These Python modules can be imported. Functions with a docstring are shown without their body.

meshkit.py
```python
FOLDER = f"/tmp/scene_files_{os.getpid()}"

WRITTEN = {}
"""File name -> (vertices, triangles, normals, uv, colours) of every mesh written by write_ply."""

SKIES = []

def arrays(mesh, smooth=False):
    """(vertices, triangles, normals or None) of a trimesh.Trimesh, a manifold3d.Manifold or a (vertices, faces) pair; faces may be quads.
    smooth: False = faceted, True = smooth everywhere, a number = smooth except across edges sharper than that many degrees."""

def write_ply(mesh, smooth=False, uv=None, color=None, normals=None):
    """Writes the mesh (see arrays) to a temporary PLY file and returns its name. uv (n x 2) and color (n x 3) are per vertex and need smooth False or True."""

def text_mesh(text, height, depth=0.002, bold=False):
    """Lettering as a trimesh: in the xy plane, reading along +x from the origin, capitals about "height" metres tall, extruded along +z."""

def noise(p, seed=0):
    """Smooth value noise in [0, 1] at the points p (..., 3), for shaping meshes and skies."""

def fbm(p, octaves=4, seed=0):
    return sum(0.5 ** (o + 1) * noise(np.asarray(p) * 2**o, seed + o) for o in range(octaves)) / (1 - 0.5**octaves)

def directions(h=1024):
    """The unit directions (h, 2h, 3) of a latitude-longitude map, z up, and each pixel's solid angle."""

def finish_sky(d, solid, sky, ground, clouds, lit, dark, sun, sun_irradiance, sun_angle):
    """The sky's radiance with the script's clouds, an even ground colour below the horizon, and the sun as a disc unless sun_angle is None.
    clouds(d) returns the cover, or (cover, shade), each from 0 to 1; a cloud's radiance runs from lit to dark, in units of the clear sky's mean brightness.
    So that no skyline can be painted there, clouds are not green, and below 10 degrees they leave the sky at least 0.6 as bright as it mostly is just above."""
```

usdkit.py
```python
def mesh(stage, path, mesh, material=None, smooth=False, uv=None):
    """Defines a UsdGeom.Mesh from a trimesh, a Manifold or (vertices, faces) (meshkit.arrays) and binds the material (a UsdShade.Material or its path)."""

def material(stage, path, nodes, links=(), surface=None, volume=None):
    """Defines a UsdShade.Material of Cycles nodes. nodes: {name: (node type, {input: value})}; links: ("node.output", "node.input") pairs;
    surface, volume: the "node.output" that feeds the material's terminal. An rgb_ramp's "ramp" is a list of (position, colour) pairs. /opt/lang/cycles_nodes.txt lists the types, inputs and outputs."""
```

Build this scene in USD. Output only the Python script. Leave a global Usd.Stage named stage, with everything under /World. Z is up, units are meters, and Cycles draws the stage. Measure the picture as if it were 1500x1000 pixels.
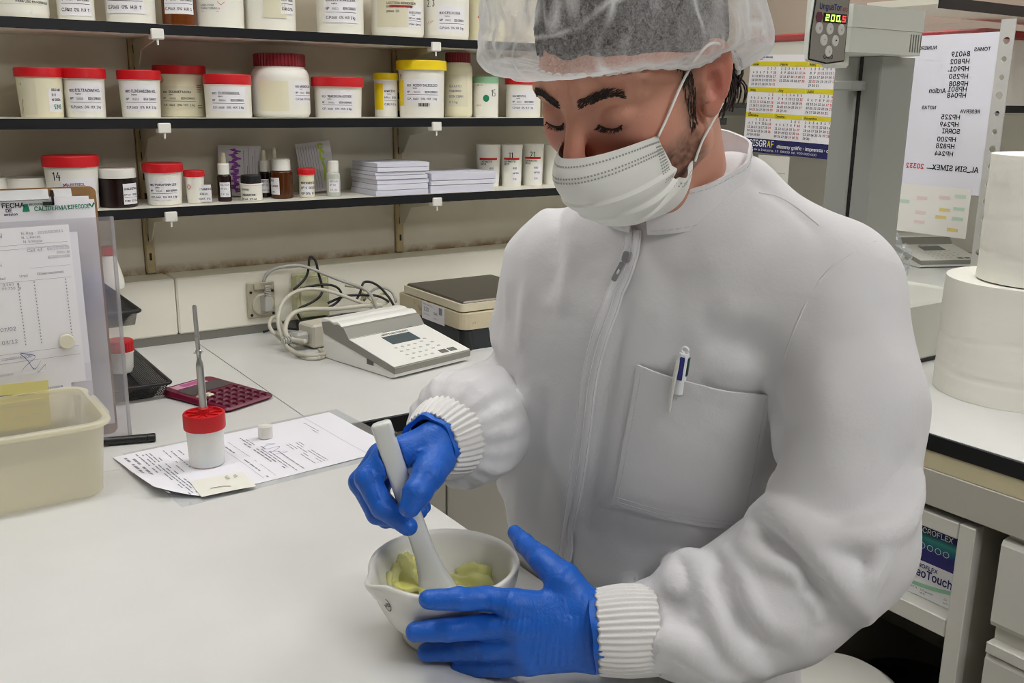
import math, random
import numpy as np, trimesh, usdkit, meshkit
from pxr import Usd, UsdGeom, UsdLux, UsdShade, Gf, Sdf, Vt
from shapely.geometry import Polygon
stage = Usd.Stage.CreateInMemory()
UsdGeom.SetStageUpAxis(stage, 'Z'); UsdGeom.SetStageMetersPerUnit(stage, 1.0)
UsdGeom.Xform.Define(stage, '/World'); UsdGeom.Scope.Define(stage, '/World/Looks')
# ------------------------------------------------------------------ camera
TABLE = 0.90
FPX, PITCH, YAW, ROLL = 1408.0, math.radians(14.07), math.radians(34.39), math.radians(-0.65)
CAM = np.array([0.0, 0.0, 1.50])
FWD = np.array([math.sin(YAW)*math.cos(PITCH), math.cos(YAW)*math.cos(PITCH), -math.sin(PITCH)])
_r = np.array([math.cos(YAW), -math.sin(YAW), 0.0]); _d = np.cross(FWD, _r)
RGT = _r*math.cos(ROLL) + _d*math.sin(ROLL); DWN = -_r*math.sin(ROLL) + _d*math.cos(ROLL)
cam = UsdGeom.Camera.Define(stage, '/World/camera')
cam.CreateHorizontalApertureAttr(36.0); cam.CreateVerticalApertureAttr(24.0)
cam.CreateFocalLengthAttr(36.0*FPX/1500.0); cam.CreateClippingRangeAttr(Gf.Vec2f(0.02, 100))
cam.AddTransformOp().Set(Gf.Matrix4d(*RGT, 0, *(-DWN), 0, *(-FWD), 0, *CAM, 1))
cam.CreateExposureAttr(-0.34)
# ------------------------------------------------------------------ lights: (x, y, length along x, length along y) of the ceiling luminaires
CEILING = 2.62
LAMPS = [(0.25, 1.35, 1.2, 0.3, 'ceiling luminaire over the near worktop'), (1.75, 1.35, 1.2, 0.3, 'ceiling luminaire over the man and the shelf wall'), (3.0, 1.1, 0.3, 1.2, 'ceiling luminaire over the clear screen'), (3.1, 2.75, 0.5, 0.4, 'ceiling luminaire over the far shelf'), (0.9, -0.9, 1.2, 0.7, 'ceiling luminaire behind the camera')]
LAMP_POWER = 15.0
# a little even daylight-grey air outside the room
dome = UsdLux.DomeLight.Define(stage, '/World/sky'); dome.CreateIntensityAttr(0.25); dome.CreateColorAttr(Gf.Vec3f(0.9, 0.95, 1.0))

# ------------------------------------------------------------------ where a seen point lies on a plane of the room
def ray(x, y): return (RGT*(x-750) + DWN*(y-500))/FPX + FWD
def onz(x, y, z): v = ray(x, y); return CAM + v*((z-CAM[2])/v[2])
def ony(x, y, Y): v = ray(x, y); return CAM + v*(Y/v[1])
def onx(x, y, X): v = ray(x, y); return CAM + v*(X/v[0])
def at(x, y, dep): return CAM + ray(x, y)*dep
def depth_of(p): return float(np.dot(np.asarray(p)-CAM, FWD))

# ------------------------------------------------------------------ prims
_used = {}
def numbered(parent, name):
    n = _used.get((parent, name), 0); _used[(parent, name)] = n+1
    return name if n == 0 else '%s_%03d' % (name, n)
def tag(prim, label=None, cat=None, group=None, kind=None):
    for k, v in (('label', label), ('category', cat), ('group', group), ('kind', kind)):
        if v: prim.SetCustomDataByKey(k, v)
    return prim
def path_of(p): return str(p.GetPath())
def thing(name, label, cat, loc=(0, 0, 0), rotz=0.0, group=None, mat=None):
    x = UsdGeom.Xform.Define(stage, '/World/' + numbered('/World', name))
    if mat is not None:
        x.AddTransformOp().Set(Gf.Matrix4d(*np.asarray(mat).T.ravel().tolist()))
    else:
        x.AddTranslateOp().Set(Gf.Vec3d(*map(float, loc)))
        if rotz: x.AddRotateZOp().Set(math.degrees(rotz))
    return tag(x.GetPrim(), label, cat, group)
def part(parent, name, mesh, m, smooth=30, label=None, kind=None):
    pp = '/World' if parent is None else path_of(parent)
    if isinstance(mesh, (list, tuple)) and len(mesh) and isinstance(mesh[0], trimesh.Trimesh): mesh = trimesh.util.concatenate(list(mesh))
    g = usdkit.mesh(stage, pp + '/' + numbered(pp, name), mesh, m, smooth)
    return tag(g.GetPrim(), label=label, kind=kind)
def struct(name, mesh, m, smooth=False, parent=None):
    p = part(parent, name, mesh, m, smooth)
    if parent is None: tag(p, kind='structure')
    return p
def lone(name, mesh, m, label, cat, smooth=30, group=None):
    p = part(None, name, mesh, m, smooth); return tag(p, label, cat, group)

# ------------------------------------------------------------------ shapes
def T(mesh, loc=(0, 0, 0), rx=0, ry=0, rz=0, s=None):
    m = mesh.copy()
    if s is not None: m.apply_scale(s)
    for a, ax in ((rx, (1, 0, 0)), (ry, (0, 1, 0)), (rz, (0, 0, 1))):
        if a: m.apply_transform(trimesh.transformations.rotation_matrix(a, ax))
    m.apply_translation(loc); return m
def box(x0, x1, y0, y1, z0, z1, b=0.0):
    b = min(b, 0.49*min(abs(x1-x0), abs(y1-y0), abs(z1-z0)))
    if b <= 0:
        m = trimesh.creation.box([x1-x0, y1-y0, z1-z0]); m.apply_translation([(x0+x1)/2, (y0+y1)/2, (z0+z1)/2]); return m
    pts = []
    for X, sx in ((x0, 1), (x1, -1)):
        for Y, sy in ((y0, 1), (y1, -1)):
            for Z, sz in ((z0, 1), (z1, -1)):
                pts += [(X, Y+sy*b, Z+sz*b), (X+sx*b, Y, Z+sz*b), (X+sx*b, Y+sy*b, Z)]
    return trimesh.convex.convex_hull(np.array(pts))
def hull(pts): return trimesh.convex.convex_hull(np.asarray(pts, float))
def grid_faces(nu, nv, wrap_u=False, wrap_v=False):
    U, V = (nu if wrap_u else nu-1), (nv if wrap_v else nv-1)
    i, j = np.meshgrid(np.arange(U), np.arange(V), indexing='ij'); i, j = i.ravel(), j.ravel()
    a, b = i*nv+j, ((i+1) % nu)*nv+j; c, d = ((i+1) % nu)*nv+(j+1) % nv, i*nv+(j+1) % nv
    return np.vstack([np.stack([a, b, c], 1), np.stack([a, c, d], 1)])
def mesh_of(v, f): return trimesh.Trimesh(np.asarray(v, float), np.asarray(f, int), process=False)
def lathe(prof, n=40, sx=1.0, sy=1.0):
    """prof: (radius, z) from the bottom axis round to the top axis; outside faces out."""
    p = np.asarray(prof, float); a = np.linspace(0, 2*np.pi, n, endpoint=False)
    v = np.stack([np.cos(a)[:, None]*p[None, :, 0]*sx, np.sin(a)[:, None]*p[None, :, 0]*sy, np.broadcast_to(p[None, :, 1], (n, len(p)))], -1).reshape(-1, 3)
    m = mesh_of(v, grid_faces(n, len(p), wrap_u=True))
    m.merge_vertices(); m.update_faces(m.nondegenerate_faces()); return m
def spline(pts, n=60, closed=False):
    from scipy.interpolate import CubicSpline
    p = np.asarray(pts, float)
    if closed: p = np.vstack([p, p[:1]])
    t = np.concatenate([[0], np.cumsum(np.maximum(np.linalg.norm(np.diff(p, axis=0), axis=1), 1e-6)**0.6)])
    return CubicSpline(t, p, bc_type='periodic' if closed else 'natural')(np.linspace(0, t[-1], n))
def frames(c):
    t = np.gradient(c, axis=0); t /= np.linalg.norm(t, axis=1)[:, None]
    u = np.cross(t[0], [0, 0, 1.0]); u = u if np.linalg.norm(u) > 1e-3 else np.cross(t[0], [1.0, 0, 0])
    us = []
    for k in range(len(c)):
        u = u - t[k]*np.dot(u, t[k]); u /= np.linalg.norm(u); us.append(u)
    us = np.array(us); return t, us, np.cross(t, us)
def tube(c, r, n=10, caps=True):
    c = np.asarray(c, float); r = np.broadcast_to(np.asarray(r, float), (len(c),))
    t, u, w = frames(c); a = np.linspace(0, 2*np.pi, n, endpoint=False)
    v = (c[:, None] + r[:, None, None]*(np.cos(a)[None, :, None]*u[:, None] + np.sin(a)[None, :, None]*w[:, None])).reshape(-1, 3)
    f = grid_faces(len(c), n, wrap_v=True)
    if caps:
        k = len(v); v = np.vstack([v, c[:1], c[-1:]]); i = np.arange(n); j = (i+1) % n; o = (len(c)-1)*n
        f = np.vstack([f, np.stack([np.full(n, k), i, j], 1), np.stack([np.full(n, k+1), o+j, o+i], 1)])
    m = mesh_of(v, f)
    if m.volume < 0: m.invert()
    return m
def prism(poly, z0, z1):
    g = poly if hasattr(poly, 'exterior') else Polygon(poly)
    m = trimesh.creation.extrude_polygon(g, z1-z0, engine='earcut'); m.apply_translation([0, 0, z0]); return m
def rrect(w, h, r, n=6):
    pts = []
    for cx, cy, a0 in ((w/2-r, h/2-r, 0), (-w/2+r, h/2-r, 90), (-w/2+r, -h/2+r, 180), (w/2-r, -h/2+r, 270)):
        for k in range(n+1):
            a = math.radians(a0+90*k/n); pts.append((cx+r*math.cos(a), cy+r*math.sin(a)))
    return pts
def sheet(nu, nv, fn, thick=0.0):
    """A thin curved sheet: fn(U, V) -> points; given thickness along its normals."""
    U, V = np.meshgrid(np.linspace(0, 1, nu), np.linspace(0, 1, nv), indexing='ij')
    p = fn(U, V); f = grid_faces(nu, nv); m = mesh_of(p.reshape(-1, 3), f)
    if thick <= 0: return m
    n = m.vertex_normals; k = nu*nv; top = m.vertices+n*thick/2; bot = m.vertices-n*thick/2
    idx = np.arange(k).reshape(nu, nv); rim = np.concatenate([idx[:, 0], idx[-1, 1:], idx[-2::-1, -1], idx[0, -2:0:-1]])
    j = np.roll(rim, -1)
    side = np.vstack([np.stack([rim, rim+k, j], 1), np.stack([j, rim+k, j+k], 1)])
    m = mesh_of(np.vstack([top, bot]), np.vstack([f, f[:, ::-1]+k, side]))
    trimesh.repair.fix_normals(m); return m
_tc = {}
def words(s, h, width=None, bold=False, align='l'):
    """Flat print: capitals h tall in the xy plane, facing +z."""
    key = (s, bold)
    if key not in _tc:
        m = meshkit.text_mesh(s, 1.0, 0.02, bold)
        keep = m.face_normals[:, 2] > 0.9; m = trimesh.Trimesh(m.vertices, m.faces[keep], process=False); m.remove_unreferenced_vertices()
        v = m.vertices.copy(); v[:, 2] = 0; _tc[key] = (v, m.faces.copy())
    v, f = _tc[key]; v = v*h
    if width: v[:, 0] *= width/max(v[:, 0].max(), 1e-6)
    if align == 'c': v[:, 0] -= v[:, 0].max()/2
    if align == 'r': v[:, 0] -= v[:, 0].max()
    return mesh_of(v, f)
def bar(x0, x1, y0, y1): return mesh_of([(x0, y0, 0), (x1, y0, 0), (x1, y1, 0), (x0, y1, 0)], [(0, 1, 2), (0, 2, 3)])
def seg_bar(x0, x1, y0, y1, n=8):
    return trimesh.util.concatenate([bar(x0+(x1-x0)*k/n, x0+(x1-x0)*(k+1)/n, y0, y1) for k in range(n)])
def strokes(lines, w):
    """Handwriting: polylines in the xy plane drawn with a pen w wide."""
    out = []
    for l in lines:
        l = np.asarray(l, float); d = np.gradient(l, axis=0); d /= np.maximum(np.linalg.norm(d, axis=1), 1e-9)[:, None]
        nrm = np.stack([-d[:, 1], d[:, 0]], 1)*w/2; k = len(l)
        v = np.vstack([np.c_[l+nrm, np.zeros(k)], np.c_[l-nrm, np.zeros(k)]]); i = np.arange(k-1)
        out.append(mesh_of(v, np.vstack([np.stack([i+k, i+k+1, i], 1), np.stack([i+k+1, i+1, i], 1)])))
    return trimesh.util.concatenate(out)
def wrap(flat, r, a0, z0, lift=0.0004):
    """Bend flat print round an upright cylinder of radius r (a number or a function of z), its origin at angle a0, height z0; +x runs to the reader's right."""
    v = flat.vertices; z = z0+v[:, 1]; R = (r(z) if callable(r) else np.full(len(z), r))+lift+v[:, 2]
    R0 = float(np.mean(R)); a = a0+v[:, 0]/R0
    return mesh_of(np.stack([R*np.cos(a), R*np.sin(a), z], 1), flat.faces)
def frame_mat(o, x, y):
    x = np.asarray(x, float)/np.linalg.norm(x); y = np.asarray(y, float); y = y-x*np.dot(x, y); y /= np.linalg.norm(y)
    m = np.eye(4); m[:3, 0], m[:3, 1], m[:3, 2], m[:3, 3] = x, y, np.cross(x, y), o; return m
def put(mesh, m): c = mesh.copy(); c.apply_transform(m); return c

# ------------------------------------------------------------------ materials
def lin(c):
    c = np.asarray(c, float)/255.0; return tuple(np.where(c <= 0.04045, c/12.92, ((c+0.055)/1.055)**2.4).tolist())
_m = {}
def M(name, rgb, rough=0.5, spec=0.5, metal=0.0, bump=0.0, bscale=200.0, vary=0.0, vscale=6.0, **kw):
    if name in _m: return _m[name]
    base = lin(rgb); nodes = {'p': ('principled_bsdf', dict(base_color=base, roughness=rough, specular_ior_level=spec, metallic=metal, **kw))}; links = []
    if bump or vary: nodes['tc'] = ('texture_coordinate', {})
    if vary:
        nodes['n'] = ('noise_texture', dict(scale=vscale, detail=4.0, roughness=0.6)); nodes['r'] = ('rgb_ramp', dict(ramp=[(0.25, tuple(c*(1-vary) for c in base)), (0.75, tuple(min(1, c*(1+vary*0.4)) for c in base))]))
        links += [('tc.object', 'n.vector'), ('n.fac', 'r.fac'), ('r.color', 'p.base_color')]
    if bump:
        nodes['bn'] = ('noise_texture', dict(scale=bscale, detail=3.0)); nodes['b'] = ('bump', dict(strength=1.0, distance=bump))
        links += [('tc.object', 'bn.vector'), ('bn.fac', 'b.height'), ('b.normal', 'p.normal')]
    _m[name] = usdkit.material(stage, '/World/Looks/'+name, nodes, links, surface='p.BSDF'); return _m[name]
def see_through(name, rgb, clear=0.8, rough=0.05, milk=0.0, gloss=1.0, trans=0.5):
    """Clear sheet: transparent with a glossy coat by fresnel; milk mixes in a white diffuse and translucent haze."""
    if name in _m: return _m[name]
    c = lin(rgb)
    nodes = {'t': ('transparent_bsdf', dict(color=c)), 'g': ('glossy_bsdf', dict(color=(gloss,)*3, roughness=rough)), 'lw': ('layer_weight', dict(blend=0.5)), 'pw': ('math', dict(math_type='power', value2=4.0)), 'fr': ('math', dict(math_type='multiply_add', value2=0.55, value3=0.03)), 'm': ('mix_closure', {}),
             'd': ('diffuse_bsdf', dict(color=c)), 'tl': ('translucent_bsdf', dict(color=c)), 'dd': ('mix_closure', dict(fac=trans)), 'mm': ('mix_closure', dict(fac=milk))}
    links = [('lw.facing', 'pw.value1'), ('pw.value', 'fr.value1'), ('fr.value', 'm.fac'), ('mm.closure', 'm.closure1'), ('g.BSDF', 'm.closure2'), ('d.BSDF', 'dd.closure1'), ('tl.BSDF', 'dd.closure2'), ('t.BSDF', 'mm.closure1'), ('dd.closure', 'mm.closure2')]
    _m[name] = usdkit.material(stage, '/World/Looks/'+name, nodes, links, surface='m.closure'); return _m[name]
def glow(name, rgb, strength):
    if name in _m: return _m[name]
    _m[name] = usdkit.material(stage, '/World/Looks/'+name, {'e': ('emission', dict(color=rgb, strength=strength))}, [], surface='e.emission'); return _m[name]
WHITE = M('white_plastic', (236, 234, 226), 0.35); CREAM = M('cream_plastic', (226, 222, 200), 0.4)
RED = M('red_lid', (206, 22, 32), 0.38, bump=0.0002, bscale=900); MAROON = M('maroon_lid', (122, 20, 30), 0.42); YELLOW = M('yellow_lid', (246, 216, 22), 0.4)
BLACK = M('black_plastic', (22, 23, 26), 0.4); INK = M('print_ink', (34, 34, 42), 0.7); PAPER = M('paper', (240, 238, 242), 0.8)
LABEL = M('label_paper', (238, 236, 240), 0.6); REDINK = M('red_ink', (200, 40, 40), 0.7); GREENINK = M('green_ink', (20, 130, 90), 0.7); BLUEINK = M('blue_ink', (60, 80, 160), 0.7)
OLDLABEL = M('yellowed_label', (222, 216, 190), 0.6); GREYINK = M('grey_ink', (140, 140, 150), 0.7); STEEL = M('steel', (190, 190, 190), 0.28, metal=1.0)
# ================================================================== the room
WALL_Y, LEDGE_Y, RIGHT_X, FAR_Y = 2.50, 2.40, 3.75, 3.6
wall_mat = usdkit.material(stage, '/World/Looks/wall_panel', {
    'g': ('geometry', {}), 's': ('separate_xyz', {}), 'n': ('noise_texture', dict(scale=3.0, detail=5.0, roughness=0.65)), 'r': ('rgb_ramp', dict(ramp=[(0.3, lin((216, 208, 190))), (0.7, lin((230, 223, 206)))])),
    'mr': ('map_range', dict(from_min=1.064, from_max=1.088, to_min=1.0, to_max=0.0, clamp=True)), 'n2': ('noise_texture', dict(scale=14.0, detail=6.0, roughness=0.7)), 'r2': ('map_range', dict(from_min=0.36, from_max=0.55, to_min=0.0, to_max=1.0, clamp=True)),
    'mu': ('math', dict(math_type='multiply')), 'mx': ('mix_color', dict(blend_type='mix', b=lin((150, 118, 76)))), 'p': ('principled_bsdf', dict(roughness=0.6, specular_ior_level=0.3))},
    [('g.position', 's.vector'), ('g.position', 'n.vector'), ('n.fac', 'r.fac'), ('s.z', 'mr.value'), ('g.position', 'n2.vector'), ('n2.fac', 'r2.value'), ('mr.result', 'mu.value1'), ('r2.result', 'mu.value2'), ('mu.value', 'mx.fac'), ('r.color', 'mx.a'), ('mx.result', 'p.base_color')], surface='p.BSDF')
paint = M('room_paint', (226, 222, 212), 0.7, bump=0.0004, bscale=120)
laminate = M('worktop_laminate', (222, 222, 219), 0.28, spec=0.45, vary=0.035, vscale=9.0, bump=0.00006, bscale=1500)
edge_black = M('black_edging', (16, 17, 22), 0.35); trunk_mat = M('trunking_plastic', (236, 232, 217), 0.4, vary=0.05, vscale=5)
cab_mat = M('cabinet_laminate', (216, 212, 200), 0.45, vary=0.03, vscale=4); grey_gap = M('grey_sealant', (120, 118, 110), 0.7); rust = M('rusty_upright', (200, 182, 140), 0.55, vary=0.3, vscale=25)
floor_mat = M('floor_vinyl', (118, 114, 104), 0.5, vary=0.12, vscale=14)
struct('floor', box(-2.2, RIGHT_X, -2.6, FAR_Y, -0.06, 0), floor_mat)
struct('ceiling', box(-2.2, RIGHT_X, -2.6, FAR_Y, CEILING, CEILING+0.06), paint)
wb = struct('wall_back', box(-2.2, 2.45, WALL_Y+0.012, WALL_Y+0.1, 0, CEILING), paint)
UP = [-0.105, 0.60, 1.305, 2.01]                       # the shelf uprights
edges = [-2.18]+UP+[2.448]
for a, b in zip(edges[:-1], edges[1:]):                # wall boards between the uprights
    struct('board', box(a+0.012, b-0.012, WALL_Y, WALL_Y+0.014, 1.0, CEILING-0.01, 0.002), wall_mat, parent=wb)
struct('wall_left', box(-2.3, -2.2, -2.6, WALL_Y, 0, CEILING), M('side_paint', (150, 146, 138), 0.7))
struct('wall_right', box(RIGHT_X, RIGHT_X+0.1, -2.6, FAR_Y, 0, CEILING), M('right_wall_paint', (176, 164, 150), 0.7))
struct('wall_far', box(2.3, RIGHT_X, FAR_Y, FAR_Y+0.1, 0, CEILING), paint); struct('wall_side', box(2.35, 2.45, WALL_Y+0.102, FAR_Y, 0, CEILING), paint)
wr_ = stage.GetPrimAtPath('/World/wall_right'); struct('wall_board', box(RIGHT_X-.006, RIGHT_X-.0005, -.5, FAR_Y-.01, .92, 1.47), M('white_wall_board', (214, 210, 198), 0.5), parent=wr_)
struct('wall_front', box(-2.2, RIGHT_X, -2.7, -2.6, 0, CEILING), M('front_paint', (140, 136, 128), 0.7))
for k, x in enumerate(UP):
    t = tag(part(None, 'trim', box(x-0.011, x+0.011, WALL_Y-0.012, WALL_Y+0.006, 1.066, CEILING-0.1, 0.003), rust), kind='structure')
    part(t, 'slot_column', [box(x-0.003, x+0.003, WALL_Y-0.0126, WALL_Y-0.0115, z, z+0.018) for z in np.arange(1.1, 2.2, 0.05)], BLACK, False)
tr = tag(UsdGeom.Xform.Define(stage, '/World/trim_005').GetPrim(), kind='structure')       # cable trunking along the wall
_used[('/World', 'trim')] = 6
for a, b in ((-2.2, -0.42), (-0.418, 0.631), (0.633, 2.4)):
    part(tr, 'trunking_cover', box(a, b, LEDGE_Y, WALL_Y-0.001, 0.922, 1.064, 0.004), trunk_mat, False)
part(tr, 'sealant_strip', box(-2.2, 2.4, LEDGE_Y+0.004, WALL_Y-0.001, TABLE, 0.923), grey_gap, False)
# ceiling luminaires
for k, (x, y, lx, ly, lab) in enumerate(LAMPS):
    t = thing('ceiling_light', lab, 'ceiling light', (x, y, CEILING), group='ceiling luminaires out of the picture')
    part(t, 'frame', [box(-lx/2-.02, lx/2+.02, -ly/2-.02, -ly/2, -.04, 0), box(-lx/2-.02, lx/2+.02, ly/2, ly/2+.02, -.04, 0), box(-lx/2-.02, -lx/2, -ly/2, ly/2, -.04, 0), box(lx/2, lx/2+.02, -ly/2, ly/2, -.04, 0)], WHITE, False)
    part(t, 'diffuser', box(-lx/2, lx/2, -ly/2, ly/2, -.03, -.02), glow('lamp_glow', (1.0, 0.995, 0.985), LAMP_POWER), False)

# ================================================================== worktops
TX = 0.672                                             # right edge of the near worktop
t = thing('worktop', 'white laminate worktop in the foreground carrying the mortar and the tub', 'worktop', (0, 0, 0))
part(t, 'top', box(-2.19, TX, -1.2, 1.5995, TABLE-0.002, TABLE, 0.001), laminate, False); part(t, 'core', box(-2.19, TX-.001, -1.2, 1.5995, TABLE-0.03, TABLE-0.002), edge_black, False)
part(t, 'side_panel', box(TX-0.06, TX-0.042, -1.15, 1.6, 0.0, TABLE-0.03), cab_mat, False)
part(t, 'front_panel', box(-2.18, TX-0.06, -1.15, -1.132, 0.0, TABLE-0.03), cab_mat, False)
# seam between the near worktop and the wall counter runs along x = 0.671
t = thing('counter', 'white counter with black front edge along the shelf wall under the balance', 'counter', (0, 0, 0))
for a, b, c in ((-2.19, 0.6702, 1.6005), (0.6718, 1.60, 1.607)):
    part(t, 'top', box(a, b, c, LEDGE_Y+0.05, TABLE-0.002, TABLE, 0.0006), laminate, False)
part(t, 'front_edge', box(TX-.002, 1.60, 1.601, 1.607, TABLE-0.034, TABLE-0.0005, 0.001), edge_black, False)
part(t, 'core', box(-2.19, 1.60, 1.607, LEDGE_Y+0.05, TABLE-0.034, TABLE-0.002), edge_black, False)
for a, b in ((0.66, 0.97), (0.975, 1.285), (1.29, 1.60)):
    d = part(t, 'cabinet_door', box(a, b, 1.66, 1.68, 0.10, TABLE-0.04, 0.003), cab_mat, False)
part(t, 'plinth', box(0.66, 1.6, 1.70, 1.72, 0.0, 0.1), grey_gap, False); part(t, 'carcass', box(0.66, 1.6, 1.681, 2.38, 0.101, TABLE-0.035), cab_mat, False)

# ================================================================== wall shelves
SH = {'top': 1.655, 'middle': 1.4525, 'bottom': 1.2535}
SY = 2.275
shelf_white = M('shelf_melamine', (228, 225, 212), 0.4)
for k, z in SH.items():
    t = thing('shelf', '%s white wall shelf with a black front edge behind the man' % k, 'shelf', (0, 0, z))
    part(t, 'board', box(-2.1, 2.4, SY+0.002, WALL_Y-0.002, -0.0225, 0), shelf_white, False)
    part(t, 'front_edge', box(-2.1, 2.4, SY-0.001, SY+0.002, -0.0225, -0.0004, 0.0006), edge_black, False)
    for x in UP:
        b = part(t, 'bracket', T(prism([(0, 0), (0.20, 0), (0.20, -0.010), (0.07, -0.028), (0.03, -0.075), (0, -0.085)], -0.0015, 0.0015), (x, WALL_Y-0.010, -0.0226), rx=math.pi/2, rz=-math.pi/2), M('bracket_paint', (206, 200, 178), 0.5), False)
        part(b, 'end_clip', [box(x-0.014, x+0.014, SY-0.007, SY+0.02, -0.033, -0.010, 0.002), T(trimesh.creation.cylinder(0.0025, 0.012, sections=10), (x, SY-0.002, -0.039))], WHITE, 30)
# ================================================================== jars, bottles and papers on the shelves
JARW = M('jar_white', (238, 236, 226), 0.35, subsurface_weight=0.0); JARB = M('jar_beige', (232, 226, 196), 0.38); DARKJAR = M('dark_jar', (30, 14, 14), 0.2); AMBER = M('amber_glass', (92, 46, 10), 0.08, transmission_weight=0.35)
GREENLID = M('green_lid', (142, 188, 150), 0.4); BOTTLEGLASS = M('frosted_vial', (196, 200, 190), 0.25); TEAT = M('rubber_teat', (214, 208, 184), 0.5)
def lathe_body(rb, rt, h, lip=True):
    p = [(0, 0.002), (rb*0.85, 0.002), (rb*0.9, 0), (rb-0.002, 0.0), (rb, 0.002), (rb+(rt-rb)*0.5, h*0.5), (rt, h-0.004)]
    if lip: p += [(rt+0.0015, h-0.0035), (rt+0.0015, h)]
    return lathe(p+[(0, h)], 44)
def lid_mesh(r, z0, z1, ribs=0, dome=0.0):
    n = 44 if not ribs else ribs*4
    m = lathe([(0, z0+0.001), (r*0.9, z0+0.001), (r*0.9, z0), (r, z0), (r, z1-0.003), (r-0.0012, z1-0.0008), (r-0.003, z1), (r*0.8, z1+dome*0.6), (0, z1+dome)], n)
    if ribs:
        v = m.vertices.copy(); a = np.arctan2(v[:, 1], v[:, 0]); rr = np.hypot(v[:, 0], v[:, 1]); s = np.where((rr > r*0.97) & (v[:, 2] < z1-0.001), 1+0.02*np.sign(np.sin(a*ribs+0.1)), 1.0); v[:, 0] *= s; v[:, 1] *= s; m = mesh_of(v, m.faces)
    return m
def face_angle(p): return math.atan2(CAM[1]-p[1], CAM[0]-p[0])
def radius_at(rb, rt, h): return lambda z: rb+(rt-rb)*np.clip(z/h, 0, 1)
def patch(rf, a, wdt, z0, z1, lift=0.0003, n=12):
    R0 = float(np.mean(rf(np.array([z0, z1])))); u = np.linspace(-wdt/2, wdt/2, n)
    v = np.array([[x, y, 0] for x in u for y in (0, z1-z0)]); f = grid_faces(n, 2)
    return wrap(mesh_of(v, f), rf, a, z0, lift)
def bio_label(t, rf, a, wdt, z0, z1, name, sub='topico', code='00000', tail='0%  H.R  1 kg', mat=None, ghs=False):
    """The pharmacy's printed sticker: name, number, a rule and the batch line."""
    H = z1-z0; R0 = float(np.mean(rf(np.array([z0, z1]))))
    lab = part(t, 'label', patch(rf, a, wdt, z0, z1), mat or LABEL, True)
    L = []; x0 = -wdt*0.46; W = wdt*0.92
    L.append(T(words('BIO', H*0.085, bold=True), (x0, H*0.70, 0))); L.append(T(words(name, H*0.10, width=min(W*0.78, len(name)*H*0.085), bold=True), (x0+W*0.20, H*0.70, 0)))
    if sub: L.append(T(words(sub, H*0.05, bold=True), (x0+W*0.20, H*0.60, 0)))
    L.append(T(words('Nº', H*0.085, bold=True), (x0, H*0.42, 0))); L.append(T(words(code, H*0.075, width=W*0.2), (x0+W*0.22, H*0.42, 0))); L.append(T(words('BIEN CERRADO', H*0.085, width=W*0.42, bold=True), (x0+W*0.56, H*0.42, 0)))
    L.append(T(seg_bar(0, W, 0, H*0.014), (x0, H*0.33, 0)))
    L.append(T(words('C.P.', H*0.09, bold=True), (x0, H*0.12, 0))); L.append(T(words('0403', H*0.08, width=W*0.17, bold=True), (x0+W*0.2, H*0.12, 0))); L.append(T(words(tail, H*0.09, width=W*0.52, bold=True), (x0+W*0.44, H*0.12, 0)))
    part(lab, 'lettering', [wrap(m, rf, a, z0, 0.0006) for m in L], INK, False)
    return lab
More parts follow.
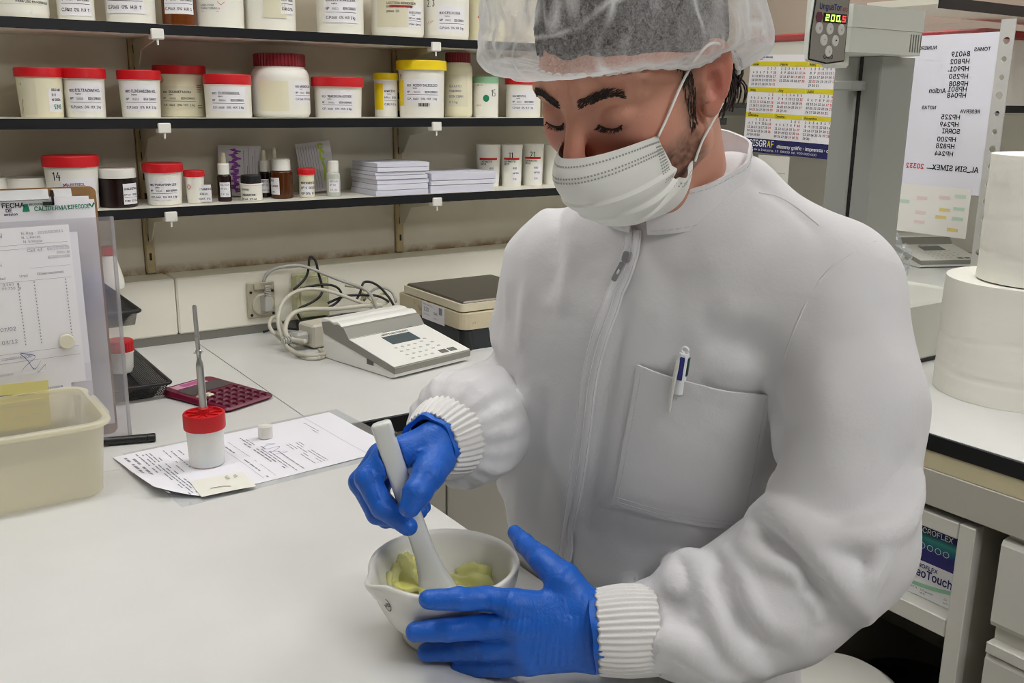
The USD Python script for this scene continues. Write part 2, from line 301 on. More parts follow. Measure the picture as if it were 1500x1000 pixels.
def hazard(t, rf, a, z, s, sign='!'):
    d = strokes([[(-s, 0), (0, s), (s, 0), (0, -s), (-s, 0)]], s*0.22)
    part(t, 'hazard_sign', wrap(d, rf, a, z, 0.0007), REDINK, False)
    if sign: part(t, 'hazard_mark', wrap(T(words(sign, s*0.95, bold=True, align='c'), (0, -s*0.45, 0)), rf, a, z, 0.0007), INK, False)
def scribble(t, rf, a, z, lines, w=0.002, mat=None, name='handwriting'):
    part(t, name, wrap(strokes(lines, w), rf, a, z, 0.0008), mat or INK, False)
DIG = {'1': [[(0, 0.8), (0.25, 1), (0.25, 0)]], '2': [[(0, 0.85), (0.25, 1), (0.45, 0.8), (0.35, 0.5), (0, 0), (0.5, 0.02)]], '3': [[(0, 0.95), (0.4, 0.9), (0.2, 0.55), (0.45, 0.3), (0.2, 0), (0, 0.08)]], '4': [[(0.3, 1), (0, 0.4), (0.5, 0.4)], [(0.38, 0.7), (0.35, 0)]],
       '5': [[(0.45, 1), (0.05, 1), (0.02, 0.55), (0.4, 0.5), (0.4, 0.1), (0, 0)]], '9': [[(0.4, 0.8), (0.15, 1), (0, 0.7), (0.35, 0.6), (0.42, 0.95), (0.38, 0)]], '.': [[(0, 0.04), (0.06, 0.04)]]}
def digits(s, h):
    out, x = [], 0
    for c in s:
        for l in DIG[c]: out.append([((px*0.8+x)*h, py*h) for px, py in l])
        x += 0.62 if c not in '.1' else 0.42
    return out
def base(xc, yb, Y): return ony(xc, yb, Y)
def shelf_spot(xc, Y, z, w):
    p = ony(xc, 180, Y); p = np.array([p[0], Y, z]); 
    for _ in range(8):
        f = [750+FPX*np.dot(q-CAM, RGT)/depth_of(q) for q in (np.array([p[0], Y, z]), np.array([p[0]+0.01, Y, z]))]; p[0] += 0.01*(xc-f[0])/(f[1]-f[0])
    return np.array([p[0], Y, z]), w*depth_of(p)/FPX
def hpx(p, ypx):   # height at which a thing standing at p shows its upper end at this picture row
    v = ray(750+FPX*np.dot(p-CAM, RGT)/depth_of(p), ypx); return CAM[2]+v[2]*math.hypot(p[0]-CAM[0], p[1]-CAM[1])/math.hypot(v[0], v[1])
def red_jar(label, xc, w_lid, w_top, w_bot, ylid0, ylid1, z, Y=2.355, lid=RED, body=JARW, name='jar', group='lidded jars on the shelves', ribs=0, dome=0.0, hide_base=0):
    p, _ = shelf_spot(xc, Y, z, 1); s = depth_of(p)/FPX
    h1, h0 = hpx(p, ylid0)-z, hpx(p, ylid1)-z
    t = thing(name, label, 'jar', p, 0, group)
    rb, rt, rl = w_bot*s/2, w_top*s/2, w_lid*s/2
    part(t, 'body', lathe_body(rb, rt, h0+0.002), body, 35); part(t, 'lid', lid_mesh(rl, h0, h1, ribs, dome), lid, 35)
    return t, radius_at(rb, rt, h0), face_angle(p), h0, s
Zm, Zl, Zt = SH['middle'], SH['bottom'], SH['top']
# ---- middle shelf, left to right
t, rf, a, h, s = red_jar('white jar with red lid and an old yellowed label, leftmost on the middle shelf', 63, 66, 62, 57, 99, 113, Zm, body=JARB)
part(t, 'old_label', patch(rf, a-0.55, 20*s, h*0.08, h*0.95), OLDLABEL, True); part(t, 'side_label', patch(rf, a+0.75, 24*s, h*0.15, h*0.72), LABEL, True)
part(t, 'lettering', [wrap(T(words(w, 3.2*s, bold=True), (-8*s, y*s, 0)), rf, a+0.75, 0, 0.0008) for w, y in (('BIO ME', 38), ('0 0', 31), ('N BIEN', 24))], INK, False); scribble(t, rf, a+0.60, h*0.22, [[(q[0]*0.9, q[1]) for q in l] for l in digits('5245', 6*s)], 0.002, GREENINK)
scribble(t, rf, a-1.05, h*0.1, [[(0, 0), (0.004, 0.012), (0.001, 0.02), (0.006, 0.03)], [(0.004, 0.06), (0.008, 0.064)]], 0.0012)
for lab, xc, wl, wt, wb_, y0, y1, nm, code, wl2 in (
    ('white jar with red lid, second on the middle shelf, touching the yellowed one', 127, 63, 57, 53, 100, 115, 'DILTIAZEM HCL', '00000', 50),
    ('white jar with red lid standing left of the tall jar with a red hazard diamond', 208, 61, 57, 53, 103, 117, 'CLINDAMICINA HCL', '00281', 50)):
    t, rf, a, h, s = red_jar(lab, xc, wl, wt, wb_, y0, y1, Zm); bio_label(t, rf, a+0.05, wl2*s, h*0.16, h*0.88, nm, code=code)
t, rf, a, h, s = red_jar('taller white jar with red lid and a faded hazard diamond on the middle shelf', 267, 74, 66, 64, 96, 109, Zm, Y=2.43, body=JARB)
bio_label(t, rf, a-0.08, 52*s, h*0.2, h*0.72, 'DEXAMETASONA', 'polvo', '00081', mat=OLDLABEL); hazard(t, rf, a-0.85, h*0.86, 4.5*s)
for g_ in (((10, 44), (9, 41), (10, 38), (8, 35)), ((9, 16), (10, 13))): part(t, 'small_print', [wrap(T(bar(0, w*s, 0, 0.7*s), (0, y*s, 0)), rf, a+0.75, 0, 0.0007) for w, y in g_], INK, False)
t, rf, a, h, s = red_jar('low white jar with red lid between the hazard jar and the big maroon-capped jar', 336, 68, 66, 65, 109, 124, Zm, Y=2.335); bio_label(t, rf, a, 52*s, h*0.2, h*0.92, 'CLOTRIMAZOL', 'topico', '00014')
def shoulder_jar(label, xc, w, wcap, ycap0, ycap1, z, Y, body, cap, ribs, name='jar'):
    p, _ = shelf_spot(xc, Y, z, 1); s = depth_of(p)/FPX; h1, h0 = hpx(p, ycap0)-z, hpx(p, ycap1)-z; r, rn = w*s/2, wcap*s/2
    t = thing(name, label, 'jar', p, 0, 'lidded jars on the shelves')
    part(t, 'body', lathe([(0, 0.003), (r*0.7, 0.003), (r*0.82, 0), (r*0.93, 0.002), (r, 0.012), (r, h0-0.028), (r*0.98, h0-0.018), (r*0.92, h0-0.008), (rn*0.97, h0-0.004), (rn*0.97, h0+0.003), (0, h0+0.003)], 48), body, 50)
    part(t, 'cap', lid_mesh(rn, h0, h1, ribs), cap, 25); return t, (lambda zz: np.full(np.shape(zz), r)), face_angle(p), h0, s
t, rf, a, h, s = shoulder_jar('wide round-shouldered white jar with a ribbed maroon cap on the middle shelf', 413, 83, 72, 79, 98, Zm, 2.37, JARW, MAROON, 44)
part(t, 'blank_label', patch(rf, a-0.25, 42*s, h*0.14, h*0.72), JARB, True); bio_label(t, rf, a+0.95, 40*s, h*0.3, h*0.72, 'AMINOFILINA', 'polvo', '00040')
t, rf, a, h, s = red_jar('squat white jar with red lid right of the maroon-capped jar', 496, 76, 69, 66, 113, 127, Zm); bio_label(t, rf, a-0.05, 50*s, h*0.18, h*0.86, 'TRIAMCINOLONA ACETONIDO', 'topico', '00001')
t, rf, a, h, s = red_jar('small white tub with yellow lid and yellow label on the middle shelf', 566, 36, 34, 33, 107, 117, Zm, Y=2.40, lid=YELLOW)
part(t, 'yellow_label', patch(rf, a-0.75, 17*s, h*0.2, h*0.9), YELLOW, True); bio_label(t, rf, a+0.45, 22*s, h*0.25, h*0.85, 'ACIDO', 'topico', '00002')
t, rf, a, h, s = red_jar('large white tub with yellow lid and a bar code on the middle shelf', 618, 73, 66, 64, 89, 103, Zm, lid=YELLOW)
part(t, 'yellow_label', patch(rf, a-1.15, 16*s, h*0.25, h*0.78), YELLOW, True); bio_label(t, rf, a+0.05, 52*s, h*0.32, h*0.80, 'ACIDO SALICILICO', 'topico', '00010')
part(t, 'bar_code', [wrap(T(bar(0, (0.6+(k*7 % 3)*0.35)*s, 0, 4.5*s), (k*1.55*s, 0, 0)), rf, a-0.02-0.15, h*0.24, 0.0007) for k in range(11)], INK, False); scribble(t, rf, a-1.15, h*0.8, digits('9', 7*s), 0.0018)
t, rf, a, h, s = shoulder_jar('tall narrow beige bottle with a maroon cap on the middle shelf', 671, 42, 36, 77, 92, Zm, 2.385, JARB, MAROON, 30)
part(t, 'label', patch(rf, a-0.05, 32*s, h*0.2, h*0.78), OLDLABEL, True); part(t, 'lettering', [wrap(T(words(w, 3*s, bold=True), (-13*s, y*s, 0)), rf, a-0.05, 0, 0.0008) for w, y in (('SULFATO', 42), ('magnesio', 36), ('BIEN CERR', 28), ('0  1 kg', 20))], GREYINK, False)
t, rf, a, h, s = red_jar('white tub with pale green lid and a round green dot on the middle shelf', 711, 40, 38, 38, 112, 122, Zm, Y=2.38, lid=GREENLID)
th = np.linspace(0, 2*np.pi, 20); part(t, 'green_dot', wrap(mesh_of(np.vstack([[(0, 0, 0)], np.c_[np.cos(th), np.sin(th)*1.1, 0*th]*4.5*s]), [(0, k, k+1) for k in range(1, 20)]), rf, a+0.05, h*0.56, 0.0007), GREENINK, True)
scribble(t, rf, a+0.45, h*0.62, digits('15', 9*s), 0.0018); part(t, 'print', [wrap(T(words('lote 0', 2.2*s), (-14*s, 16*s, 0)), rf, a, 0, 0.0007), wrap(T(words('AB-12', 2*s), (-13*s, 44*s, 0)), rf, a, 0, 0.0007)], REDINK, False)
t, rf, a, h, s = red_jar('white jar with red lid half hidden under the hair net on the middle shelf', 766, 54, 51, 50, 113, 124, Zm); bio_label(t, rf, a, 36*s, h*0.2, h*0.8, 'MENTOL', 'topico', '00003')
t, rf, a, h, s = red_jar('beige jar with white lid just left of the face on the middle shelf', 812, 46, 42, 40, 124, 136, Zm, lid=WHITE, body=JARB)
# ---- top shelf: only the lower ends are in the picture
def top_jar(label, xc, w, Y, kind='tub', body=JARW, lid=RED, h=0.135):
    p, _ = shelf_spot(xc, Y, Zt, 1); s = depth_of(p)/FPX; t = thing('jar', label, 'jar', p, 0, 'jars on the top shelf'); r = w*s/2
    if kind == 'tub': part(t, 'body', lathe_body(r*0.97, r, h), body, 35); part(t, 'lid', lid_mesh(r*1.06, h, h+0.018), lid, 35)
    else:
        part(t, 'body', lathe([(0, 0.003), (r*0.75, 0.003), (r*0.85, 0), (r*0.95, 0.003), (r, 0.014), (r, h-0.02), (r*0.9, h-0.005), (r*0.75, h), (0, h)], 44), body, 50); part(t, 'lid', lid_mesh(r*0.8, h, h+0.02, 30), lid, 30)
    return t, (lambda z: np.full(np.shape(z), r)), face_angle(p), s
t, rf, a, s = top_jar('round-edged white bottle at the left end of the top shelf', 30, 80, 2.38, 'bottle', lid=WHITE)
part(t, 'print', wrap(T(words('PARA USO EN FORMULAS', 3*s, bold=True), (-4*s, 22*s, 0)), rf, a, 0, 0.0006), INK, False); part(t, 'rim_line', patch(rf, a, 70*s, 0.028, 0.030), OLDLABEL, True)
t, rf, a, s = top_jar('narrow white tub second from the left on the top shelf', 113, 52, 2.37); bio_label(t, rf, a, 46*s, 0.012, 0.085, 'BETAMETASONA', code='00001', tail='0%  H.R  T')
t, rf, a, s = top_jar('wide white tub third from the left on the top shelf', 193, 70, 2.37); bio_label(t, rf, a-0.25, 58*s, 0.022, 0.1, 'HIDROCORTISONA', code='00001', tail='0%  H.R  T')
p, _ = shelf_spot(264, 2.37, Zt, 1); s = depth_of(p)/FPX; r = 24*s
t = thing('bottle', 'brown glass bottle with a white label on the top shelf', 'bottle', p); part(t, 'body', lathe([(0, 0.003), (r*0.8, 0.003), (r*0.93, 0), (r, 0.008), (r, 0.105), (r*0.9, 0.12), (r*0.45, 0.135), (r*0.45, 0.15), (0, 0.15)], 40), M('brown_glass', (104, 52, 18), 0.1), 50); part(t, 'cap', lid_mesh(r*0.52, 0.145, 0.165), BLACK)
rf = lambda z: np.full(np.shape(z), r); a = face_angle(p); bio_label(t, rf, a, 46*s, 0.028, 0.095, 'ACEITE', code='00005', tail='0%  H.R  1')
t, rf, a, s = top_jar('white tub with a red chevron mark right of the brown bottle on the top shelf', 322, 72, 2.375); part(t, 'print', [wrap(T(words(w, 2.6*s, bold=True), (-26*s, y*s, 0)), rf, a, 0, 0.0006) for w, y in (('UREA PURA', 30), ('PARA FORMULA', 26), ('________________', 23))], GREYINK, False); scribble(t, rf, a+0.1, 32*s, [[(-5*s, 4*s), (0, 0), (5*s, 4*s)]], 0.0012, REDINK, 'chevron')
t, rf, a, s = top_jar('white tub with a small label on its right side, right of the chevron tub', 397, 74, 2.375); part(t, 'blank_label', patch(rf, a+0.2, 34*s, 0.03, 0.12), OLDLABEL, True); bio_label(t, rf, a+0.75, 24*s, 0.04, 0.11, 'TALCO', code='00006', tail='0%')
t, rf, a, s = top_jar('white tub with a wide printed label over the squat jar', 499, 69, 2.37); bio_label(t, rf, a+0.05, 50*s, 0.028, 0.10, 'ERITROMICINA', code='00011', tail='0%  H.R  1 kg')
t, rf, a, s = top_jar('round-edged white bottle with a red print bar on the top shelf', 583, 76, 2.375, 'bottle', lid=WHITE); part(t, 'print_panel', patch(rf, a-0.1, 58*s, 0.025, 0.12), OLDLABEL, True); part(t, 'red_bar', patch(rf, a+0.15, 34*s, 0.074, 0.079, 0.0006), REDINK, True)
part(t, 'print', [wrap(T(words(w, 3*s, bold=True), (-16*s, y*s, 0)), rf, a, 0, 0.0008) for w, y in (('LACTOSA MONOHIDR', 45), ('EXCIPIENTE FORM', 40), ('polvo  25', 34))], INK, False); bio_label(t, rf, a+0.75, 26*s, 0.025, 0.075, 'EXCIPIENTE', code='0040', tail='0%')
t, rf, a, s = top_jar('white bottle marked 23 by hand on the top shelf', 653, 68, 2.375, 'bottle', lid=WHITE); bio_label(t, rf, a+0.3, 42*s, 0.02, 0.085, 'CELULOSA', code='00001', tail='0%  H.R  1 kg'); scribble(t, rf, a-0.85, 0.085, digits('2.3', 9*s), 0.0022); scribble(t, rf, a-0.85, 0.04, [[(0, 0), (0.006, 0.01), (0.008, 0), (0.014, 0.011), (0.012, 0.002), (0.02, 0.01)]], 0.001, REDINK)
t, rf, a, s = top_jar('white tub with an exclamation hazard diamond beside the hair net', 712, 56, 2.375, body=JARB); hazard(t, rf, a-0.22, 0.066, 6*s)
# ---- bottom shelf
for k, (lab, xc, w) in enumerate((('low white jar with white lid behind the clipboards at the left edge', -22, 70), ('low white jar with white lid rising behind the clipboards on the bottom shelf', 44, 63))):
    t, rf, a, h, s = red_jar(lab, xc, w, w-4, w-6, 259, 276, Zl, Y=2.40, lid=WHITE)
t, rf, a, h, s = red_jar('large white jar marked 14 with red lid behind the cardboard clipboard', 110, 77, 72, 66, 227, 243, Zl, Y=2.34); bio_label(t, rf, a+0.3, 52*s, h*0.2, h*0.75, 'ESTRIOL', 'polvo', '00140'); scribble(t, rf, a-0.78, h*0.70, [[(q[0]*1.25, q[1]) for q in l] for l in digits('14', 12*s)], 0.0024); hazard(t, rf, a-0.22, h*0.56, 5*s)
t, rf, a, h, s = red_jar('dark brown jar with white lid and a tilted sticker on the bottom shelf', 175, 52, 53, 52, 246, 261, Zl, Y=2.345, lid=WHITE, body=DARKJAR)
bio_label(t, rf, a+0.75, 26*s, h*0.12, h*0.85, 'ALQUITRAN', '', '0003', tail='0%')
t, rf, a, h, s = red_jar('white jar with red lid beside the shelf upright on the bottom shelf', 242, 57, 52, 47, 238, 251, Zl, Y=2.345); bio_label(t, rf, a, 44*s, h*0.16, h*0.80, 'PARAFINA LIQ', 'topico', '00103')
t, rf, a, h, s = red_jar('small white cup with red lid and a sticker flapping off its side', 287, 30, 27, 23, 249, 258, Zl, Y=2.34)
part(t, 'sticker_flap', box(0, 0.036, -0.0003, 0.0003, 0, 0.040).apply_transform(trimesh.transformations.rotation_matrix(a+math.pi/2, [0, 0, 1])).apply_translation([0.013*math.cos(a)+0.0, 0.013*math.sin(a)-0.003, 0.004]), LABEL, False)
hazard(t, rf, a-0.7, h*0.62, 3.6*s, ''); q = frame_mat((0.0135*math.cos(a), 0.0135*math.sin(a)-0.0038, 0.0), (math.cos(a+math.pi/2), math.sin(a+math.pi/2), 0), (0, 0, 1))
part(t, 'lettering', [put(T(words(w, 0.0042, bold=True), (x, y, 0.0006)), q) for w, x, y in (('BIO', -0.008, 0.032), ('BETAMETAS', 0.004, 0.032), ('Nº', -0.008, 0.021), ('10014', 0.008, 0.021), ('C.P.', -0.008, 0.009), ('0403  0%', 0.006, 0.009))], INK, False)
def dropper(label, xc, w, ybase, y_sh, y_cap, y_teat, ytop, Y, body, lab=True, teat=TEAT):
    p, _ = shelf_spot(xc, Y, Zl, 1); s = depth_of(p)/FPX; r = w*s/2; H = [hpx(p, y)-Zl for y in (y_sh, y_cap, ytop)]
    t = thing('dropper_bottle', label, 'bottle', p, 0, 'dropper bottles on the bottom shelf')
    part(t, 'body', lathe([(0, 0.002), (r*0.8, 0.002), (r*0.9, 0), (r, 0.003), (r, H[0]-0.006), (r*0.85, H[0]-0.001), (r*0.7, H[0]+0.001), (0, H[0]+0.001)], 32), body, 50)
    part(t, 'cap', lathe([(0, H[0]), (r*0.82, H[0]), (r*0.82, H[1]-0.002), (r*0.7, H[1]), (0, H[1])], 32), WHITE); 
    if H[2] > H[1]+0.004: part(t, 'teat', lathe([(0, H[1]), (r*0.42, H[1]), (r*0.4, H[2]-0.008), (r*0.3, H[2]-0.001), (0, H[2])], 24), teat, 60)
    rf = lambda z: np.full(np.shape(z), r); a = face_angle(p)
    if lab:
        part(t, 'label', patch(rf, a+0.1, w*0.8*s, H[0]*0.18, H[0]*0.72), LABEL, True); part(t, 'lettering', [wrap(T(words(x, 2.4*s), (-w*0.34*s, H[0]*y, 0)), rf, a+0.1, 0, 0.0008) for x, y in (('BIO SOL', 0.6), ('Nº 00', 0.45), ('C.P. 04', 0.25))], INK, False)
    return t, rf, a, H[0], s
BROWN = M('dark_bottle', (34, 16, 14), 0.15)
dropper('dark dropper bottle standing left of the purple-printed carton', 330, 20, 289, 255, 239, 0, 223, 2.345, BROWN)
dropper('dark dropper bottle between the purple carton and the amber bottle', 389, 15, 285, 251, 235, 0, 219, 2.40, BROWN)
dropper('dark dropper bottle half hidden behind the amber bottle', 404, 16, 285, 250, 234, 0, 216, 2.43, BROWN, lab=False)
t, rf, a, h, s = dropper('amber glass bottle with a wide white cap on the bottom shelf', 414, 32, 289, 249, 232, 0, 231, 2.36, AMBER, lab=False)
part(t, 'label', patch(rf, a-0.75, 17*s, h*0.15, h*0.75), LABEL, True); part(t, 'lettering', [wrap(T(words(x, 2.6*s, bold=True), (-7*s, h*y, 0)), rf, a-0.75, 0, 0.0008) for x, y in (('BIO', 0.62), ('GLICER', 0.42), ('0 ml', 0.22))], INK, False)
dropper('little clear glass vial with white cap in front of the green carton', 489, 20, 287, 252, 235, 0, 234, 2.345, BOTTLEGLASS)
t, rf, a, h, s = red_jar('small white pot with black lid in front of the purple-printed carton', 369, 29, 31, 31, 256, 269, Zl, Y=2.335, lid=BLACK); part(t, 'print', [wrap(T(words(w, 2.8*s, bold=True), (-12*s, y*s, 0)), rf, a-0.25, 0, 0.0007) for w, y in (('Crema', 16), ('CREMOFOR', 8), ('30 ml  17 ml', 2))], INK, False)
t, rf, a, h, s = red_jar('tiny vial with red lid and striped label in front of the green carton', 450, 26, 22, 22, 246, 255, Zl, Y=2.345, body=JARB); part(t, 'label', patch(rf, a, 18*s, h*0.1, h*0.62), LABEL, True)
part(t, 'lettering', [wrap(T(words(w, 3.2*s, bold=True), (-9*s, y*s, 0)), rf, a, 0, 0.0008) for w, y in (('PROGESTER', 20), ('Nº 1  0031', 13), ('CP 0%  H', 5))], INK, False)
def carton(label, x0, x1, y0, y1, Y, tilt, col, word):
    p = shelf_spot((x0+x1)/2, Y, Zl, 1)[0]; s = depth_of(p)/FPX; w, h = (x1-x0)*s*1.02, (y1-y0)*s
    q = np.eye(4); q[:3, :3] = trimesh.transformations.rotation_matrix(-YAW*0.55, [0, 0, 1])[:3, :3] @ trimesh.transformations.rotation_matrix(-0.10, [1, 0, 0])[:3, :3] @ trimesh.transformations.rotation_matrix(tilt, [0, 1, 0])[:3, :3]; q[:3, 3] = p+[0, 0, abs(math.sin(tilt))*w*0.5+0.0012]
    t = thing('medicine_carton', label, 'box', mat=q); part(t, 'carton', box(-w/2, w/2, 0, 0.018, 0, h, 0.0008), M('carton_card', (206, 202, 206), 0.6), False)
    fm = frame_mat((0, -0.0006, 0), (1, 0, 0), (0, 0, 1)); F = lambda m: put(m, fm)
    return t, w, h, s, F
t, w, h, s, F = carton('leaning grey carton with purple lettering down its face', 323, 383, 204, 277, 2.425, 0.03, None, 0)
V = [[(math.sin(k*1.9)*0.010+0.006*math.sin(k*0.7), -h*0.40+h*0.84*k/60) for k in range(61)]]
part(t, 'purple_lettering', F(T(strokes(V, 0.0042), (-w*0.12, h*0.48, 0))), M('purple_ink', (150, 70, 170), 0.6), False); part(t, 'small_print', [F(T(bar(x, x+0.0012, h*y0, h*y1), (0, 0, 0))) for x, y0, y1 in ((w*.08, .3, .9), (w*.16, .1, .6), (w*.2, .2, .95), (w*.28, .15, .8), (w*.34, .4, .9), (w*.42, .1, .7))], GREYINK, False)
t, w, h, s, F = carton('leaning grey carton with lime green leaf print', 445, 494, 213, 284, 2.42, -0.12, None, 0)
part(t, 'green_print', [F(strokes([[(w*.22+0.006*math.cos(k), h*.72+0.012*math.sin(k)) for k in np.linspace(0.4, 5.5, 18)]], 0.005)), F(strokes([[(w*.2+0.006*math.cos(k), h*.9+0.006*math.sin(k)) for k in np.linspace(0.4, 5.5, 18)]], 0.005)), F(strokes([[(w*.2, h*.2), (w*.24, h*.45), (w*.2, h*.6)]], 0.006))], M('lime_ink', (170, 200, 60), 0.6), False)
part(t, 'small_print', [F(bar(-w*.45+k*w*.075, -w*.45+k*w*.075+0.0011, h*.06, h*.94)) for k in range(8)], GREYINK, False)
# paper stacks: bundles of sheets
rng = np.random.default_rng(5)
def paper_stack(label, fl, fr, yb, ytop, depth, nb, ang, xleft):
    p0 = onz(fl, yb, Zl); p1 = onz(fr, yb-6, Zl); p0, p1 = np.array([p0[0], 2.285, Zl]), np.array([p1[0], 2.285, Zl])
    d0 = depth_of(p0); Htot = hpx(p0, ytop)-Zl; W = (fr-fl)*depth_of((p0+p1)/2)/FPX/ (RGT[0]*1.0)
    t = thing('paper_stack', label, 'paper', p0, ang)
    z = 0.0; hs = rng.uniform(0.7, 1.3, nb); hs = hs/hs.sum()*Htot
    for k, h in enumerate(hs):
        j, i = rng.uniform(-0.0035, 0.0035, 2)
        part(t, 'sheet_bundle', [box(j, W*0.92+j+0.008*rng.random(), i-0.002, depth+i, z+0.0004, z+h-0.0006, 0.0005)], M('stack_paper%d' % (k % 2), (226, 226, 236) if k % 2 else (218, 218, 230), 0.8), False); z += h
paper_stack('taller uneven stack of white paper bundles on the bottom shelf', 533, 606, 284, 239, 0.15, 7, 0.0, 500)
paper_stack('lower neat stack of white paper reaching over the shelf edge', 635, 730, 284, 254, 0.15, 3, -0.01, 605)
for k, (lab, xc, w, yt, num) in enumerate((('white canister with a red band standing behind the lower paper stack', 715, 35, 211, ''), ('white canister marked 11 with a red band right of the paper stacks', 749, 31, 211, '11'), ('white canister marked 21 with a red band on the bottom shelf', 780, 31, 210, '21'), ('plain white canister at the right end, beside the face mask', 810, 30, 211, ''))):
    p, _ = shelf_spot(xc, 2.41 if k == 0 else 2.385, Zl, 1); s = depth_of(p)/FPX; r = w*s/2; H = hpx(p, yt)-Zl
    t = thing('canister', lab, 'canister', p); part(t, 'body', lathe([(0, 0), (r*0.86, 0), (r*0.9, 0.002), (r, H*0.8), (r, H-0.012), (0, H-0.012)], 36), JARW, 40); part(t, 'lid', lid_mesh(r*1.03, H-0.012, H), JARW)
    rf = radius_at(r*0.9, r, H*0.8); a = face_angle(p)
    if k < 3:
        part(t, 'red_band', patch(rf, a, w*0.8*s, H*0.64, H*0.69, 0.0005), REDINK, True); part(t, 'small_label', patch(rf, a+0.55, 13*s, H*0.1, H*0.48, 0.0004), LABEL, True)
        part(t, 'lettering', [wrap(T(words(x, 2.4*s, bold=True), (-12*s+dx*s, H*y, 0)), rf, a, 0, 0.0008) for x, dx, y in (('EXTRACTO', 0, .58), ('SECO', 0, .52), ('BIO', 14, .42), ('Nº 00', 14, .3), ('C.P.', 14, .16))], INK, False)
    if num: scribble(t, rf, a-0.25, H*0.68, digits(num, 8*s), 0.002)
# ================================================================== on the wall counter
# ---- socket, junction box, plug
yL = LEDGE_Y
t = thing('wall_socket', 'square beige wall socket with a grey plug pushed into it', 'socket', (0.845, yL, 0.99))
SOCK = M('socket_plate', (178, 172, 150), 0.45); CORDG = M('grey_cord', (176, 174, 168), 0.5); CORDW = M('white_cord', (206, 202, 186), 0.5); CORDB = M('black_cord', (24, 24, 26), 0.45); CORDY = M('cream_cord', (216, 208, 170), 0.5)
part(t, 'plate', box(-.037, .037, -.010, 0, -.047, .047, .003), SOCK, False); part(t, 'socket_disc', T(lathe([(0, 0), (.029, 0), (.029, .004), (.026, .006), (0, .006)], 36), (0.003, -.010, -.012), rx=math.pi/2), M('socket_disc', (196, 190, 170), 0.45)); part(t, 'hinge', box(-.02, .03, -.018, -.010, .028, .042, .002), SOCK, False)
for sx in (-.028, .030):
    for sz in (-.038, .022): part(t, 'screw', T(trimesh.creation.cylinder(.0035, .003, sections=12), (sx, -.011, sz), rx=math.pi/2), BLACK, 30)
t = thing('power_plug', 'light grey moulded plug in the wall socket, its lead arching to the right', 'plug', (0.852, yL-0.012, 0.985))
part(t, 'plug_body', hull([(-.013, 0, -.024), (.013, 0, -.024), (.013, 0, .016), (-.013, 0, .016), (-.010, -.032, -.02), (.010, -.032, -.02), (.008, -.03, .018), (-.008, -.03, .018)]), CORDG, False)
part(t, 'strain_relief', [T(box(-.007, .007, -.031, -.018, .018+k*.005, .0215+k*.005, .001), (0, 0, 0)) for k in range(6)], CORDG, False)
def wpt(px, py, Y): return ony(px, py, Y)
def cord(parent, name, pts, r, m, n=70): return part(parent, name, tube(spline(pts, n), r, 10), m, True)
part(t, 'lead', tube(spline([wpt(386, 412, 2.372)-[0.852, yL-.012, .985], wpt(392, 400, 2.365)-[0.852, yL-.012, .985], wpt(412, 391, 2.35)-[0.852, yL-.012, .985], wpt(440, 389, 2.34)-[0.852, yL-.012, .985], wpt(470, 399, 2.33)-[0.852, yL-.012, .985], wpt(512, 415, 2.31)-[0.852, yL-.012, .985], wpt(540, 428, 2.27)-[0.852, yL-.012, .985], wpt(552, 452, 2.25)-[0.852, yL-.012, .985]], 70), 0.0042, 10), CORDG, True)
t = thing('junction_box', 'pale green wall box half hidden behind the tangled cables', 'box', (0.985, yL, 0.985)); part(t, 'case', box(-.055, .035, -.045, 0, -.055, .065, .004), M('green_box', (190, 188, 150), 0.5), False); part(t, 'cover', box(-.048, .028, -.049, -.045, -.048, .058, .002), M('green_cover', (198, 196, 160), 0.5), False)
for k, (x0, y0) in enumerate(((445, 478), (505, 470))):
    p = onz(x0+18, y0+8, TABLE); p[1] = 2.33; t = thing('power_adapter', ('black power adapter lying left under the tangled cables', 'black power adapter lying right under the tangled cables')[k], 'power adapter', p, 0.2-0.4*k)
    part(t, 'case', box(-.045, .045, -.03, .03, 0, .036, .005), BLACK, False); part(t, 'rib', [box(-.03+i*.012, -.026+i*.012, -.0308, -.0295, .006, .03) for i in range(6)], BLACK, False)
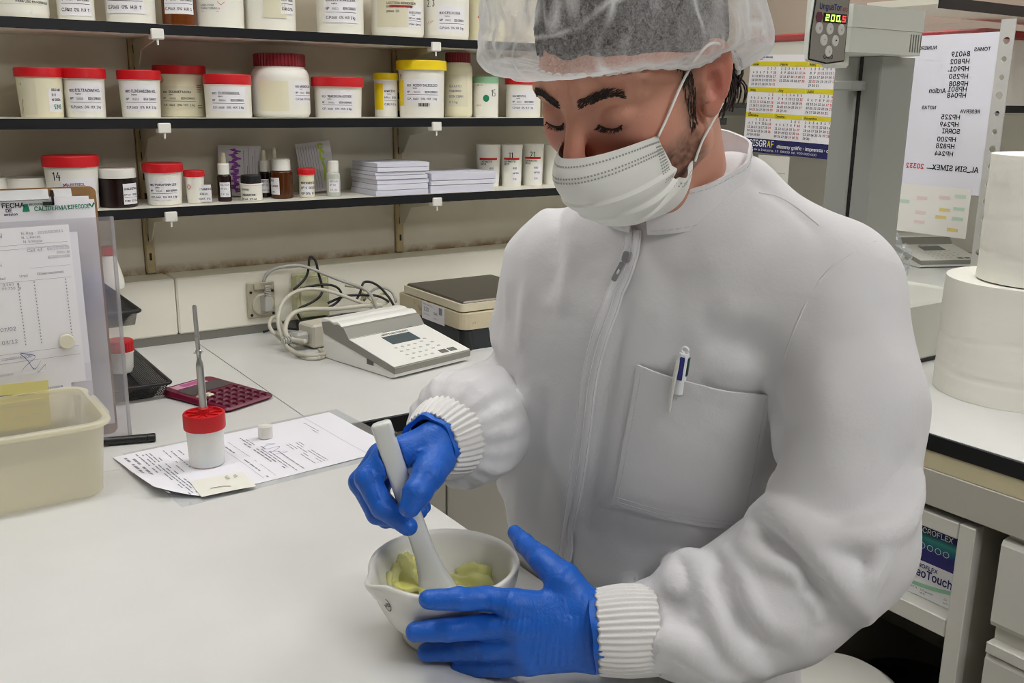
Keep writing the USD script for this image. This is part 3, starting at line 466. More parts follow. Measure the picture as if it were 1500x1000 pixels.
for lab, pts, r, m in (
    ('black cable rising in a tall loop above the cable tangle', [wpt(430, 424, 2.335), wpt(446, 409, 2.34), wpt(452, 392, 2.345), wpt(455, 376, 2.35), wpt(461, 380, 2.345), wpt(466, 398, 2.34), wpt(472, 420, 2.33), wpt(470, 432, 2.32), wpt(450, 446, 2.31), wpt(436, 455, 2.31), wpt(442, 470, 2.31)], .0032, CORDB),
    ('black cable curving level behind the grey cords', [wpt(440, 423, 2.33), wpt(470, 417, 2.325), wpt(494, 421, 2.315), wpt(500, 432, 2.31), wpt(492, 444, 2.30), wpt(478, 452, 2.30)], .0032, CORDB),
    ('black cable snaking towards the balance', [wpt(480, 444, 2.31), wpt(505, 434, 2.30), wpt(530, 432, 2.29), wpt(555, 434, 2.28), wpt(570, 442, 2.26)], .0032, CORDB),
    ('black cable in an arch beside the balance', [wpt(521, 441, 2.29), wpt(529, 424, 2.30), wpt(534, 413, 2.31), wpt(548, 415, 2.30), wpt(562, 426, 2.29), wpt(572, 439, 2.27), wpt(578, 450, 2.25)], .0032, CORDB),
    ('thin black cable along the foot of the cable trunking', [onz(385, 486, .905)*[1, 1, 1], onz(410, 481, .910), onz(440, 482, .906), onz(470, 480, .908)], .003, CORDB),
    ('thick pale cord sweeping in a big loop left of the balance terminal', [wpt(560, 447, 2.26), wpt(530, 448, 2.27), wpt(490, 452, 2.27), wpt(450, 453, 2.26), wpt(426, 462, 2.24), wpt(418, 480, 2.22), wpt(424, 495, 2.18), wpt(438, 499, 2.15), wpt(448, 500, 2.13)], .0058, CORDW),
    ('pale cord hanging in a long loop over the counter', [wpt(545, 450, 2.28), wpt(500, 432, 2.29), wpt(470, 424, 2.30), wpt(440, 425, 2.30), wpt(418, 438, 2.29), wpt(408, 460, 2.27), wpt(412, 490, 2.22), onz(428, 512, .906), onz(455, 525, .905), onz(474, 522, .905), onz(468, 512, .906)], .0048, CORDW),
    ('grey cord making a small circle by the socket', [onz(470, 524, .906), onz(440, 520, .905), onz(415, 500, .906), wpt(400, 486, 2.24), wpt(395, 472, 2.28), wpt(402, 464, 2.29), wpt(410, 472, 2.28), wpt(414, 492, 2.22), onz(430, 515, .914), onz(460, 520, .913), onz(500, 510, .906)], .0046, CORDW),
    ('cream coiled lead bundled behind the balance terminal', [wpt(505, 418, 2.33), wpt(520, 420, 2.32), wpt(535, 427, 2.31), wpt(530, 440, 2.30), wpt(540, 446, 2.29), wpt(560, 430, 2.30), wpt(570, 436, 2.28), wpt(560, 446, 2.27), wpt(540, 436, 2.29), wpt(528, 426, 2.30)], .0036, CORDY),
    ('grey lead arching over to the balance', [wpt(533, 440, 2.30), wpt(545, 426, 2.31), wpt(560, 421, 2.31), wpt(574, 428, 2.30), wpt(580, 442, 2.28)], .0036, CORDG)):
    lone('cable', tube(spline(pts, 80), r, 10), m, lab, 'cable', True)
# ---- balance terminal with a printer hood (used twice: the second stands on the far bench)
T_WHITE = M('terminal_white', (240, 239, 234), 0.38, bump=0.00005, bscale=1200); T_GREY = M('terminal_grey', (142, 140, 132), 0.45); SCREEN = M('lcd_screen', (84, 96, 100), 0.15)
def terminal(label, loc, rz, W=0.225, L=0.265, k=1.0, plug=True):
    t = thing('balance_terminal', label, 'scale terminal', loc, rz)
    def ext(poly, x0, x1): return T(prism(poly, x0, x1), (0, 0, 0), rx=math.pi/2, rz=math.pi/2)   # poly in (y, z), along x
    part(t, 'base', ext([(0, .006), (.012, .002), (L-.03, .002), (L, .004), (L, .060), (L-.005, .062), (.02, .016), (.0, .014)], 0, W), T_WHITE, False)
    part(t, 'side_band', ext([(-.002, .0135), (L-.006, .061), (L+.001, .088), (L-.03, .094), (L-.05, .089), (L-.062, .092), (L-.085, .086), (L-.105, .062), (0, .029), (-.003, .027)], -.002, W+.002), T_GREY, False)
    part(t, 'keypad_panel', ext([(.001, .0275), (L-.105, .0605), (L-.1055, .0635), (-.001, .0305)], -.0015, W+.0015), T_WHITE, False)
    hood = [(L-.104, .0615)] + [(L-.104+.034*(1-math.cos(a)), .0635+.030*math.sin(a)**1.0*0+.0305*(1-math.cos(a*1.0))/1.0) for a in np.linspace(0.2, math.pi/2, 7)] + [(L-.060, .0965), (L-.050, .0945), (L-.042, .094), (L-.03, .0975), (L-.004, .0965), (L+.001, .089), (L-.02, .070)]
    part(t, 'printer_hood', ext(hood, -.0015, W+.0015), T_WHITE, False); part(t, 'paper_slot', [box(W*.42, W*.98, L-.1062, L-.1045, .0632, .0648), box(W*.80, W*.83, L-.107, L-.103, .063, .0665)], T_GREY, False)
    fm = frame_mat((0, -.001, .0309), (1, 0, 0), (0, L-.1045, .033)); S = math.hypot(L-.1045, .033)
    F = lambda m: put(m, fm)
    part(t, 'screen', F(T(box(W*.33, W*.70, S*.60, S*.86, -.0005, .0006), (0, 0, 0))), SCREEN, False); part(t, 'brand_print', F(T(words('METTLER TOLEDO', .0065, width=W*.36, bold=True), (W*.36, S*.90, .0004))), INK, False)
    for i in range(4):
        for j in range(4): part(t, 'key', F(box(W*(.30+.085*j)-.0036, W*(.30+.085*j)+.0036, S*(.10+.125*i), S*(.10+.125*i)+.0042, 0, .0007)), M('key_print', (196, 196, 190), 0.5), False)
    for j, i in ((.66, .50), (.74, .56), (.66, .36), (.76, .42), (.66, .24), (.76, .28)): part(t, 'key', F(box(W*j-.004, W*j+.004, S*i, S*i+.005, 0, .0007)), M('key_print', (196, 196, 190), 0.5), False)
    for j in (.66, .78): part(t, 'dark_key', F(box(W*j, W*j+.021, S*.06, S*.06+.016, 0, .0008)), M('key_dark', (110, 110, 106), 0.5), False)
    part(t, 'side_port', box(-.001, .004, L*.28, L*.37, .018, .030), M('port_grey', (96, 94, 88), 0.5), False)
    return t
terminal('white balance terminal with sloping keypad and printer hood beside the sleeve', (0.936, 1.822, TABLE), math.radians(12))
t = thing('power_connector', 'white square adapter with a cord plugged into the left side of the terminal', 'adapter', onz(478, 506, TABLE)+np.array([0.02, 0.02, 0]), math.radians(12)); part(t, 'block', box(-.075, .015, -.035, .03, .004, .062, .005), CORDW, False); part(t, 'plug', box(-.115, -.076, -.024, .012, .016, .046, .006), CORDG, False); part(t, 'strain_relief', [T(trimesh.creation.cylinder(.010-.0007*i, .004, sections=14), (-.118-.006*i, -.006, .030), ry=math.pi/2) for i in range(5)], CORDG, 30)
# ---- precision balance
t = thing('precision_balance', 'rust-stained cream balance with a dark steel pan and black foot', 'scale', (1.185, 1.945, TABLE))
rusty = usdkit.material(stage, '/World/Looks/rusty_cream', {'tc': ('texture_coordinate', {}), 'n': ('noise_texture', dict(scale=18.0, detail=6.0, roughness=0.7)), 'r': ('rgb_ramp', dict(ramp=[(0.0, lin((206, 196, 168))), (0.56, lin((202, 190, 160))), (0.68, lin((150, 112, 60)))])), 'p': ('principled_bsdf', dict(roughness=0.45))}, [('tc.object', 'n.vector'), ('n.fac', 'r.fac'), ('r.color', 'p.base_color')], surface='p.BSDF')
part(t, 'foot', hull([(x, y, z) for x, y in rrect(.27, .32, .03, 4) for z in (0.0,)] + [(x*1.0, y*1.0, .055) for x, y in rrect(.285, .335, .03, 4)]).apply_translation([.148, .172, 0]), M('balance_black', (38, 42, 46), 0.5), False)
part(t, 'leg', [T(trimesh.creation.cylinder(.018, .05, sections=20), (.02, .02, .026))], BLACK, 30)
part(t, 'case', prism([(x+.148, y+.172) for x, y in rrect(.296, .345, .025, 5)], .055, .094), rusty, False); part(t, 'pan_tray', T(prism(rrect(.286, .305, .012, 4), .097, .116), (.15, .168, 0)), M('cream_pan', (214, 206, 182), 0.4), False)
part(t, 'pan', T(hull([(x, y, z) for x, y in rrect(.272, .29, .006, 3) for z in (.116, .1175)]+[(x, y, .121) for x, y in rrect(.266, .284, .006, 3)]), (.15, .168, 0)), M('dark_pan', (108, 102, 94), 0.35, metal=0.6), False)
fm = frame_mat((-0.0006, .20, .050), (0, -1, 0), (0, 0, 1)); st = part(t, 'sticker', put(box(0, .115, 0, .046, 0, .0006), fm), LABEL, False)
part(st, 'lettering', [put(T(words(w, h, bold=b), (x, y, .0009)), fm) for w, h, x, y, b in (('PRECISION 0,01 g', .004, .006, .037, 0), ('320', .010, .010, .022, 1), ('Max 3200 g', .004, .010, .012, 0), ('OIML', .006, .06, .02, 1), ('e=0,1 g', .004, .06, .008, 0))] + [put(T(box(.088, .104, .024, .042, 0, .0003), (0, 0, .0006)), fm)], GREYINK, False)

# ================================================================== on the near worktop
# ---- calculator
pf, pl, pb, pr_ = (onz(x, y, TABLE)[:2] for x, y in ((347, 609), (251, 583), (291, 557), (390, 581)))
c = (pf+pl+pb+pr_)/4; ux = ((pf-pl)+(pr_-pb))/2; uy = ((pb-pl)+(pr_-pf))/2; Lc, Wc = np.linalg.norm(ux), np.linalg.norm(uy); ang = math.atan2(ux[1], ux[0])
t = thing('calculator', 'maroon desk calculator with small square keys behind the red-lidded cup', 'calculator', (c[0], c[1], TABLE), ang)
CM = M('calculator_maroon', (112, 16, 52), 0.35); CK = M('calculator_key', (92, 12, 44), 0.35)
part(t, 'case', hull([(x, y, 0.001) for x, y in rrect(Lc*.94, Wc*.94, .012)]+[(x, y, .006) for x, y in rrect(Lc, Wc, .016)]+[(x*.98, y*.96, .010+.006*(0.5-x/Lc)) for x, y in rrect(Lc*.985, Wc*.97, .014)]), CM, 30)
fm = frame_mat((0, 0, .0131), (1, 0, -.006/Lc), (0, 1, 0)); F = lambda m: put(m, fm)
part(t, 'display', F(box(-Lc*.30, -Lc*.08, -Wc*.40, Wc*.42, 0, .0006)), M('calc_display', (70, 62, 66), 0.2), False); st = part(t, 'sticker', F(box(-Lc*.45, -Lc*.33, -Wc*.36, Wc*.25, 0, .0005)), M('pink_sticker', (214, 160, 186), 0.5), False); part(st, 'sticker_print', F(T(box(-Lc*.43, -Lc*.35, -Wc*.2, Wc*.15, 0, .0002), (0, 0, .0005))), M('pink_print', (190, 90, 150), 0.5), False)
for i in range(5):
    for j in range(6):
        if i == 0 and j in (0, 1): m_ = CREAM
        else: m_ = CK
        x, y = -Lc*.02+i*Lc*.105, -Wc*.40+j*Wc*.145
        part(t, 'key', F(hull([(x, y, 0), (x+Lc*.085, y, 0), (x+Lc*.085, y+Wc*.11, 0), (x, y+Wc*.11, 0), (x+.002, y+.002, .003), (x+Lc*.085-.002, y+.002, .003), (x+Lc*.085-.002, y+Wc*.11-.002, .003), (x+.002, y+Wc*.11-.002, .003)])), m_, False)
# ---- printed sheets in a clear sleeve
A, B, D = onz(165, 668, TABLE+.004), onz(216, 745, TABLE+.004), onz(482, 602, TABLE+.004); u = (D-A); Lu = np.linalg.norm(u); u /= Lu; v = B-A; v -= u*np.dot(u, v); Wv = np.linalg.norm(v); v /= Wv
SHEET_M = frame_mat((A[0], A[1], TABLE), v, u)            # x: reading direction, y: up the page
t = thing('document_sleeve', 'clear plastic sleeve lying under the printed sheet on the worktop', 'plastic sleeve', mat=SHEET_M)
part(t, 'sleeve', box(-.012, Wv+.018, .02, Lu+.022, .0002, .0010), see_through('clear_sleeve', (250, 251, 252), milk=0.18), False)
t = thing('printed_sheet', 'long printed form with a curled left end under the red-lidded cup', 'paper', mat=SHEET_M)
def curl(x, y): return .0016 + .016*np.clip(1-y/.09, 0, 1)**2*(x/Wv) + .0006*np.sin(x*30+y*17)
part(t, 'sheet', sheet(22, 40, lambda U, V: np.stack([U*Wv*(1-.18*np.clip(1-V*Lu/.05, 0, 1)*(U > .5)), V*Lu, curl(U*Wv, V*Lu)], -1), .0004), M('form_paper', (240, 239, 246), 0.8), True)
r2 = np.random.default_rng(11); L = []
def textrow(y, x0, x1, h, dens=0.75):
    x = x0
    while x < x1:
        w = r2.uniform(.006, .022)
        if r2.random() < dens:
            n = 3; L.append(seg_bar(x, min(x+w, x1), y, y+h, n))
        x += w+.003
for y, x0, x1, h in [(.012, .02, .24, .0045), (.022, .02, .2, .0045), (.034, .0, .12, .0025), (.034, .16, .25, .0025), (.042, .02, .25, .0022), (.048, .02, .25, .0022), (.054, .02, .24, .0022), (.060, .05, .24, .0022), (.072, .1, .24, .0018), (.078, .02, .09, .0018), (.088, .03, .12, .002), (.1, .02, .06, .002), (.172, .0, .24, .0026), (.186, .02, .24, .0008), (.205, .02, .2, .0025), (.211, .02, .22, .0025), (.217, .05, .22, .0018), (.223, .1, .24, .0018), (.236, .14, .24, .002), (.262, .12, .23, .0016), (.268, .12, .23, .0016), (.274, .12, .23, .0016), (.280, .12, .23, .0016), (.286, .12, .23, .0016), (.335, .02, .1, .0016), (.341, .03, .09, .0016)]: textrow(y, x0, min(x1, Wv-.008), h)
L += [seg_bar(.005, Wv-.01, .355, .3556, 8), seg_bar(.005, Wv*.95, .165, .1655, 8)]
def lay(m, lift=.0005): w_ = m.vertices.copy(); w_[:, 2] = curl(w_[:, 0], w_[:, 1])+lift; return mesh_of(w_, m.faces)
part(t, 'print', [lay(m) for m in L], GREYINK, False, kind='stuff')
sg = strokes([[(.095+.008*k+.004*math.sin(3*k), .235+.014*math.sin(2.1*k)) for k in np.linspace(0, 8, 60)]], .0008); part(t, 'signature', lay(sg), BLUEINK, False)
t = thing('paper_note', 'small cream note with a scribbled mark on the printed sheet', 'note', mat=SHEET_M @ trimesh.transformations.translation_matrix([.190, .062, .0035]) @ trimesh.transformations.rotation_matrix(-.12, [0, 0, 1]))
part(t, 'slip', sheet(10, 10, lambda U, V: np.stack([U*.075, V*.085, .0012+.0015*U+.0008*np.sin(V*3)], -1), .0003), M('note_paper', (238, 237, 226), 0.8), True); part(t, 'handwriting', [T(strokes([[(.05, .02), (.052, .04), (.058, .05)]], .0016), (0, 0, .0042)), T(strokes([[(.01+.004*k, .055+.003*math.sin(5*k)) for k in np.linspace(0, 4, 20)]], .0007), (0, 0, .0036)), T(strokes([[(.012+.004*k, .068+.003*math.sin(4*k)) for k in np.linspace(0, 3, 20)]], .0007), (0, 0, .0036))], INK, False)
# ---- measuring cup with red lid and steel spindle
p = onz(304, 655, TABLE+.03); p = np.array([.4365, 1.542, TABLE+.0035]); s = depth_of(p)/FPX
t = thing('mixing_cup', 'translucent white cup with a red screw lid on the printed sheet', 'cup', p); rc = 26*s; pfr = p-np.array([math.sin(YAW-.3), math.cos(YAW-.3), 0])*rc; hc = hpx(pfr, 632)-p[2]; ht = hpx(pfr, 611)-p[2]
part(t, 'cup', lathe([(0, .001), (rc*.9, .001), (rc*.93, 0), (rc*.96, .002), (rc*1.02, hc), (rc*1.02, hc+.002), (0, hc+.002)], 48), M('cup_pp', (244, 243, 240), 0.35, subsurface_weight=0.3, subsurface_scale=0.01), 40)
part(t, 'lid', lathe([(0, hc-.002), (rc*1.12, hc-.002), (rc*1.14, hc), (rc*1.14, ht-.002), (rc*1.1, ht), (rc*1.0, ht), (rc*.97, ht-.004), (rc*.32, ht-.003), (rc*.28, ht+.007), (rc*.16, ht+.009), (0, ht+.009)], 48), RED, 35)
part(t, 'lid_rib', [T(box(rc*.25, rc*.98, -.0015, .0015, ht-.004, ht-.001), (0, 0, 0), rz=math.pi*k/4) for k in range(8)], RED, False)
t = thing('mixing_spindle', 'stepped steel stirring spindle standing upright out of the red lid', 'spindle', (p[0], p[1], p[2]+ht+.002)); top = hpx(p, 446)-p[2]-ht-.002
tl = lathe([(0, 0), (.0062, 0), (.0062, top*.42), (.0056, top*.46), (.0036, top*.50), (.0036, top*.545), (.0048, top*.55), (.0048, top*.58), (.0036, top*.59), (.0036, top*.70), (.0044, top*.705), (.0044, top*.72), (.0036, top*.73), (.0036, top-.002), (.0025, top), (0, top)], 20)
lean = trimesh.transformations.rotation_matrix(math.radians(-1.0), [0, 1, 0]); tl.apply_transform(lean); part(t, 'shaft', tl, STEEL, 30); part(t, 'pin', T(trimesh.creation.cylinder(.0012, .016, sections=8), (-.0015, 0, top*.56), ry=math.pi/2), STEEL)
q = onz(389, 640, TABLE+.003); t = thing('screw_cap', 'tiny white screw cap lying on the printed sheet', 'cap', (q[0], q[1], TABLE+.0032)); part(t, 'cap', lathe([(0, 0), (.0128, 0), (.013, .001), (.0128, .021), (.0118, .0225), (0, .0225)], 36), WHITE, 30); part(t, 'inner_rim', lathe([(.0088, .0222), (.0098, .0222), (.0098, .0232), (.0088, .0232), (.0088, .0222)], 30), WHITE)
# ---- marker
a_, b_ = onz(150, 647, TABLE+.008), onz(228, 640, TABLE+.008); d = b_-a_; Lm = np.linalg.norm(d)
t = thing('marker_pen', 'black marker pen lying with its end past the clear document stand', 'pen', a_*[1, 1, 0]+[0, 0, TABLE+.008], math.atan2(d[1], d[0])); part(t, 'barrel', T(lathe([(0, 0), (.007, 0), (.0075, .004), (.0075, Lm-.014), (.006, Lm-.013), (.006, Lm-.012), (0, Lm-.012)], 24), ry=math.pi/2), BLACK, 30); part(t, 'end_cap', T(lathe([(0, Lm-.013), (.0078, Lm-.013), (.0078, Lm-.002), (.0065, Lm), (0, Lm)], 24), ry=math.pi/2), BLACK, 30)
# ---- mesh trays with cups
def mesh_panel(w, h, pitch=.0062, r=.0005):
    out = []
    for sgn in (1, -1):
        for c_ in np.arange(-h, w+h, pitch):
            x0, x1 = max(0, c_ if sgn > 0 else c_-h), min(w, c_+h if sgn > 0 else c_)
            if sgn > 0: pts = [(max(c_, 0), max(-c_, 0)), (min(c_+h, w), min(w-c_, h))]
            else: pts = [(max(c_-h, 0), min(c_, h)), (min(c_, w), max(c_-w, 0))]
            (xa, ya), (xb, yb) = pts
            if xb-xa < 1e-3 or not (0 <= ya <= h+1e-9 and 0 <= yb <= h+1e-9): continue
            n_ = np.array([-(yb-ya), xb-xa])/math.hypot(xb-xa, yb-ya)*r
            v_ = [(xa+n_[0], ya+n_[1], 0), (xa-n_[0], ya-n_[1], 0), (xb+n_[0], yb+n_[1], 0), (xb-n_[0], yb-n_[1], 0), ((xa+xb)/2, (ya+yb)/2, 0)]
            w0 = [(x, y, z) for x, y, _ in v_[:4] for z in (-r, r)]
            out.append(mesh_of(w0, [(0, 4, 5), (0, 5, 1), (2, 3, 7), (2, 7, 6), (1, 5, 7), (1, 7, 3), (0, 2, 6), (0, 6, 4)]))
    return trimesh.util.concatenate(out)
WIRE = M('black_wire', (26, 26, 28), 0.4)
def wire_tray(label, x1, y0, z0, W=.25, Dp=.33, h=.034, fl=.03, post=0):
    t = thing('mesh_tray', label, 'letter tray', (x1, y0, z0))
    part(t, 'mesh_floor', T(mesh_panel(W-fl, Dp-fl), (-W, fl, .001)), WIRE, False, kind='stuff')
    part(t, 'mesh_side', put(mesh_panel(Dp, math.hypot(h, fl)), frame_mat((-fl, fl, .001), (0, 1, 0), (fl, 0, h))), WIRE, False, kind='stuff'); part(t, 'mesh_front', put(mesh_panel(W-.005, math.hypot(h, fl)), frame_mat((-W, fl, .001), (1, 0, 0), (0, -fl, h))), WIRE, False, kind='stuff')
    part(t, 'rim', tube(np.array([(-W, 0, h), (-W*.5, 0, h), (-.004, 0, h), (0, .004, h), (0, Dp*.5, h), (0, Dp, h)]), .0042, 10), WIRE, True); part(t, 'floor_frame', tube(np.array([(-W, fl, .002), (-W*.5, fl, .002), (-fl-.003, fl, .002), (-fl, fl+.003, .002), (-fl, Dp*.5, .002), (-fl, Dp, .002)]), .0022, 8), WIRE, True)
    for yy in (.10, Dp-.05):
        if post: part(t, 'post', tube(np.array([(-W+.02, yy, 0), (-W+.02, yy, -post)]), .003, 8), WIRE, True)
    return t
c1 = onz(250, 559, TABLE+.036); wire_tray('lower black wire mesh tray holding red-capped cups', c1[0], c1[1], TABLE+.0005)
c2 = ony(205, 455, c1[1]-.03); wire_tray('upper black wire mesh tray just behind the clear document stand', c2[0], c2[1], c2[2]-.034, post=c2[2]-.034-TABLE-.001)
for k, (px_, pyb, w, yl0, yl1, lab) in enumerate(((179, 500, 36, 475, 492, 'red-capped white cup standing rear in the lower mesh tray'), (176, 545, 40, 497, 513, 'red-capped white cup standing front in the lower mesh tray'))):
    q = onz(px_, pyb, TABLE+.004)-np.array([-.004, 0, -.0008]); s = depth_of(q)/FPX; t = thing('sample_cup', lab, 'cup', q, 0, 'red-capped cups in the mesh trays'); r = w*s/2*.9; h0 = hpx(q, yl1)-q[2]; h1 = hpx(q, yl0)-q[2]
    part(t, 'cup', lathe_body(r*.9, r, h0), JARW, 35); part(t, 'cap', lid_mesh(r*1.06, h0, h1, 24), RED)
q = onz(163, 422, c2[2]-.030); t = thing('sample_bottle', 'white conical bottle with red cap in the upper mesh tray', 'bottle', q); part(t, 'body', lathe([(0, 0), (.028, 0), (.030, .003), (.030, .02), (.016, .075), (.015, .08), (0, .08)], 36), JARW, 40); part(t, 'cap', lid_mesh(.017, .078, .098, 20), RED)
# ---- clear document stand with its papers
br = onz(194, 647, TABLE); tr_ = ony(166, 317, br[1]+.015); Hs = tr_[2]-TABLE
x_off = tr_[0]-br[0]
CLEAR = see_through('clear_stand', (252, 251, 252), milk=0.06)
t = thing('document_stand', 'clear plastic document stand holding printed forms behind the tub', 'document stand', (br[0], br[1], TABLE))
def stand_pt(U, V, off): return np.stack([-.36+.36*U+x_off*V, .015*V+off+0*U, Hs*V], -1)
part(t, 'front_sheet', sheet(3, 3, lambda U, V: stand_pt(U, V, -.001), .0012), CLEAR, False); part(t, 'rear_sheet', sheet(3, 3, lambda U, V: stand_pt(U, V, .006), .0012), CLEAR, False)
part(t, 'side_edge', hull([stand_pt(np.array(u_), np.array(v_), o) for u_ in (.986, 1.0) for v_ in (0, 1) for o in (-.002, .0068)]), see_through('clear_edge', (240, 241, 243), milk=0.3), False)
part(t, 'magnet', T(lathe([(0, 0), (.0125, 0), (.0125, .004), (.011, .005), (0, .005)], 30), ony(97, 499, br[1]+.004)-[br[0], br[1], TABLE]+[0, -.004, 0], rx=math.pi/2), CREAM)
def form(label, pts_px, Y, mat, rows, ink=GREYINK):
    """A sheet of paper standing in the plane y = Y; corners given where they are seen: top left, top right, bottom right, bottom left."""
    P = [ony(x, y, Y) for x, y in pts_px]; ux = P[1]-P[0]; W = np.linalg.norm(ux); uy = P[0]-P[3]; H = np.linalg.norm(uy); fm = frame_mat((P[3][0], Y, P[3][2]), ux, uy)
    global FORM_INV; FORM_INV = np.linalg.inv(fm); t = thing('printed_form', label, 'paper', mat=fm); part(t, 'sheet', box(0, W, 0, H, -.0003, 0), mat, False)
    if rows: part(t, 'print', [T(m, (0, 0, .0005)) for m in rows(W, H)], ink, False, kind='stuff')
    return t, W, H
def rows1(W, H):
    o = []; X = lambda px_: (px_+60)/193.0*W; Yp = lambda f: H*(1-f)
    o += [T(words('FORMULACION', .0075), (X(-45), Yp(.055), 0)), T(words('N. Reg. : 2020/000011', .0042), (X(60), Yp(.045), 0)), T(words('N. L.Recet.', .0042), (X(60), Yp(.07), 0)), T(words('N. Entrada', .0042), (X(62), Yp(.095), 0)), T(words('Cad. 63', .0045), (X(66), Yp(.15), 0)), T(words('04/12/2020', .0042), (X(96), Yp(.148), 0)), T(words('CPU. N', .0042), (X(110), Yp(.175), 0)), T(words('ECZO 0.005', .0042), (X(96), Yp(.2), 0)), T(words('FORMULACION', .0045), (X(-20), Yp(.225), 0)), T(words('Cantidad', .0042), (X(5), Yp(.305), 0)), T(words('Unid', .0042), (X(50), Yp(.30), 0)), T(words('Observaciones', .0042), (X(76), Yp(.295), 0)), T(words('0.250   g', .0042), (X(24), Yp(.345), 0)), T(words('99.750   g', .0042), (X(22), Yp(.368), 0)), T(words('- 07/02', .006), (X(4), Yp(.62), 0)), T(words('- 03/12', .006), (X(4), Yp(.70), 0)), T(words('ETIQUETADO Y CONSERVACION', .004), (X(-35), Yp(.80), 0)), T(words('VISTO Y REVISADO', .004), (X(-30), Yp(.90), 0))]
    o += [bar(X(-55), X(128), Yp(f), Yp(f)+.0004) for f in (.105, .13, .325, .765, .82)] + [bar(X(x), X(x)+.0014, Yp(f), Yp(f)+.0022) for x in (4, 46, 70, 118) for f in np.arange(.34, .74, .02)] + [bar(X(66), X(128), Yp(f), Yp(f)+.0003) for f in (.125, .25)]
    return o
form('front printed form in the clear stand, with columns and a signature', [(-60, 341), (132, 328), (150, 570), (-60, 585)], br[1]+.0025, PAPER, rows1)
t, W, H = form('plain form sheet showing its right edge behind the front one in the stand', [(-60, 352), (145, 339), (166, 600), (-60, 620)], br[1]+.0042, M('form_back', (232, 230, 238), 0.8), None)
t, W, H = form('lower printed slip with a blue signature in the clear stand', [(-60, 562), (112, 536), (125, 612), (-60, 640)], br[1]+.0016, PAPER, lambda W, H: [T(words('de Octubre', .005), (W*.72, H*.62, 0)), T(words('1', .005), (W*.35, H*.5, 0))], BLUEINK)
sg = [(30, 553), (36, 538), (52, 522), (44, 519), (30, 518), (40, 527), (52, 540), (60, 528), (56, 545), (66, 534), (64, 548)]; P0 = np.array([.0, br[1], 0]); q3 = spline([ony(x, y, br[1]-.0022) for x, y in sg], 60)
part(t, 'signature', put(mesh_of(np.vstack([q3+[0, 0, .0006], q3-[0.0004, 0, .0006]]), [(k, k+60, k+1) for k in range(59)]+[(k+1, k+60, k+61) for k in range(59)]), FORM_INV), BLUEINK, False)
t, W, H = form('yellow paper slip seen through the frosted tub', [(-60, 570), (76, 556), (80, 620), (-60, 640)], 1.700, M('yellow_slip', (226, 216, 140), 0.8), lambda W, H: [bar(W*a, W*b, H*y, H*y+.0016) for a, b, y in ((.3, .6, .75), (.65, .85, .72), (.3, .95, .5), (.6, .75, .25), (.8, .9, .28))])
# ---- clipboards behind the stand
BOARD = M('hardboard', (150, 112, 66), 0.6, vary=0.2, vscale=60)
for k, (xa, xb, yt, Yc) in enumerate(((72, 139, 272, 1.79), (-60, 78, 274, 1.772))):
    pl_, pr2 = ony(-90 if k == 0 else -60, yt+8, Yc), ony(xb, yt, Yc); z1 = pr2[2]
    t = thing('clipboard', ('brown hardboard clipboard standing behind, its right corner showing', 'clipboard with a wide metal clip at its top edge')[k], 'clipboard', (pr2[0], Yc, TABLE), group=None)
    part(t, 'board', T(prism([(x, y) for x, y in rrect(.24, z1-TABLE-.001, .012)], 0, .003), (-.12, .0, (z1-TABLE)/2+.0005), rx=math.pi/2), BOARD, False); part(t, 'sheet', T(box(-.21+.0, -.004, -.0042, -.0032, .02, z1-TABLE-.022)), PAPER, False)
    part(t, 'clip', T(hull([(-.2, -.004, 0), (-.01, -.004, 0), (-.01, -.012, .004), (-.2, -.012, .004), (-.2, -.006, .02), (-.01, -.006, .02)]), (0 if k else -.03, 0, z1-TABLE-.022)), STEEL, False)
    if k: part(t, 'clip_corner', [box(-.02, -.003, -.014, -.004, z1-TABLE-.028, z1-TABLE-.023), box(-.006, -.003, -.014, -.004, z1-TABLE-.028, z1-TABLE-.004)], BLACK, False)
t, W, H = form('sheet with a green crest and hand-lettered heading clamped in the clipboards', [(-60, 291), (143, 287), (150, 420), (-60, 440)], 1.764, PAPER, None)
P = [ony(-60, 440, 1.764), ony(143, 287, 1.764)]
fmh = frame_mat((0, 1.7634, 0), (1, 0, 0), (0, 0, 1)); g1 = lambda x, y: ony(x, y, 1.7634)
def at_form(m, x, y): q = g1(x, y); return T(put(m, frame_mat((0, 0, 0), (1, 0, 0), (0, 0, 1))), q)
F2 = lambda m, x, y: put(at_form(m, x, y), FORM_INV)
part(t, 'crest', F2(mesh_of([(0, 0, 0), (.011, 0, 0), (.009, .012, 0), (.003, .012, 0)], [(0, 1, 2), (0, 2, 3)]), 33, 310), GREENINK, False); part(t, 'tick_mark', F2(strokes([[(0, .006), (.004, 0), (.008, .007)]], .003), 131, 303), GREENINK, False)
for w, h_, wd_, x, y, ink in (('CALIDERMAY', .0072, .056, 50, 309, GREENINK), ('LIFECODE', .0068, .034, 100, 306, GREENINK), ('ENCOGEN', .0034, .02, 42, 301, GREENINK), ('FECHA', .0075, None, 2, 305, INK), ('DE', .0055, None, 8, 311, INK), ('emision', .004, None, 6, 316, INK)): part(t, 'lettering', F2(words(w, h_, width=wd_, bold=True), x, y), ink, False)
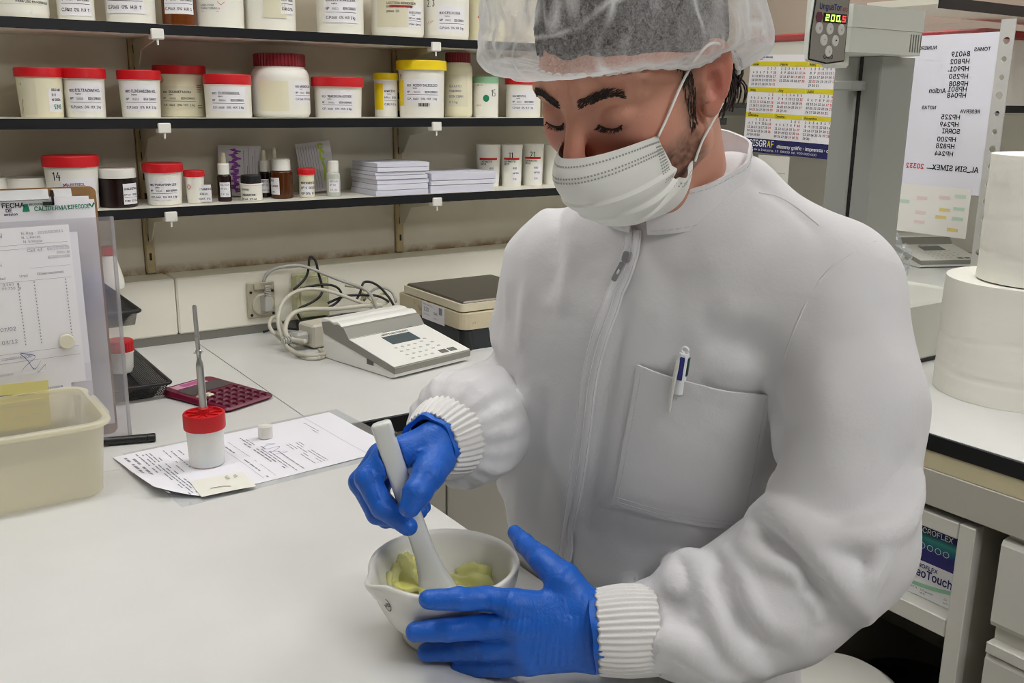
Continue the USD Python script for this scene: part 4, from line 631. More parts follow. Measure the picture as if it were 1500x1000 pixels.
# ---- frosted tub
pr0, pl0 = onz(160, 726, TABLE), onz(0, 757, TABLE); TUBW, TUBD = .36, .20
z_r = ony(166, 612, pr0[1])[2]-TABLE; ztub = z_r
FROST = see_through('frosted_plastic', (251, 249, 240), milk=0.46, rough=0.35, trans=0.62)
t = thing('frosted_tub', 'frosted plastic tub with rolled rim at the left edge of the worktop', 'tub', (pr0[0], pr0[1], TABLE))
def tub_ring(w, d, r, z, off): return [(x-TUBW/2, y+TUBD/2, z) for x, y in rrect(w, d, r, 6)]
rings = [tub_ring(TUBW-.012, TUBD-.012, .028, .002, 0), tub_ring(TUBW-.004, TUBD-.004, .03, .006, 0), tub_ring(TUBW+.012, TUBD+.012, .03, ztub-.012, 0), tub_ring(TUBW+.022, TUBD+.022, .034, ztub-.010, 0), tub_ring(TUBW+.024, TUBD+.024, .034, ztub-.003, 0), tub_ring(TUBW+.020, TUBD+.020, .034, ztub, 0), tub_ring(TUBW+.010, TUBD+.010, .03, ztub, 0), tub_ring(TUBW+.008, TUBD+.008, .03, ztub-.010, 0), tub_ring(TUBW-.008, TUBD-.008, .028, .008, 0), tub_ring(TUBW-.016, TUBD-.016, .026, .0045, 0)]
n = len(rings[0]); v_ = np.array(rings).reshape(-1, 3); f_ = grid_faces(len(rings), n, wrap_v=True); cb = [np.mean(rings[0], 0), np.mean(rings[-1], 0)]; i = np.arange(n); j = (i+1) % n; o_ = (len(rings)-1)*n
f_ = np.vstack([f_[:, ::-1], np.stack([np.full(n, len(v_)), j, i], 1), np.stack([np.full(n, len(v_)+1), o_+i, o_+j], 1)]); part(t, 'body', mesh_of(np.vstack([v_, cb]), f_), FROST, 40)
part(t, 'rim', tube(np.array([(x-TUBW/2, y+TUBD/2, ztub-.004) for x, y in rrect(TUBW+.024, TUBD+.024, .034, 8)]+[(TUBW/2+.012-TUBW/2, TUBD/2+.02, ztub-.004)]), .0045, 8), see_through('frosted_rim', (252, 250, 238), milk=0.6, rough=0.3, trans=0.6), True); part(t, 'grip_tab', box(.010, .022, TUBD*.25, TUBD*.75, ztub-.02, ztub-.002, .004), FROST, False)
# ================================================================== the bench on the right
BX = 1.62
bench_paint = M('bench_grey', (186, 182, 170), 0.45); cream_edge = M('bench_cream', (214, 204, 168), 0.5); steel_white = M('white_steel', (214, 212, 204), 0.4)
t = thing('bench', 'white worktop with black edge behind the man on the right, carrying the paper rolls', 'bench', (0, 0, 0))
part(t, 'top', box(BX+.006, RIGHT_X-.01, -.6, 2.35, TABLE-.003, TABLE, .0006), laminate, False); part(t, 'front_edge', box(BX, BX+.006, -.6, 2.35, TABLE-.032, TABLE-.0005, .001), edge_black, False); part(t, 'core', box(BX+.006, RIGHT_X-.01, -.6, 2.35, TABLE-.032, TABLE-.003), edge_black, False)
part(t, 'support_rail', box(BX+.004, BX+.05, -.6, 2.33, TABLE-.068, TABLE-.0325), cream_edge, False); part(t, 'apron', box(BX+.002, BX+.024, -.6, 2.33, TABLE-.14, TABLE-.069, .002), bench_paint, False)
part(t, 'rear_panel', box(2.40, 2.42, -.6, 2.33, 0, TABLE-.033), M('bench_back', (150, 146, 136), 0.6), False)
for y in (-.55, 2.25): part(t, 'end_panel', box(BX+.03, 3.2, y, y+.02, 0, TABLE-.142 if y < 0 else TABLE-.033), bench_paint, False)
t = thing('drawer_unit', 'white drawer cabinet under the right bench, cut by the picture edge', 'drawer cabinet', (BX+.004, .813, 0))
part(t, 'carcass', box(.02, .5, -.55, -.004, .02, .752), steel_white, False)
for z0, z1 in ((.574, .748), (.36, .52), (.14, .35)): 
    d = part(t, 'drawer', hull([(x, y, z) for y in (-.548, -.002) for x, z in ((0.02, z0), (0.004, z0+.003), (0, z0+.012), (0, z1-.012), (.004, z1-.003), (.02, z1))]), steel_white, False)
part(t, 'plinth', box(.03, .48, -.54, -.01, 0, .02), bench_paint, False); part(t, 'ledge', box(-.004, .02, -.548, -.002, .522, .545, .002), steel_white, False)
t = thing('shelf_unit', 'open white steel shelf frame under the right bench holding the glove box', 'shelf unit', (BX+.006, .862, 0))
part(t, 'post', box(0, .03, 0, .032, 0, .745, .002), steel_white, False); part(t, 'post', box(.38, .41, 0, .032, 0, .745, .002), steel_white, False); part(t, 'post', box(0, .03, .55, .58, 0, .745, .002), steel_white, False); part(t, 'post', box(.38, .41, .55, .58, 0, .745, .002), steel_white, False)
part(t, 'side_sheet', box(.0305, .379, .002, .006, .02, .744), bench_paint, False); part(t, 'top_rail', box(.001, .40, .033, .549, .712, .744, .002), steel_white, False)
part(t, 'shelf_board', box(.001, .40, .033, .549, .507, .545, .002), steel_white, False); 0
# glove box: navy top half, white lower half
gx, gy0, gy1, gz0, gz1 = BX+.045, .897, 1.012, .5455, .706
t = thing('glove_box', 'navy and white carton of disposable gloves on the shelf under the bench', 'box', (gx, gy0, gz0)); Wg, Hg = gy1-gy0, gz1-gz0
part(t, 'carton', box(0, .24, 0, Wg, 0, Hg, .001), M('glove_white', (232, 232, 232), 0.5), False)
fm = frame_mat((-.0004, Wg, 0), (0, -1, 0), (0, 0, 1)); F = lambda m, l=.0: T(put(m, fm), (-l, 0, 0))
rgb_band = usdkit.material(stage, '/World/Looks/glove_band', {'tc': ('texture_coordinate', {}), 's': ('separate_xyz', {}), 'r': ('rgb_ramp', dict(ramp=[(0.0, lin((60, 50, 120))), (0.35, lin((46, 50, 118))), (0.5, lin((36, 120, 140))), (0.62, lin((70, 170, 160))), (0.75, lin((30, 50, 110))), (1.0, lin((22, 36, 84)))])), 'm': ('map_range', dict(from_min=.07, from_max=.16)), 'p': ('principled_bsdf', dict(roughness=0.4))}, [('tc.object', 's.vector'), ('s.z', 'm.value'), ('m.result', 'r.fac'), ('r.color', 'p.base_color')], surface='p.BSDF')
part(t, 'navy_panel', F(bar(.0005, Wg-.0005, Hg*.48, Hg-.0005)), rgb_band, False); WI = M('white_ink', (236, 238, 240), 0.5)
part(t, 'white_lettering', F(T(words('MICROFLEX', .011, width=Wg*.74, bold=True), (Wg*.04, Hg*.85, 0)), .0004), WI, False)
for x in (.028, .045, .062, .079): part(t, 'pictogram', F(strokes([[(x+.006*math.cos(a), Hg*.68+.006*math.sin(a)) for a in np.linspace(0, 6.3, 14)]], .0012), .0004), WI, False)
NI = M('navy_ink', (44, 40, 104), 0.5); part(t, 'brand_lettering', F(T(words('MICROFLEX', .008, width=Wg*.56, bold=True), (Wg*.02, Hg*.39, 0)), .0004), NI, False); part(t, 'product_lettering', F(T(words('NeoTouch', .017, width=Wg*.80, bold=True), (Wg*.06, Hg*.27, 0)), .0004), NI, False)
part(t, 'green_swoosh', F(strokes([[(Wg*x, Hg*(.15+.10*x*x)) for x in np.linspace(0.02, .98, 20)]], .008), .0003), M('swoosh_green', (150, 200, 170), 0.5), False)
part(t, 'small_print', [F(T(words(w, .0035), (Wg*x, Hg*y, 0)), .0004) for w, x, y in (('EN 374', .1, .09), ('100 guantes', .3, .09), ('nitrilo', .3, .05), ('CE', .75, .1), ('M 7-8', .75, .05))], INK, False)
t = thing('waste_bin', 'black rimmed waste bin on the floor under the right bench', 'bin', (1.83, 1.06, 0)); part(t, 'bin', lathe([(0, 0), (.10, 0), (.105, .01), (.125, .205), (.132, .21), (.132, .225), (.122, .226), (.119, .21), (.10, .02), (0, .02)], 40), BLACK, 40)
t = thing('storage_drum', 'pale round-topped plastic drum on the floor below the elbow', 'drum', tuple(onz(1228, 992, .36)*[1, 1, 0])); part(t, 'drum', lathe([(0, 0), (.12, 0), (.128, .01), (.132, .30), (.124, .34), (.095, .36), (0, .365)], 44), M('drum_white', (206, 204, 196), 0.5), 50)
# ---- paper rolls
roll_mat = M('tissue_paper', (236, 234, 224), 0.85, bump=0.0006, bscale=60, vary=0.04, vscale=5)
def roll(label, c, r, z0, z1, seed, group=None):
    t = thing('paper_roll', label, 'paper roll', (c[0], c[1], z0)); h = z1-z0; nu, nv = 96, 40
    a = np.linspace(0, 2*np.pi, nu, endpoint=False); zz = np.linspace(0, 1, nv); A_, Z_ = np.meshgrid(a, zz, indexing='ij')
    P_ = np.stack([np.cos(A_)*2.2, np.sin(A_)*2.2, Z_*6], -1)
    rr = r*(1+.016*(meshkit.noise(P_, seed)-.5)+.006*(meshkit.noise(P_*[.6, .6, 4], seed+3)-.5)-.022*np.exp(-((Z_-.52-.03*np.sin(A_*2))/.012)**2)*.5-.018*np.exp(-((Z_-.24-.04*np.sin(A_+1))/.012)**2))
    side = np.stack([rr*np.cos(A_), rr*np.sin(A_), Z_*h], -1)
    inner = [np.stack([k*np.cos(a), k*np.sin(a), np.full(nu, zt)], -1) for k, zt in ((r*.98, h+.001), (r*.62, h-.003), (r*.3, h-.001), (.032, h-.002))]
    outer = [np.stack([r*.3*np.cos(a), r*.3*np.sin(a), np.zeros(nu)], -1)]
    v = np.concatenate([np.stack(outer, 1), side, np.stack(inner, 1)], 1); k = v.shape[1]
    part(t, 'paper', mesh_of(v.reshape(-1, 3), grid_faces(nu, k, wrap_u=True)), roll_mat, 50)
    part(t, 'core', lathe([(.028, 0.002), (.0315, 0.002), (.0315, h-.001), (.028, h-.001), (.028, 0.002)], 30), M('cardboard_core', (150, 120, 86), 0.8), 30)
    return t
az = math.radians(63.1); roll('broad white paper roll standing on the right bench', (2.28*math.sin(az), 2.28*math.cos(az)), .168, TABLE+.0005, TABLE+.247, 1)
az = math.radians(63.9); roll('narrower white paper roll stacked on top of the broad one', (2.27*math.sin(az), 2.27*math.cos(az)), .140, TABLE+.249, TABLE+.505, 5)
t = thing('equipment_case', 'low white case on the bench between the sleeve and the paper rolls', 'case', (2.045, 1.28, TABLE)); part(t, 'case', box(-.08, .235, 0, .22, .010, .15, .006), M('case_white', (224, 226, 216), 0.35), False); part(t, 'base_gap', box(-.075, .23, .006, .215, 0, .010), BLACK, False)
# ---- motorised mixer stand
GREYC = M('column_grey', (158, 160, 154), 0.45); GREYL = M('housing_grey', (222, 224, 216), 0.4, bump=0.00004, bscale=1500)
cx0, cx1, cy0, cy1 = 1.80, 1.917, 1.284, 1.401
t = thing('mixer_stand', 'grey motorised mixer on a square column with a digital display behind the shoulder', 'mixer', (cx0, cy0, TABLE)); dx, dy = cx1-cx0, cy1-cy0
part(t, 'column', [box(0, dx, 0, .046, .02, .70, .003), box(.012, dx, .046, .056, .02, .70), box(0, dx, .056, dy, .02, .70, .003)], GREYC, False); part(t, 'guide_slot', box(.004, .0125, .0462, .0558, .021, .699), BLACK, False)
part(t, 'base_plate', box(-.22, dx+.03, -.02, dy+.03, 0, .02, .004), GREYL, False); part(t, 'cup_lift', box(-.055, -.0005, .030, .075, .628-.0, .648, .003), GREYC, False)
hy = 1.232-cy0; H0, H1 = ony(1352, 82, 1.232)[2]-TABLE, ony(1362, 17, 1.232)[2]-TABLE; hx0, hx1 = ony(1238, 75, 1.232)[0]-cx0, ony(1356, 50, 1.232)[0]-cx0
HOUSE = Polygon([(hx0+.012, hy), (hx1-.012, hy), (hx1, hy+.012), (hx1, hy+.19), (.012, hy+.19), (0, hy+.17), (hx0, hy+.012)])
part(t, 'motor_housing', prism(HOUSE, H0, H0+(H1-H0)*.52), GREYL, 30); part(t, 'housing_cover', prism(HOUSE.buffer(.002), H0+(H1-H0)*.525, H1), GREYL, 30)
part(t, 'vent_slot', [box(hx1-.050+.0085*k, hx1-.0475+.0085*k, hy-.0008, hy+.002, H0+.006, H0+(H1-H0)*.46) for k in range(5)], M('vent_dark', (120, 120, 112), 0.6), False)
part(t, 'chuck', T(lathe([(0, 0), (.022, 0), (.026, .006), (.026, .03), (0, .03)], 30), ((hx0+.05), hy+.06, H0-.028)), GREYL, 30)
d0, d1 = ony(1186, 60, 1.212), ony(1238, 60, 1.212); zb, ztp = ony(1210, 88, 1.212)[2]-TABLE, H1+.012; wd = d1[0]-d0[0]; ox = d0[0]-cx0; oy = 1.212-cy0
pan = Polygon([(0, 0), (wd*.5, -.006), (wd, 0), (wd*1.0, ztp-zb), (wd*.08, ztp-zb), (0.0, (ztp-zb)*.4)]).buffer(-.003).buffer(.003)
fm = frame_mat((ox, oy, zb), (1, 0, 0), (0, 0, 1)); F = lambda m, l=0: T(put(m, fm), (0, -l, 0))
part(t, 'display_body', F(T(prism(pan.buffer(.003), -.006, 0), (0, 0, 0))), GREYL, False); part(t, 'display_neck', box(ox+wd*.45, ox+wd*.98, oy+.006, hy+.03, zb+.012, ztp-.004), GREYL, False); part(t, 'display_border', F(prism(pan.buffer(.001), 0, .0012)), BLACK, False); part(t, 'display_panel', F(prism(pan.buffer(-.0015), .0012, .002)), M('panel_grey', (150, 146, 138), 0.4), False)
hp = ztp-zb; zy = lambda y_: (ony(1210, y_, 1.212)[2]-TABLE)-zb
part(t, 'logo', F(T(words('UnguaTor', .0105, width=wd*.62, bold=True), (wd*.16, zy(14), .0024))), M('navy_ink', (44, 40, 104), 0.5), False); part(t, 'logo_model', F(T(words('e/s', .008, width=wd*.14), (wd*.82, zy(14), .0024))), REDINK, False)
part(t, 'lcd', F(T(box(wd*.30, wd*.95, zy(33), zy(19), .0018, .003), (0, 0, 0))), BLACK, False)
SEG = {'2': 'abged', '0': 'abcdef', '5': 'afgcd'}
def seven(ch, w, h, th_):
    s_ = {'a': (0, w, h-th_, h), 'g': (0, w, h/2-th_/2, h/2+th_/2), 'd': (0, w, 0, th_), 'f': (0, th_, h/2, h), 'b': (w-th_, w, h/2, h), 'e': (0, th_, 0, h/2), 'c': (w-th_, w, 0, h/2)}
    m = trimesh.util.concatenate([bar(*s_[q]) for q in SEG[ch]]); m.vertices[:, 0] += m.vertices[:, 1]*.12; return m
hh = (zy(19)-zy(33))*.72
part(t, 'green_digits', [F(T(seven(c_, wd*.105, hh, wd*.026), (wd*(.34+.15*k), zy(31), .0034))) for k, c_ in enumerate('200')] + [F(T(bar(wd*.765, wd*.79, 0, wd*.028), (0, zy(31), .0034)))], glow('led_green', (0.55, 1.0, 0.12), 2.6), False); part(t, 'red_digit', F(T(seven('5', wd*.105, hh, wd*.026), (wd*.81, zy(31), .0034))), glow('led_red', (1.0, 0.06, 0.06), 2.4), False)
part(t, 'emblem', F(T(lathe([(0, 0), (wd*.10, 0), (wd*.10, .0008), (0, .0008)], 6), (wd*.18, zy(26), .0022))), M('emblem_maroon', (110, 50, 70), 0.5), False)
for x, y_, c_, sx in ((.20, 42, '', 0), (.50, 42, '', 0), (.82, 42, '', 0), (.36, 59, '-', 0), (.68, 59, '+', 0), (.52, 75, '', 0)):
    b = part(t, 'button', F(T(lathe([(0, 0), (wd*.10, 0), (wd*.10, .001), (wd*.085, .002), (0, .0022)], 20), (wd*x, zy(y_), .002))), M('button_white', (226, 224, 220), 0.4), 30)
    part(b, 'symbol', F(T(words(c_ or 'o', .007 if c_ else .005, bold=True, align='c'), (wd*x, zy(y_)-.0025, .0046))), INK if c_ else REDINK if x < .3 else GREYINK, False)
part(t, 'maker_name', F(T(words('GAKO', .007, bold=True, align='c'), (wd*.52, zy(86), .0024))), INK, False)

# ================================================================== clear screen behind the mixer, with its papers
SX = 2.30
ey0 = onx(1490, 30, SX)[1]; ez1 = onx(1490, 27, SX)[2]
t = thing('clear_screen', 'clear upright plastic screen across the bench carrying the papers and calendar', 'screen', (SX, ey0, TABLE))
part(t, 'pane', box(0, .004, .03, 1.05, .0, ez1-TABLE-.002), see_through('clear_screen_mat', (252, 253, 252), milk=0.02, gloss=0.35), False)
stp = Polygon([(0, 0), (.036, 0), (.036, ez1-TABLE), (0, ez1-TABLE)])
from shapely.geometry import Point
for k, z in enumerate(np.arange(.12, ez1-TABLE-.02, .042)): stp = stp.difference(Point(.018, z).buffer(.0065 if k % 3 else .0085, 6))
part(t, 'perforated_strip', put(prism(stp, 0, .003), frame_mat((-.0035, 0, 0), (0, 1, 0), (0, 0, 1))), M('aluminium', (206, 206, 204), 0.4, metal=0.3), False)
def pane_sheet(name, label, cat, y_left, y_right, z0, z1, mat, tilt=0.0, off=.0012):
    m = frame_mat((SX-off, y_left, z0), (0, -1, 0), (0, 0, 1)) @ trimesh.transformations.rotation_matrix(tilt, [0, 0, 1])
    t = thing(name, label, cat, mat=m); W, H = y_left-y_right, z1-z0; part(t, 'sheet', box(0, W, 0, H, -.0003, 0.0), mat, False); return t, W, H
def mirror(m): v = m.vertices.copy(); v[:, 0] *= -1; return mesh_of(v, m.faces[:, ::-1])
BACKP = M('paper_backlit', (226, 226, 236), 0.8); MARK = M('marker_ink', (40, 40, 46), 0.7)
yr, zt1 = onx(1472, 46, SX)[1:]; zb1 = onx(1425, 286, SX)[2]
t, W, H = pane_sheet('handwritten_sheet', 'large sheet with mirrored handwriting seen through the clear screen', 'paper', yr+.30, yr, zb1, zt1, BACKP)
yz = lambda px_, py_: (yr+.30-onx(px_, py_, SX)[1], onx(px_, py_, SX)[2]-zb1)
for w, x, y, h_ in [(*q, .0115) for q in (('84019', 1422, 82), ('HP802', 1421, 93), ('HP901.', 1420, 104), ('HP250', 1419, 115), ('HP808', 1419, 126), ('HP801', 1417, 134), ('HP048', 1416, 143), ('HP225', 1407, 175), ('HP249', 1405, 186), ('SORRI', 1407, 196), ('HP200', 1401, 208), ('HP828', 1399, 218), ('HP244', 1397, 229))] + [(*q, .0085) for q in (('NUMERO', 1373, 72), ('TOMAS', 1452, 74), ('NOTAS', 1354+18, 160), ('RESERVA', 1436, 166))] + [('Ardion', 1386, 136, .011)]: part(t, 'mirrored_word', T(mirror(words(w, h_, bold=True)), (*yz(x, y), .0006)), MARK, False)
part(t, 'mirrored_footer', T(mirror(words('AL_SIN SIMEX', .013, bold=True)), (*yz(1434, 253), .0006)), MARK, False); part(t, 'arrow', T(strokes([[(0, 0), (.022, 0)]], .002), (*yz(1358, 246), .0006)), MARK, False); part(t, 'mirrored_red', T(mirror(words('20332', .012, bold=True)), (*yz(1354, 247), .0006)), REDINK, False)
ys, zs = onx(1415, 350, SX)[1:]; t, W, H = pane_sheet('colour_table_sheet', 'smaller sheet with pale coloured table cells below the handwritten one', 'paper', ys+.21, ys, zs, onx(1415, 276, SX)[2], M('table_sheet', (232, 230, 226), 0.8), 0, .0025)
for c_, cells in (('table_yellow', [(.62, .5), (.58, .35), (.75, .12)]), ('table_green', [(.80, .80), (.80, .55), (.8, .35), (.06, .6)]), ('table_pink', [(.3, .7), (.3, .4), (.3, .2), (.6, .75)])):
    part(t, 'table_cells', [T(bar(W*x, W*x+.03, H*y, H*y+.008), (0, 0, .0005)) for x, y in cells], M(c_, {'table_yellow': (226, 206, 130), 'table_green': (190, 216, 196), 'table_pink': (226, 206, 208)}[c_], 0.8), False)
# calendar
yl, zt2 = onx(1098, 80, SX)[1:]; zb2 = onx(1105, 222, SX)[2]
t, W, H = pane_sheet('wall_calendar', 'year calendar with yellow month headings and a navy footer on the screen', 'calendar', yl, yl-.43, zb2, zt2, PAPER, -.028, .0016)
YB = M('calendar_yellow', (222, 208, 40), 0.6); NAVY = M('calendar_navy', (34, 34, 92), 0.5)
fo = part(t, 'footer', bar(0, W, 0, H*.145), NAVY, False); fo.GetPrim() if hasattr(fo, 'GetPrim') else None
L0 = lambda m, x, y, l=.0008: T(m, (x, y, l))
pt = stage.GetPrimAtPath(path_of(fo)); UsdGeom.Mesh(pt).GetPointsAttr().Set(Vt.Vec3fArray([Gf.Vec3f(p_[0], p_[1], .0004) for p_ in UsdGeom.Mesh(pt).GetPointsAttr().Get()]))
part(t, 'footer_name', L0(words('GISGR', .019, width=.070, bold=True), .022, H*.065), WI, False); part(t, 'footer_name_end', L0(words('AF', .019, width=.026, bold=True), .094, H*.065), YB, False)
part(t, 'footer_lettering', [L0(words('disseny gràfic · impremta · offset', .0095, width=.22, bold=True), .132, H*.065), L0(words('C. de la Indústria, 12  08000  tel. 900 000 000', .006, width=.25), .03, H*.022)], WI, False)
MN = ['Gener', 'Febrer', 'Març', 'Abril', 'Maig', 'Juny', 'Juliol', 'Agost', 'Setembre', 'Octubre', 'Novembre', 'Desembre']; first = [4, 0, 0, 3, 5, 1, 3, 6, 2, 4, 0, 2]; days = [31, 28, 31, 30, 31, 30, 31, 31, 30, 31, 30, 31]
cw = W/4.02; yb_rows = [H*.885, H*.625, H*.365]; blk, rd = [], []
for k in range(12):
    i, j = divmod(k, 4); x0 = .004+cw*j; y0 = yb_rows[i]
    part(t, 'month_heading', L0(bar(x0-(.004 if j == 0 else 0), x0+cw-.001, y0-.001, y0+H*.045), 0, 0, .0004), YB, False); part(t, 'month_name', L0(words(MN[k], .0065, bold=True), x0+.006, y0+.002), INK, False)
    for d in range(days[k]):
        c_ = first[k]+d; q_, r_ = c_ % 7, c_//7
        (rd if (q_ == 6 or (d*k) % 13 == 5) else blk).append(L0(words(str(d+1), .0062, bold=True, align='c'), x0+.012+cw*.128*q_, y0-H*.040*(r_+1)+.002))
part(t, 'dates', blk, M('date_ink', (70, 66, 80), 0.7), False, kind='stuff'); part(t, 'red_dates', rd, REDINK, False, kind='stuff')
part(t, 'top_lettering', [L0(words('calendari laboral', .006, bold=True), .02, H*.965), L0(words('farmacia', .005), .02, H*.945)], BLUEINK, False)
yk, zk = onx(1106, 300, SX)[1:]; t, W, H = pane_sheet('notice_sheet', 'white notice with grey lines hanging below the calendar', 'paper', yk, yk-.12, zk-.05, onx(1106, 226, SX)[2], M('notice_paper', (226, 224, 216), 0.8), 0, .0008); part(t, 'print', [T(bar(W*.1, W*.9, H*y, H*y+.0014), (0, 0, .0005)) for y in (.2, .35, .5, .62, .75)], GREYINK, False, kind='stuff')
# ================================================================== far side
terminal('second balance terminal seen far off through the clear screen', tuple(onz(1348, 393, TABLE)), math.radians(-24), W=.25, L=.29)
bag = trimesh.creation.icosphere(3, 1.0); n_ = meshkit.noise(bag.vertices*3.1, 3)+.6*meshkit.noise(bag.vertices*7.3, 5); bag.vertices = bag.vertices*(0.6+.45*n_[:, None])*[.075, .07, .10]; bag.apply_translation([0, 0, -bag.bounds[0][2]])
lone('plastic_bag', T(bag, tuple(np.array([2.62, 1.78, TABLE]))), see_through('bag_film', (246, 248, 250), milk=0.12, rough=0.08), 'crumpled clear plastic bag beside the far terminal behind the screen', 'bag', False)
FX = 3.25
t = thing('shelf', 'far shelf on the right wall carrying red-lidded white boxes', 'shelf', (FX, 0, 1.502)); part(t, 'board', box(.003, RIGHT_X-FX-.002, 1.2, 3.55, -.022, 0), shelf_white, False); part(t, 'front_edge', box(0, .003, 1.2, 3.55, -.024, -.0004), edge_black, False)
for y in (1.5, 2.4, 3.3): part(t, 'bracket', box(.08, RIGHT_X-FX-.002, y-.01, y+.01, -.06, -.023), GREYC, False)
for k, (y0, y1, h) in enumerate(((2.66, 2.98, .27), (2.30, 2.62, .25), (1.94, 2.26, .25), (1.40, 1.72, .18))):
    t = thing('storage_box', ('white storage box with red lid nearest the hair net on the far shelf', 'white storage box with red lid above the calendar on the far shelf', 'white storage box with red lid behind the mixer display', 'lower white storage box with red lid on the far shelf behind the column')[k], 'box', (FX+.03, y0, 1.5025), group='red-lidded boxes on the far shelf')
    part(t, 'body', hull([(x, y, z) for z, g in ((0, .01), (h-.025, 0)) for x in (g, .36-g) for y in (g, y1-y0-g)]), WHITE, False); part(t, 'lid', box(-.006, .366, -.006, y1-y0+.006, h-.024, h+.006, .006), M('box_lid_red', (170, 34, 40), 0.45), False)
t = thing('high_shelf', 'dark-edged shelf high on the far right wall', 'shelf', (0, 0, ony(1465, 5, 1.75)[2])); part(t, 'board', box(2.7, RIGHT_X-.002, 1.755, 2.0, -.02, 0), shelf_white, False); part(t, 'front_edge', box(2.7, RIGHT_X-.002, 1.75, 1.755, -.032, 0), edge_black, False); part(t, 'hanger', box(RIGHT_X-.06, RIGHT_X-.002, 1.76, 1.98, 0, .12), GREYC, False)
pz = onx(1500, 60, RIGHT_X-.004); t = thing('wall_poster', 'pale printed poster on the far right wall past the perforated strip', 'poster', (RIGHT_X-.003, pz[1]+.12, pz[2]-.55)); part(t, 'sheet', put(box(0, .5, 0, .55, -.001, 0), frame_mat((0, 0, 0), (0, -1, 0), (0, 0, 1))), PAPER, False); part(t, 'print', [put(T(bar(.04, .04+w, y, y+.006), (0, 0, .0006)), frame_mat((0, 0, 0), (0, -1, 0), (0, 0, 1))) for w, y in ((.3, .42), (.36, .38), (.2, .3), (.3, .22), (.1, .12))], BLUEINK, False, kind='stuff')
# ================================================================== smooth solids: distance fields turned into meshes
def sm(a, b, k): h = np.clip(.5+.5*(b-a)/k, 0, 1); return b+(a-b)*h-k*h*(1-h)
def smx(a, b, k): return -sm(-a, -b, k)
def cone(p, a, b, ra, rb):
    a, b = np.asarray(a, float), np.asarray(b, float); d = b-a; t = np.clip(((p-a)@d)/max(d@d, 1e-12), 0, 1)
    return np.linalg.norm(p-a-t[:, None]*d, axis=1)-(ra+(rb-ra)*t)
def ball(p, c, r): return np.linalg.norm(p-np.asarray(c, float), axis=1)-r
def ell(p, c, r, R=None):
    q = p-np.asarray(c, float)
    if R is not None: q = q@R
    r = np.asarray(r, float); k0 = np.linalg.norm(q/r, axis=1); k1 = np.linalg.norm(q/(r*r), axis=1); return k0*(k0-1)/np.maximum(k1, 1e-9)
def chain(p, pts, rs, k=0.0):
    d = None
    for a, b, ra, rb in zip(pts[:-1], pts[1:], rs[:-1], rs[1:]):
        e = cone(p, a, b, ra, rb); d = e if d is None else (sm(d, e, k) if k else np.minimum(d, e))
    return d
def nets(fn, lo, hi, h, coarse=4):
    """Surface nets of fn < 0 on a grid of spacing h; evaluated finely only near the surface."""
    lo, hi = np.asarray(lo, float), np.asarray(hi, float); H = h*coarse
    nc = np.ceil((hi-lo)/H).astype(int)+1
    gc = np.stack(np.meshgrid(*[lo[k]+H*np.arange(nc[k]) for k in range(3)], indexing='ij'), -1)
    fc = fn(gc.reshape(-1, 3)).reshape(nc)
    n = (nc-1)*coarse+1
    near = np.abs(fc) < H*1.9
    f = np.repeat(np.repeat(np.repeat(fc, coarse, 0), coarse, 1), coarse, 2)[coarse//2:, coarse//2:, coarse//2:][:n[0], :n[1], :n[2]]
    m = np.repeat(np.repeat(np.repeat(near, coarse, 0), coarse, 1), coarse, 2)[coarse//2:, coarse//2:, coarse//2:][:n[0], :n[1], :n[2]]
    f = np.ascontiguousarray(f); idx = np.argwhere(m); val = np.empty(len(idx))
    for s in range(0, len(idx), 400000): val[s:s+400000] = fn(lo+h*idx[s:s+400000])
    f[m] = val; s = f < 0
    c = [(i, j, k) for i in (0, 1) for j in (0, 1) for k in (0, 1)]; N = np.array(f.shape)-1
    cut = lambda A, o: A[o[0]:o[0]+N[0], o[1]:o[1]+N[1], o[2]:o[2]+N[2]]
    cnt = sum(cut(s, o).astype(np.int8) for o in c); act = (cnt > 0) & (cnt < 8); cell = np.argwhere(act)
    ids = np.full(tuple(N), -1, np.int64); ids[act] = np.arange(len(cell))
    F = np.stack([f[cell[:, 0]+o[0], cell[:, 1]+o[1], cell[:, 2]+o[2]] for o in c], 1); acc = np.zeros((len(cell), 3)); num = np.zeros(len(cell))
    for a in range(8):
        for b in range(a+1, 8):
            d = np.array(c[b])-np.array(c[a])
            if np.abs(d).sum() != 1: continue
            x = (F[:, a] < 0) != (F[:, b] < 0); t = np.where(x, F[:, a]/np.where(x, F[:, a]-F[:, b], 1), 0)
            acc += np.where(x[:, None], np.array(c[a])+t[:, None]*d, 0); num += x
    v = lo+h*(cell+acc/num[:, None]); faces = []
    for ax in range(3):
        u, w = (ax+1) % 3, (ax+2) % 3; o = [0, 0, 0]; o[ax] = 1
        A = s[:-1 if o[0] else None, :-1 if o[1] else None, :-1 if o[2] else None]; B = s[o[0]:, o[1]:, o[2]:]; e = np.argwhere(A != B)
        e = e[(e[:, u] > 0) & (e[:, w] > 0) & (e[:, u] < N[u]) & (e[:, w] < N[w])]
        def at_(du, dw): q = e.copy(); q[:, u] -= du; q[:, w] -= dw; return ids[q[:, 0], q[:, 1], q[:, 2]]
        q = np.stack([at_(1, 1), at_(0, 1), at_(0, 0), at_(1, 0)], 1); inside = s[e[:, 0], e[:, 1], e[:, 2]]
        q[~inside] = q[~inside][:, ::-1]; q = q[(q >= 0).all(1)]; faces += [q[:, [0, 1, 2]], q[:, [0, 2, 3]]]
    return mesh_of(v, np.vstack(faces))
